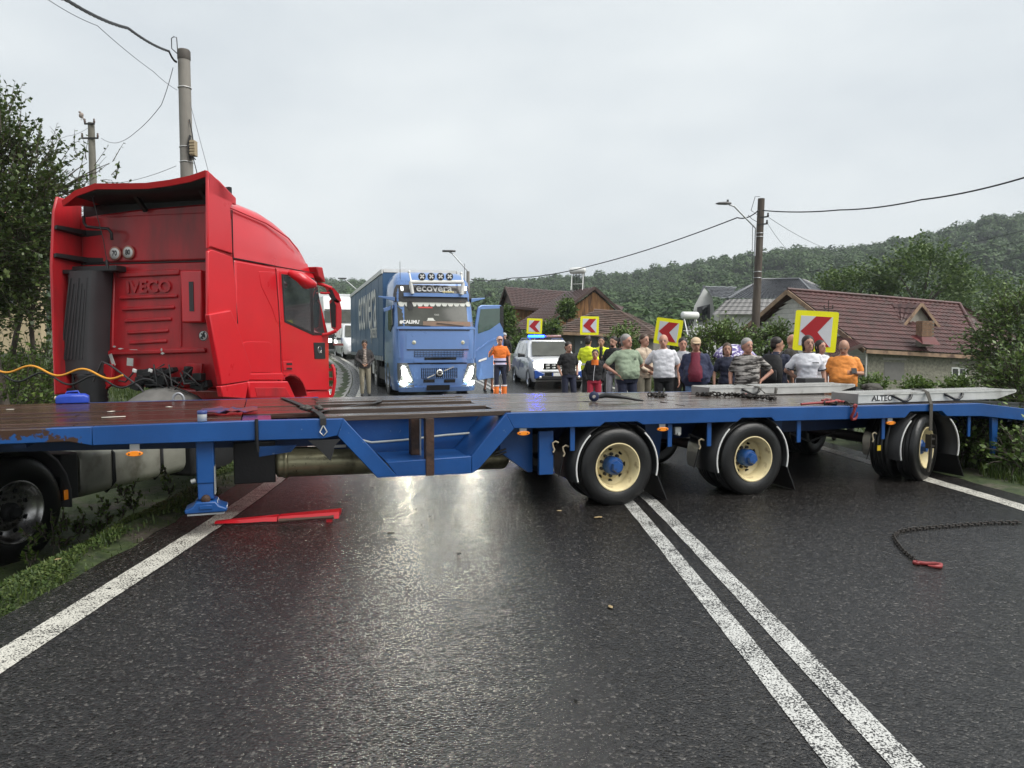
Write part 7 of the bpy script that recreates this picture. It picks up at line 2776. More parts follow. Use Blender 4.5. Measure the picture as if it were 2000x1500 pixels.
for s_ in (-1, 1):
    q = MB()
    q.loft([[(s_ * .57, -.03, .70), (s_ * .57, -.03, .85), (s_ * .57, .05, .85), (s_ * .57, .05, .70)], [(s_ * .84, .03, .72), (s_ * .86, .07, .90), (s_ * .86, .16, .90), (s_ * .84, .12, .72)]], smooth=False)
    q.build('headlamp', M('lit_car_headlamp', (.9, .9, .85), .2, emit=(1, .93, .72), estr=4), police)
    q = MB()
    q.prism([(s_ * .84, .34), (s_ * .86, .62), (s_ * .78, .64), (s_ * .50, .50), (s_ * .60, .44)], -.045, .12)
    q.build('blue_corner_panel', PBLUE, police, bevel=.02)
    q = MB()
    q.lathe([(.001, -.01), (.045, -.008), (.05, .03)], (s_ * .66, -.045, .40), (0, 1, 0), 14)
    q.build('fog_lamp', SILVER, police)
    q = MB()
    q.tube([(s_ * .60, 1.95, 1.65), (s_ * .60, 2.2, 1.70), (s_ * .60, 3.6, 1.70), (s_ * .60, 3.8, 1.66)], .022, 8)
    q.build('roof_rail', PBLUE, police)
    q = MB()
    q.prism([(2.2, .95), (2.9, .82), (3.3, .98), (3.9, .85), (3.95, .62), (3.2, .70), (2.6, .55)], s_ * .902 - .004, s_ * .902 + .004, 'yz')
    q.build('blue_side_flash', PBLUE, police)
    lettering('POLIȚIA', .24, PBLUE, police, (s_ * .912, 2.05, .74), (R(90), 0, R(90 * s_)), .002, 'side_lettering')
lbp = part_root('light_bar', police, (0, 2.3, 1.70))
q = MB()
q.box(-.62, .62, -.14, .14, 0, .03)
q.build('bar_base', BLKPL, lbp, bevel=.01)
q = MB()
q.box(-.60, -.02, -.12, .12, .03, .12)
q.build('blue_lens', M('lit_blue_lens', (.05, .15, .9), .2, emit=(.004, .03, 1.0), estr=14), lbp, bevel=.03)
q = MB()
q.box(.02, .60, -.12, .12, .03, .12)
q.build('clear_lens', M('pale_red_lens', (.30, .16, .15), .2, coat=.5), lbp, bevel=.03)
ao = at(706, 700, 41)
amb, abody = car('ambulance_car', 'white ambulance with red stripe half hidden behind the blue trailer', (ao.x, ao.y, zroad(41) + .012), R(22), PWHITE, 4.6, .92, 1.95, van=True, cat='ambulance')
for s_ in (-1, 1):
    q = MB()
    q.box(s_ * .925 - .004, s_ * .925 + .004, .5, 4.2, .72, .84)
    q.build('red_stripe', SIGN_R, amb)
    for k in range(3):
        q = MB()
        q.obox((s_ * .93, 1.0, 1.02), .006, .09, .30, Matrix.Rotation(R(60 * k), 3, 'X'))
        q.build('blue_star_arm', PBLUE, amb)
# ------------------------------------------------------------------ people
def fuse(mb, voxel, it=3):
    """one continuous skin over overlapping limbs"""
    me = mb.mesh('f')
    o = bpy.data.objects.new('f', me)
    m_ = o.modifiers.new('r', 'REMESH')
    m_.mode = 'VOXEL'
    m_.voxel_size = voxel
    s_ = o.modifiers.new('s', 'SMOOTH')
    s_.iterations = it
    s_.factor = .5
    out = evaluated_mesh(o)
    out.polygons.foreach_set('use_smooth', [True] * len(out.polygons))
    return out
def add_obj(me, name, mat, parent):
    me.materials.clear()
    me.materials.append(mat)
    me.name = name
    o = bpy.data.objects.new(name, me)
    COL.objects.link(o)
    o.parent = parent
    return o
def cloth(name, col, **k):
    return M(name, col, .8, var=.22, vscale=7, bump=.6, bscale=12, rvar=.08, **k)
SKIN = [M('skin_light', (.42, .235, .17), .6, var=.08, vscale=12), M('skin_tan', (.40, .22, .15), .5, var=.08, vscale=12), M('skin_ruddy', (.48, .25, .18), .5, var=.1, vscale=12)]
HAIR = {'dark': M('dark_hair', (.018, .013, .011), .5, var=.3, vscale=40), 'brown': M('brown_hair', (.06, .035, .022), .5, var=.3, vscale=40), 'grey': M('grey_hair', (.26, .25, .24), .6, var=.2, vscale=40)}
EYE = M('dark_eye', (.02, .015, .012), .2)
LIP = M('lip', (.30, .11, .10), .5)
SHOE = M('dark_shoe', (.025, .024, .024), .5, var=.2)
ARMS = {'down': ((.255, .02, 1.15), (.27, -.05, .90)), 'hips': ((.37, .06, 1.17), (.215, -.06, 1.03)), 'cross': ((.25, -.05, 1.17), (-.08, -.21, 1.20)), 'pocket': ((.245, .05, 1.15), (.20, -.06, .93)),
        'front': ((.26, .0, 1.16), (.07, -.19, 1.00)), 'phone': ((.27, -.02, 1.16), (.13, -.26, 1.18)), 'back': ((.31, .08, 1.17), (.08, .15, 1.02)), 'raise': ((.30, -.02, 1.17), (.22, -.17, 1.36)), 'hold': ((.27, -.03, 1.16), (.16, -.22, 1.22))}
def torso(mb, grow, z0, z1, belly=0.0, wide=1.0, female=False, neck=True):
    prof = [(.86, .165, .115), (.93, .172, .122), (1.0, .165, .118), (1.08, .152 if not female else .135, .108), (1.18, .165 if not female else .145, .115), (1.28, .178, .120 + (.018 if female else 0)), (1.37, .172, .112), (1.42, .140, .095), (1.46, .095, .078), (1.50, .058, .060)]
    rings = []
    for z, w, d in prof:
        if z < z0 - .001 or z > z1 + .001: continue
        bb = belly * math.exp(-((z - 1.08) / .14) ** 2)
        rings.append([Vector(((w * wide + grow + bb * .35) * math.copysign(abs(math.cos(a)) ** .8, math.cos(a)), .005 - bb * .45 + (d + grow + bb * .6) * math.copysign(abs(math.sin(a)) ** .85, math.sin(a)), z)) for a in [2 * math.pi * k / 20 for k in range(20)]])
    mb.loft(rings)
def hand(mb, w, d, side):
    d = Vector(d).normalized()
    u = Vector((0, -1, 0)) if abs(d.y) < .8 else Vector((0, 0, 1))
    u = (u - d * u.dot(d)).normalized()
    v = d.cross(u)
    w = Vector(w)
    mb.capsule(w, w + d * .075, .026, .036, 8, flat=(v, .55))
    for k in range(4):
        b_ = w + d * .085 + u * (.030 - .020 * k)
        L_ = (.068, .078, .072, .055)[k]
        m1 = b_ + d * L_ * .55 + v * .006 * side
        mb.capsule(b_, m1, .0095, .0085, 6)
        mb.capsule(m1, m1 + d * L_ * .4 + v * .022 * side, .0085, .0065, 6)
    t0 = w + d * .03 + u * .035
    t1 = t0 + d * .03 + u * .025
    mb.capsule(t0, t1, .012, .010, 6)
    mb.capsule(t1, t1 + d * .03 + u * .004, .010, .007, 6)
def person(label, px, Y, H, rz=0, top=None, sleeve='short', legs=None, legcut='long', arms=('down', 'down'), hair='dark', skin=0, belly=0.0, wide=1.0, female=False, beard=False, cap=None, head=(0, 0), extra=None, stance=.10, shoes=SHOE, X=None, bald=False, jacket=None):
    p = at(px, 668, Y)
    x, y = (p.x if X is None else X), Y
    z = max(ground_z(x, y), zroad(y) + .012 if XL(y) - .38 < x < XR(y) + .4 else -9) if not (XL(y) - .38 < x < XR(y) + .4) else zroad(y) + .012
    rt_ = root('person', label, 'person', (x, y, z), R(rz), 'bystanders behind the trailer')
    s = H / 1.75
    rp = random.Random(px)
    if head == (0, 0): head = (rp.uniform(-24, 24), rp.uniform(-4, 12))
    rt_.rotation_euler = (R(rp.uniform(-1.5, 1.5)), R(rp.uniform(-1.5, 1.5)), R(rz))
    kb = (rp.uniform(-.07, 0), rp.uniform(-.03, .02))
    stance *= rp.uniform(.6, 1.5)
    rt_.scale = (s, s, s)
    sk = SKIN[skin]
    b = MB()
    torso(b, -.012, .86, 1.51, belly * .9, wide, female)
    el, wr = [], []
    for i, sd_ in enumerate((-1, 1)):
        e_, w_ = ARMS[arms[i]]
        e_, w_ = Vector((e_[0] * sd_ * (1 + (wide - 1) * .5), e_[1], e_[2])), Vector((w_[0] * sd_, w_[1] - belly * .5 * (w_[1] < -.1), w_[2]))
        sh_ = Vector((.160 * sd_ * wide, .005, 1.395))
        b.capsule(sh_, e_, .048, .040)
        b.capsule(e_, w_, .038, .027)
        el.append((sh_, e_))
        wr.append((e_, w_))
        hp, kn, an = Vector((.092 * sd_, 0, .90)), Vector(((.092 + stance * .15) * sd_, -.015 + kb[i], .50)), Vector(((.085 + stance * .3) * sd_, .01, .09))
        b.capsule(hp, kn, .078, .052)
        b.capsule(kn, an, .052, .034)
    b.capsule((0, .012, 1.44), (0, -.0, 1.57), .058, .054)
    Hm = Matrix.Rotation(R(head[0]), 3, 'Z') @ Matrix.Rotation(R(head[1]), 3, 'X')
    hc = Vector((0, -.014, 1.606))
    def hp_(v): return hc + Hm @ (Vector(v) * 1.06)
    b.sphere(hp_((0, .01, .02)), .086, .106, .112, 14, 10, rot=Hm)
    b.sphere(hp_((0, -.030, -.055)), .063, .068, .068, 12, 8, rot=Hm)
    b.capsule(hp_((0, -.088, .015)), hp_((0, -.108, -.020)), .011, .016, 8)
    for sd_ in (-1, 1):
        b.sphere(hp_((.076 * sd_, .012, -.005)), .012, .022, .030, 8, 6, rot=Hm)
    body_me = fuse(b, .016, 2)
    bm = bmesh.new()
    bm.from_mesh(body_me)
    hm = MB()
    for (e_, w_), sd_, a_ in zip(wr, (-1, 1), arms):
        if a_ == 'pocket': continue
        hand(hm, w_, (w_ - e_) if a_ not in ('hips',) else Vector((-sd_ * .4, -.2, -.8)), sd_)
    tmp = hm.mesh('h')
    bm.from_mesh(tmp)
    bm.to_mesh(body_me)
    bm.free()
    body_me.polygons.foreach_set('use_smooth', [True] * len(body_me.polygons))
    add_obj(body_me, 'body', sk, rt_)
    for sd_ in (-1, 1):
        q = MB()
        q.sphere(hp_((.031 * sd_, -.083, .010)), .011, .008, .006, 8, 6, rot=Hm)
        q.build('eye', EYE, rt_)
        q = MB()
        q.capsule(hp_((.016 * sd_, -.090, .030)), hp_((.047 * sd_, -.080, .031)), .005, .004, 6)
        q.build('eyebrow', HAIR[hair], rt_)
    q = MB()
    q.capsule(hp_((-.022, -.088, -.052)), hp_((.022, -.088, -.052)), .008, .008, 6, flat=((0, 1, 0), .7))
    q.build('mouth', LIP, rt_)
    # hair or cap
    if not bald:
        q = MB()
        q.sphere(hp_((0, .020, .048)), .093, .103, .094, 14, 8, rot=Hm)
        q.sphere(hp_((0, .05, .0)), .086, .072, .092, 12, 8, rot=Hm)
        if female:
            q.sphere(hp_((0, .05, -.04)), .075, .055, .12, 12, 8, rot=Hm)
            for sd_ in (-1, 1):
                q.capsule(hp_((.070 * sd_, -.01, .05)), hp_((.066 * sd_, .0, -.09)), .022, .024, 8)
        else:
            for sd_ in (-1, 1):
                q.capsule(hp_((.071 * sd_, .0, .03)), hp_((.070 * sd_, .01, -.01)), .012, .008, 6)
        hr = fuse(q, .009, 2)
        add_obj(hr, 'hair', HAIR[hair], rt_)
    if beard:
        q = MB()
        q.sphere(hp_((0, -.040, -.075)), .054, .054, .042, 12, 8, rot=Hm)
        add_obj(fuse(q, .008, 2), 'beard', HAIR[hair], rt_)
    if cap:
        q = MB()
        q.sphere(hp_((0, .008, .045)), .094, .109, .090, 16, 8, rot=Hm)
        cm_ = q.build('cap', cap, rt_)
        q = MB()
        q.loft([[hp_((.07 * c_, -.075 - .0 * k - (.06 * k) * math.sqrt(max(0, 1 - c_ * c_)), .055 - .012 * k + o_)) for c_ in (-1, -.6, 0, .6, 1)] + [hp_((.07 * c_, -.075 - (.06 * k) * math.sqrt(max(0, 1 - c_ * c_)), .049 - .012 * k + o_)) for c_ in (1, .6, 0, -.6, -1)] for k, o_ in ((0, 0), (1, 0))])
        q.build('cap_peak', cap, cm_)
    # shirt
    q = MB()
    torso(q, .012, .93 if not jacket else .86, 1.46, belly, wide, female)
    for (sh_, e_), (e2, w_) in zip(el, wr):
        if sleeve == 'short':
            q.capsule(sh_ + Vector((0, 0, -.005)), sh_.lerp(e_, .72), .062, .064)
        else:
            q.capsule(sh_ + Vector((0, 0, -.005)), e_, .062, .056)
            q.capsule(e_, e_.lerp(w_, .92), .055, .042)
    sm_ = fuse(q, .013, 2)
    tn_ = sm_.vertices
    for v_ in tn_:                       # folds of the cloth
        c_ = v_.co
        d_ = .012 * noise.noise(Vector((c_.x * 9, c_.y * 9, c_.z * 16 + px))) + .004 * noise.noise(Vector((c_.x * 22 + px, c_.y * 22, c_.z * 30)))
        c_ += Vector((c_.x, c_.y, 0)).normalized() * d_ if abs(c_.x) + abs(c_.y) > .01 else Vector()
    shirt = add_obj(sm_, 'jacket' if jacket else 'shirt', top, rt_)
    q = MB()
    q.loft([[(r_ * math.cos(a), .0 + r_ * .95 * math.sin(a) - dz * .2, 1.462 + dz + .012 * math.sin(a)) for a in [6.283 * k / 16 for k in range(16)]] for r_, dz in ((.082, -.016), (.076, .018), (.066, .018), (.068, -.02))], cap=False)
    q.build('collar', top if not extra or 'collar' not in extra else extra['collar'], shirt)
    if jacket:                            # open front showing the shirt below
        q = MB()
        bl = belly
        rr = []
        for z_ in (.95, 1.05, 1.15, 1.3, 1.42, 1.47):
            w_ = (.075 if z_ < 1.3 else .058) * (1 + belly * 7)
            yy = -.135 - bl * math.exp(-((z_ - 1.08) / .14) ** 2) * 1.02 + (.02 if z_ > 1.35 else 0) + (.04 if z_ > 1.45 else 0)
            rr.append([(-w_, yy + .03, z_), (-w_ * .5, yy - .012, z_), (0, yy - .016, z_), (w_ * .5, yy - .012, z_), (w_, yy + .03, z_), (0, yy + .05, z_)])
        q.loft(rr)
        q.build('undershirt', jacket, shirt)
    # trousers
    q = MB()
    torso(q, .006, .86, 1.0, belly * .7, wide, female)
    for i, sd_ in enumerate((-1, 1)):
        hp, kn, an = Vector((.092 * sd_, 0, .90)), Vector(((.092 + stance * .15) * sd_, -.015 + kb[i], .50)), Vector(((.085 + stance * .3) * sd_, .01, .09))
        q.capsule(hp, kn, .098, .075)
        if legcut == 'long':
            q.capsule(kn, an + Vector((0, 0, .02)), .073, .060)
        else:
            q.capsule(kn, kn + Vector((0, 0, -.03)), .078, .080)
    add_obj(fuse(q, .016, 2), 'trousers' if legcut == 'long' else 'shorts', legs, rt_)
    for sd_ in (-1, 1):
        an = Vector(((.085 + stance * .3) * sd_, .01, .0))
        q = MB()
        q.capsule(an + Vector((0, .05, .045)), an + Vector((.015 * sd_, -.14, .04)), .045, .042, 10, flat=((0, 0, 1), .95))
        q.capsule(an + Vector((0, .03, .06)), an + Vector((0, .02, .11)), .046, .048)
        add_obj(fuse(q, .012, 2), 'shoe', shoes, rt_)
    return rt_, shirt
def band(parent, name, z, h, mat, belly=0.0, wide=1.0, grow=.02):
    q = MB()
    prof = [(.86, .165, .115), (.93, .172, .122), (1.0, .165, .118), (1.08, .152, .108), (1.18, .165, .115), (1.30, .182, .122), (1.40, .185, .115)]
    rings = []
    for zz in (z - h / 2, z + h / 2):
        w = interp([(a_, b_) for a_, b_, c_ in prof], zz)
        d = interp([(a_, c_) for a_, b_, c_ in prof], zz)
        bb = belly * math.exp(-((zz - 1.08) / .14) ** 2)
        rings.append([Vector(((w * wide + grow + bb * .35) * math.copysign(abs(math.cos(a)) ** .8, math.cos(a)), .005 - bb * .45 + (d + grow + bb * .6) * math.copysign(abs(math.sin(a)) ** .85, math.sin(a)), zz)) for a in [2 * math.pi * k / 24 for k in range(24)]])
    q.loft(rings, cap=False)
    return q.build(name, mat, parent)
NAVY, BLACKC = cloth('navy_cloth', (.018, .022, .045)), cloth('black_cloth', (.014, .014, .016))
WHITEC, GREYC = cloth('white_cotton', (.66, .66, .70)), cloth('grey_cotton', (.40, .41, .44))
HIVO, HIVY = cloth('hi_vis_orange', (.85, .20, .03)), cloth('hi_vis_yellow', (.72, .82, .03))
BANDW, BANDN = M('lilac_reflective', (.62, .58, .78), .35, var=.05), cloth('navy_band', (.012, .014, .05))
BEIGE, KHAKI = cloth('beige_cloth', (.52, .42, .32)), cloth('khaki_trousers', (.22, .20, .15))
DKJ, SAGE = cloth('charcoal_jacket', (.045, .040, .040)), cloth('sage_cotton', (.25, .31, .22))
INDIGO, BURG = cloth('indigo_jacket', (.030, .036, .080)), cloth('burgundy_cotton', (.16, .02, .04))
JEANS, ORANGEC = cloth('blue_jeans', (.10, .16, .28)), cloth('orange_polo', (.78, .28, .06))
STRIPE = M('striped_shirt', (.45, .38, .33), .8, var=.1, col2=(.10, .07, .06), fac2=.5, s2=30, hard2=.03, stretch=(.3, .3, 3))
TIGER = M('tiger_stripe_shirt', (.30, .28, .26), .8, col2=(.02, .016, .014), fac2=.5, s2=11, hard2=.03, stretch=(.5, .5, 2.2), var=.9, vscale=14)
def boots(rt_, mat, z0=.02, z1=.30):
    for sd_ in (-1, 1):
        q = MB()
        q.capsule((sd_ * .115, .01, z0 + .05), (sd_ * .11, .0, z1), .078, .082, 10)
        q.build('gaiter', mat, rt_)
        q = MB()
        q.lathe([(.084, 0), (.088, 0), (.088, .04), (.084, .04)], (sd_ * .11, .0, z1 + .01), (0, 0, 1), 14)
        q.build('gaiter_band', WHITEC, rt_)

person('man in charcoal jacket and khaki trousers standing by the blue trailer', 713, 21.6, 1.66, 12, DKJ, 'long', KHAKI, arms=('front', 'front'), jacket=STRIPE, head=(0, 22), skin=1)
w2, s2_ = person('man in orange and navy hi-vis workwear beside the open blue door', 977, 21.2, 1.78, 5, HIVO, 'short', NAVY, arms=('raise', 'down'), skin=2, cap=M('pale_cap', (.55, .36, .30), .8), wide=1.05)
band(s2_, 'reflective_band', 1.075, .075, BANDW)
band(s2_, 'navy_band', 1.015, .05, BANDN, grow=.024)
band(s2_, 'reflective_band', .96, .06, BANDW)
boots(w2, HIVO)
person('person in shorts and dark shoes half hidden behind the open blue door', 954, 23.2, 1.72, 20, DKJ, 'short', KHAKI, 'short', skin=2)
person('person in dark top and pale cap far behind the orange hi-vis man', 985, 30, 1.74, -10, BLACKC, 'long', BLACKC, cap=M('grey_cap', (.45, .46, .46), .6))
person('young man in black t-shirt with hands in navy trouser pockets', 1112, 16.4, 1.60, 14, BLACKC, 'short', NAVY, arms=('pocket', 'pocket'), skin=0, head=(18, 5))
b6, s6 = person('child in black hooded jacket with orange lining and red shorts', 1160, 15.6, 1.44, -6, BLACKC, 'long', cloth('red_shorts', (.42, .03, .06)), 'short', arms=('pocket', 'pocket'), extra={'collar': HIVO}, skin=1, wide=1.12)
q = MB()
q.loft([[(x_ * .09, -.13 - .02 * (1 - abs(x_)), z_) for x_ in (-1, 0, 1)] + [(x_ * .09, -.11, z_) for x_ in (1, 0, -1)] for z_ in (1.34, 1.47)])
q.build('orange_lining', HIVO, s6)
q = MB()
q.tube([(-.0, -.148, 1.34), (-.02, -.15, 1.15), (-.03, -.15, .93)], .007, 5)
q.build('zip', WHITEC, s6)
for k, (px, Yp, rz, lb, hd_) in enumerate(((1149, 19.2, 150, 'officer in yellow hi-vis jacket turned away beside the patrol car', 0), (1173, 19.6, -8, 'officer in open yellow hi-vis jacket behind the child in black', 0))):
    o_, s_ = person(lb, px, Yp, 1.74, rz, HIVY, 'long', BLACKC, arms=('down', 'phone'), jacket=BLACKC, skin=k, wide=1.08)
    band(s_, 'reflective_band', 1.02, .05, M('silver_reflective', (.6, .62, .6), .3), wide=1.08)
person('bearded man in black jacket and grey trousers left of the green t-shirt man', 1201, 17.0, 1.73, -25, BLACKC, 'long', cloth('grey_trousers', (.30, .30, .34)), arms=('front', 'phone'), beard=True)
person('dark haired person in black top close behind the bearded man', 1215, 17.8, 1.72, 60, BLACKC, 'long', BLACKC, arms=('front', 'front'), female=True)
g11, s11 = person('heavy man in sage green t-shirt with one hand on hip', 1227, 13.2, 1.74, 16, SAGE, 'short', NAVY, arms=('hips', 'back'), hair='grey', skin=2, belly=.09, wide=1.16, head=(25, 0))
q = MB()
q.prism([(.05, 1.27), (.11, 1.27), (.08, 1.32)], -.19, -.17)
q.build('chest_print', cloth('dark_print', (.10, .12, .09)), s11)
person('man in beige jacket standing behind the green t-shirt man', 1257, 14.6, 1.76, 35, BEIGE, 'long', KHAKI, arms=('front', 'front'), hair='brown', jacket=BEIGE)
person('man in white t-shirt and black trousers in front of the tilted chevron board', 1300, 13.6, 1.74, -8, WHITEC, 'short', BLACKC, arms=('back', 'down'), hair='grey', bald=True, skin=2, wide=1.10, belly=.04)
person('man in grey t-shirt with folded arms', 1334, 14.3, 1.68, -10, GREYC, 'short', BLACKC, arms=('cross', 'cross'), hair='dark', skin=2)
person('man in open indigo jacket over burgundy t-shirt and beige cap', 1362, 12.7, 1.68, -18, INDIGO, 'long', JEANS, arms=('pocket', 'pocket'), jacket=BURG, belly=.10, wide=1.12, cap=M('beige_cap', (.55, .42, .28), .8), skin=1, bald=True)
u16, _ = person('woman in navy top holding a patterned umbrella', 1425, 13.2, 1.58, -6, NAVY, 'short', BLACKC, arms=('down', 'hold'), female=True, hair='brown', skin=0)
t17, s17 = person('man in tiger striped shirt with hands on hips', 1463, 11.6, 1.66, -14, TIGER, 'short', BLACKC, arms=('down', 'hips'), hair='grey', skin=2, belly=.05, wide=1.10, head=(30, 0))
person('man in navy t-shirt carrying a black backpack', 1516, 12.2, 1.68, 140, NAVY, 'short', BLACKC, arms=('down', 'down'), hair='dark', skin=1, wide=1.08, head=(-60, 0))
person('older grey haired man behind the man with the backpack', 1541, 13.8, 1.74, 40, DKJ, 'long', BLACKC, hair='grey', bald=True, skin=2)
pw, sw = person('policewoman in white polo shirt with black collar', 1577, 11.45, 1.70, -8, WHITEC, 'short', BLACKC, arms=('back', 'down'), female=True, hair='dark', skin=0, extra={'collar': BLACKC}, head=(8, 0))
for sd_ in (-1, 1):
    q = MB()
    q.lathe([(.066, 0), (.070, 0), (.070, .018), (.066, .018)], Vector((.160 * sd_, .005, 1.395)).lerp(Vector((.255 * sd_, .03, 1.15)), .80), (.29 * sd_, .05, -.95), 14)
    q.build('sleeve_trim', BLACKC, sw)
    q = MB()
    q.obox((.115 * sd_, -.02, 1.432), .09, .05, .012, Matrix.Rotation(.5 * sd_, 3, 'Y'))
    q.build('shoulder_board', BLACKC, sw)
q = MB()
q.box(.04, .14, -.152, -.146, 1.30, 1.315)
q.build('name_strip', BLACKC, sw)
q = MB()
q.lathe([(.001, .004), (.035, .003), (.035, 0)], (.262, -.02, 1.33), (1, -.3, 0), 14)
q.build('sleeve_badge', M('badge_gold', (.30, .24, .08), .5), sw)
person('person in pale top mostly hidden behind the policewoman', 1603, 12.9, 1.62, 20, WHITEC, 'short', BLACKC, skin=2, female=True)
o22, _ = person('heavy man in orange polo shirt looking down at a phone', 1650, 11.75, 1.62, -20, ORANGEC, 'short', BLACKC, arms=('down', 'phone'), hair='grey', bald=True, beard=True, skin=1, belly=.10, wide=1.18, head=(-12, 25))
# phone, backpack, umbrella
def place(root_o, v):
    return root_o.location + root_o.rotation_euler.to_matrix() @ (Vector(v) * root_o.scale.x)
ph_ = root('phone', 'dark mobile phone held by the man in the orange polo', 'phone', place(o22, (.13, -.44, 1.22)), R(-20))
q = MB()
q.obox((0, 0, 0), .078, .155, .010, Matrix.Rotation(.5, 3, 'X'))
q.build('phone_body', BLKPL, ph_, bevel=.003)
bp_o = [o for o in bpy.data.objects if o.get('label') == 'man in navy t-shirt carrying a black backpack'][0]
bk = root('backpack', 'black backpack on the back of the man in the navy t-shirt', 'backpack', place(bp_o, (0, .14, 1.0)), bp_o.rotation_euler.z)
q = MB()
q.loft([[(w_ * math.cos(a), .07 + d_ * math.sin(a), z_) for a in [6.283 * k / 16 for k in range(16)]] for z_, w_, d_ in ((-.08, .12, .06), (-.04, .17, .10), (.15, .18, .12), (.34, .165, .10), (.42, .12, .06))])
q.build('pack_body', cloth('black_nylon', (.02, .02, .022)), bk)
q = MB()
q.loft([[(w_ * math.cos(a), .17 + d_ * math.sin(a), z_) for a in [6.283 * k / 12 for k in range(12)]] for z_, w_, d_ in ((-.03, .10, .02), (.0, .13, .035), (.16, .12, .03), (.18, .10, .02))])
q.build('front_pocket', MATS['black_nylon'], bk)
for sd_ in (-1, 1):
    q = MB()
    q.tube([(.09 * sd_, .0, .40), (.11 * sd_, -.10, .47), (.12 * sd_, -.25, .40), (.14 * sd_, -.27, .22), (.15 * sd_, -.16, .02)], .018, 6)
    q.build('shoulder_strap', MATS['black_nylon'], bk)
UMB = M('umbrella_print', (.10, .07, .24), .6, var=.15, col2=(.62, .60, .68), fac2=.52, s2=17, hard2=.02)
uc = at(1440, 692, 13.85)
um = root('umbrella', 'purple and white patterned umbrella tilted behind the navy top woman', 'umbrella', uc, 0)
um.rotation_euler = (R(20), R(7), 0)
uh = um.rotation_euler.to_matrix().inverted() @ (place(u16, (.16, -.27, 1.25)) - uc)
q = MB()
nr, R0 = 8, .44
rings = []
for k in range(7):
    t = k / 6
    rr = R0 * math.sin(t * 1.25) / math.sin(1.25)
    zz = .16 - .25 * (1 - math.cos(t * 1.25)) / (1 - math.cos(1.25))
    rings.append([Vector(((rr * (1 - .07 * t * (j % 2))) * math.cos(math.pi * j / nr), (rr * (1 - .07 * t * (j % 2))) * math.sin(math.pi * j / nr), zz + .012 * t * (j % 2))) for j in range(2 * nr)] if k else [Vector((.002 * math.cos(math.pi * j / nr), .002 * math.sin(math.pi * j / nr), .16)) for j in range(2 * nr)])
q.loft(rings, cap=False)
cn = q.build('canopy', UMB, um, fix=False)
cn.modifiers.new('t', 'SOLIDIFY').thickness = .004
q = MB()
q.tube([uh, (0, 0, .05), (0, 0, .20)], .007, 6)
q.build('shaft', STEEL, um)
for j in range(8):
    a = math.pi * 2 * j / 8
    q = MB()
    q.tube([r_[2 * j] - Vector((0, 0, .008)) for r_ in rings[1:]], .003, 4)
    q.build('rib', STEEL, um)
# ------------------------------------------------------------------ grass and small things on the ground
GRASS = hsv_leaf('grass_blades', (.022, .042, .010), (.050, .084, .018), (.105, .135, .036), .5, 1.3, .3)
def grass_strip(name, label, n, fn, L0, L1, seed, cover=0.0):
    rg = random.Random(seed)
    vs, fs = [], []
    for k in range(n):
        x, y = fn(rg)
        if noise.noise(Vector((x * 1.9, y * .9, 9))) < -.02 and rg.random() < .9: continue
        z = ground_z(x, y)
        L_ = rg.uniform(L0, L1) * (1 + .5 * noise.noise(Vector((x * 2.5, y * 2.5, 4))))
        a = rg.uniform(0, 6.283)
        d = Vector((math.cos(a), math.sin(a), 0))
        if rg.random() < cover:          # low broad leaves between the blades
            d.z = rg.uniform(-.1, .7)
            r_ = rg.uniform(.008, .022)
            leaf_quads(Vector((x, y, z + rg.uniform(0, .035))), d.normalized(), Vector((-d.y, d.x, rg.uniform(-.3, .3))), r_ * 1.7, r_ * .6, vs, fs)
            continue
        w = rg.uniform(.0025, .006) * (1 + y * .06)
        s = Vector((-d.y, d.x, 0)) * w
        bend = rg.uniform(.1, .75) * L_
        p0 = Vector((x, y, z - .01))
        p1 = p0 + d * bend * .35 + Vector((0, 0, L_ * .6))
        p2 = p0 + d * bend + Vector((0, 0, L_ * .95))
        b_ = len(vs)
        vs += [p0 - s, p0 + s, p1 + s * .8, p1 - s * .8, p2]
        fs += [(b_, b_ + 1, b_ + 2, b_ + 3), (b_ + 3, b_ + 2, b_ + 4)]
    q_ = MB()
    q_.add(vs, fs)
    return tag(q_.build(name, GRASS, fix=False), label, 'grass', kind='stuff')
def f_left(rg):
    y = 2.2 + 13 * rg.random() ** 1.3
    d = abs(rg.gauss(0, .62)) + .02 * rg.random()
    return XL(y) - .36 - d, y
grass_strip('verge_grass', 'short grass and moss on the near verge beside the tractor wheel', 52000, f_left, .02, .075, 1, .72)
def f_left2(rg):
    y = rg.uniform(13.5, 34)
    return XL(y) - 1.0 - rg.random() ** 1.5 * 7, y
grass_strip('meadow_grass', 'grass between the red cab and the gutter on the inner bend', 22000, f_left2, .05, .16, 2)
def f_right(rg):
    y = rg.uniform(6.5, 30)
    return XR(y) + .75 + abs(rg.gauss(0, 1.1)), y
grass_strip('roadside_grass', 'grass along the outer road edge below the guard rail', 20000, f_right, .05, .22, 3)
def f_bank(rg):
    y = rg.uniform(11, 26)
    return rg.uniform(-17, -6.2), y
grass_strip('bank_grass', 'long grass on the bank left of the red cab', 16000, f_bank, .2, .55, 4)
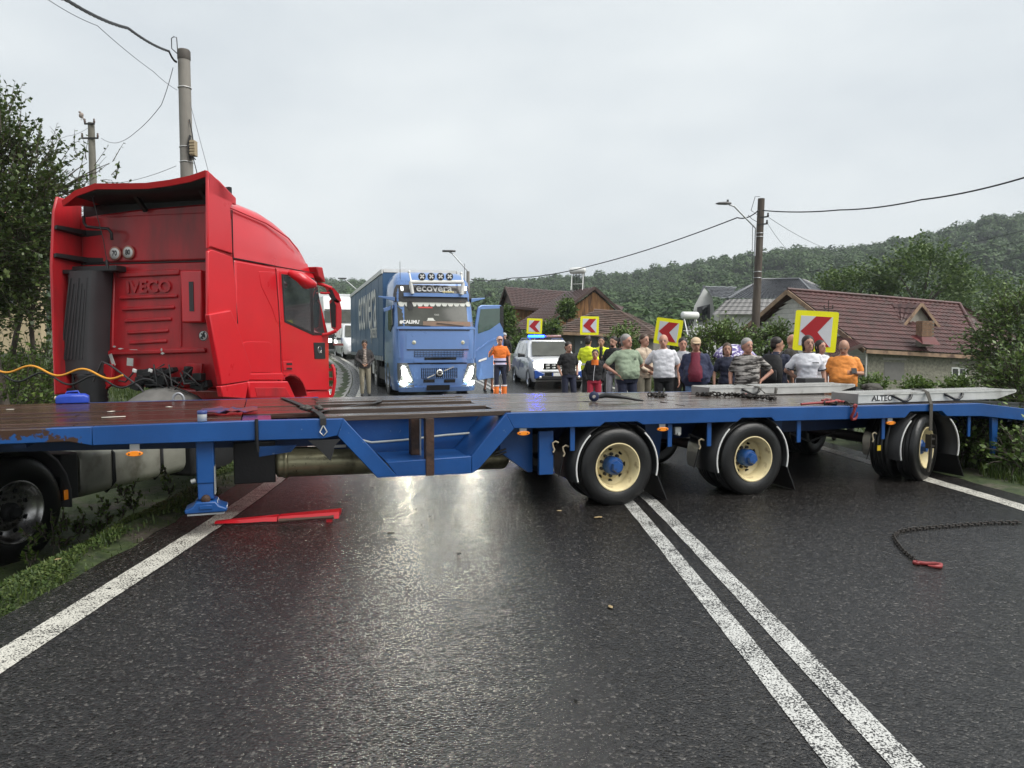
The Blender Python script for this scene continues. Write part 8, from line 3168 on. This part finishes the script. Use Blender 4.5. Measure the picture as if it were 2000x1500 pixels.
# individual weeds in front of the tractor wheel
for k, (px, py, h_) in enumerate([(105, 1062, .42), (118, 1050, .32), (155, 1040, .26), (192, 1042, .20), (205, 1035, .18), (262, 1022, .20), (60, 1085, .16), (330, 1010, .16), (240, 1040, .16)]):
    p = on_ground(px, py, -.28)
    p.z = ground_z(p.x, p.y)
    make_tree('verge_weed', ['tall thin weed', 'tall weed beside the tallest one', 'leafy weed below the fuel tank', 'small upright weed below the fuel tank', 'small bushy weed below the fuel tank', 'weed near the landing leg', 'low weed touching the tyre', 'low weed left of the landing leg', 'low weed between the leafy one and the landing leg'][k] + ' on the grass verge', p, p + Vector((0, 0, h_ * .55)), (h_ * .28, h_ * .28, h_ * .5), LEAF_WEED, 'weeds on the near verge', 'weed', n_twigs=16, per=7, L=.045, seed=70 + k, trunk_r=.006, limbs=3, up=1.3, twig_len=h_ * .3, parts=('stem', 'leaves'))
# leaves, clods and bits of plastic on the road
CLOD = M('wet_dark_clod', (.012, .011, .010), .5, var=.3)
LEAFY = M('fallen_yellow_leaf', (.30, .22, .11), .6, var=.3)
bits = [(765, 1042, .05, 0, 'dark mud clod', 'below the well of the trailer'), (812, 995, .035, 0, 'dark scrap', 'just below the well sill'), (840, 1010, .025, 0, 'small dark scrap', 'in the headlamp glare'), (680, 967, .04, 0, 'dark twig scrap', 'right of the red strip'), (663, 982, .03, 0, 'dark twig', 'beside the end of the red strip'),
        (728, 951, .022, 0, 'tiny dark scrap', 'near the well arm'), (898, 1082, .035, 0, 'dark clod', 'in the middle of the left lane'), (1125, 1366, .018, 0, 'dark pebble', 'in the near left lane'), (795, 1140, .02, 0, 'dark spot of mud', 'in the left lane'), (824, 1026, .02, 0, 'round dark clod', 'in the glare'),
        (1168, 1011, .05, 1, 'pale torn leaf', 'by the first trailer wheel'), (1192, 1186, .03, 1, 'pale leaf scrap', 'left of the double line'), (1092, 998, .03, 1, 'small pale leaf', 'ahead of the first trailer wheel'), (115, 1139, .03, 1, 'orange leaf', 'on the grass verge'), (213, 1150, .02, 0, 'dark clod', 'on the edge line')]
for k, (px, py, r_, kind, what, where) in enumerate(bits):
    p = on_ground(px, py, .016 if px != 115 else -.1)
    if px == 115: p.z = ground_z(p.x, p.y) + .03
    rt_ = root('fallen_leaf' if kind else 'mud_clod', what + ' ' + where, 'leaf' if kind else 'debris', p, k * 1.3, 'litter on the road')
    q = MB()
    if kind:
        q.grid([[(r_ * .8 * (i / 4 - .5) * 2, r_ * .5 * (j / 3 - .5) * 2 * math.sin(math.pi * (.12 + .76 * i / 4)), .004 + .25 * r_ * abs(noise.noise(Vector((i * .7, j * .9, k))))) for j in range(4)] for i in range(5)])
        o = q.build('blade', LEAFY, rt_, fix=False)
        o.modifiers.new('t', 'SOLIDIFY').thickness = .002
    else:
        q.sphere((0, 0, r_ * .1), r_ * .7, r_ * .5, .004, 9, 6)
        q.v = [tuple(Vector(v_) * (1 + .5 * noise.noise(Vector(v_) * 40 + Vector((k, 0, 0))))) for v_ in q.v]
        q.build('clod', CLOD, rt_)
# damp air
hz = MB()
hz.box(-900, 900, -40, 1100, -5, 130)
ho = hz.build('haze', None)
hm_ = bpy.data.materials.new('damp_air')
hm_.use_nodes = True
hm_.node_tree.nodes.remove(hm_.node_tree.nodes['Principled BSDF'])
pv = hm_.node_tree.nodes.new('ShaderNodeVolumePrincipled')
pv.inputs['Color'].default_value = (.80, .86, .90, 1)
pv.inputs['Density'].default_value = .00032
pv.inputs['Anisotropy'].default_value = .2
hm_.node_tree.links.new(pv.outputs[0], hm_.node_tree.nodes['Material Output'].inputs['Volume'])
ho.data.materials.clear()
ho.data.materials.append(hm_)
tag(ho, 'damp grey air lying over the valley', 'haze', kind='stuff')
bpy.data.scenes.remove(TMP)
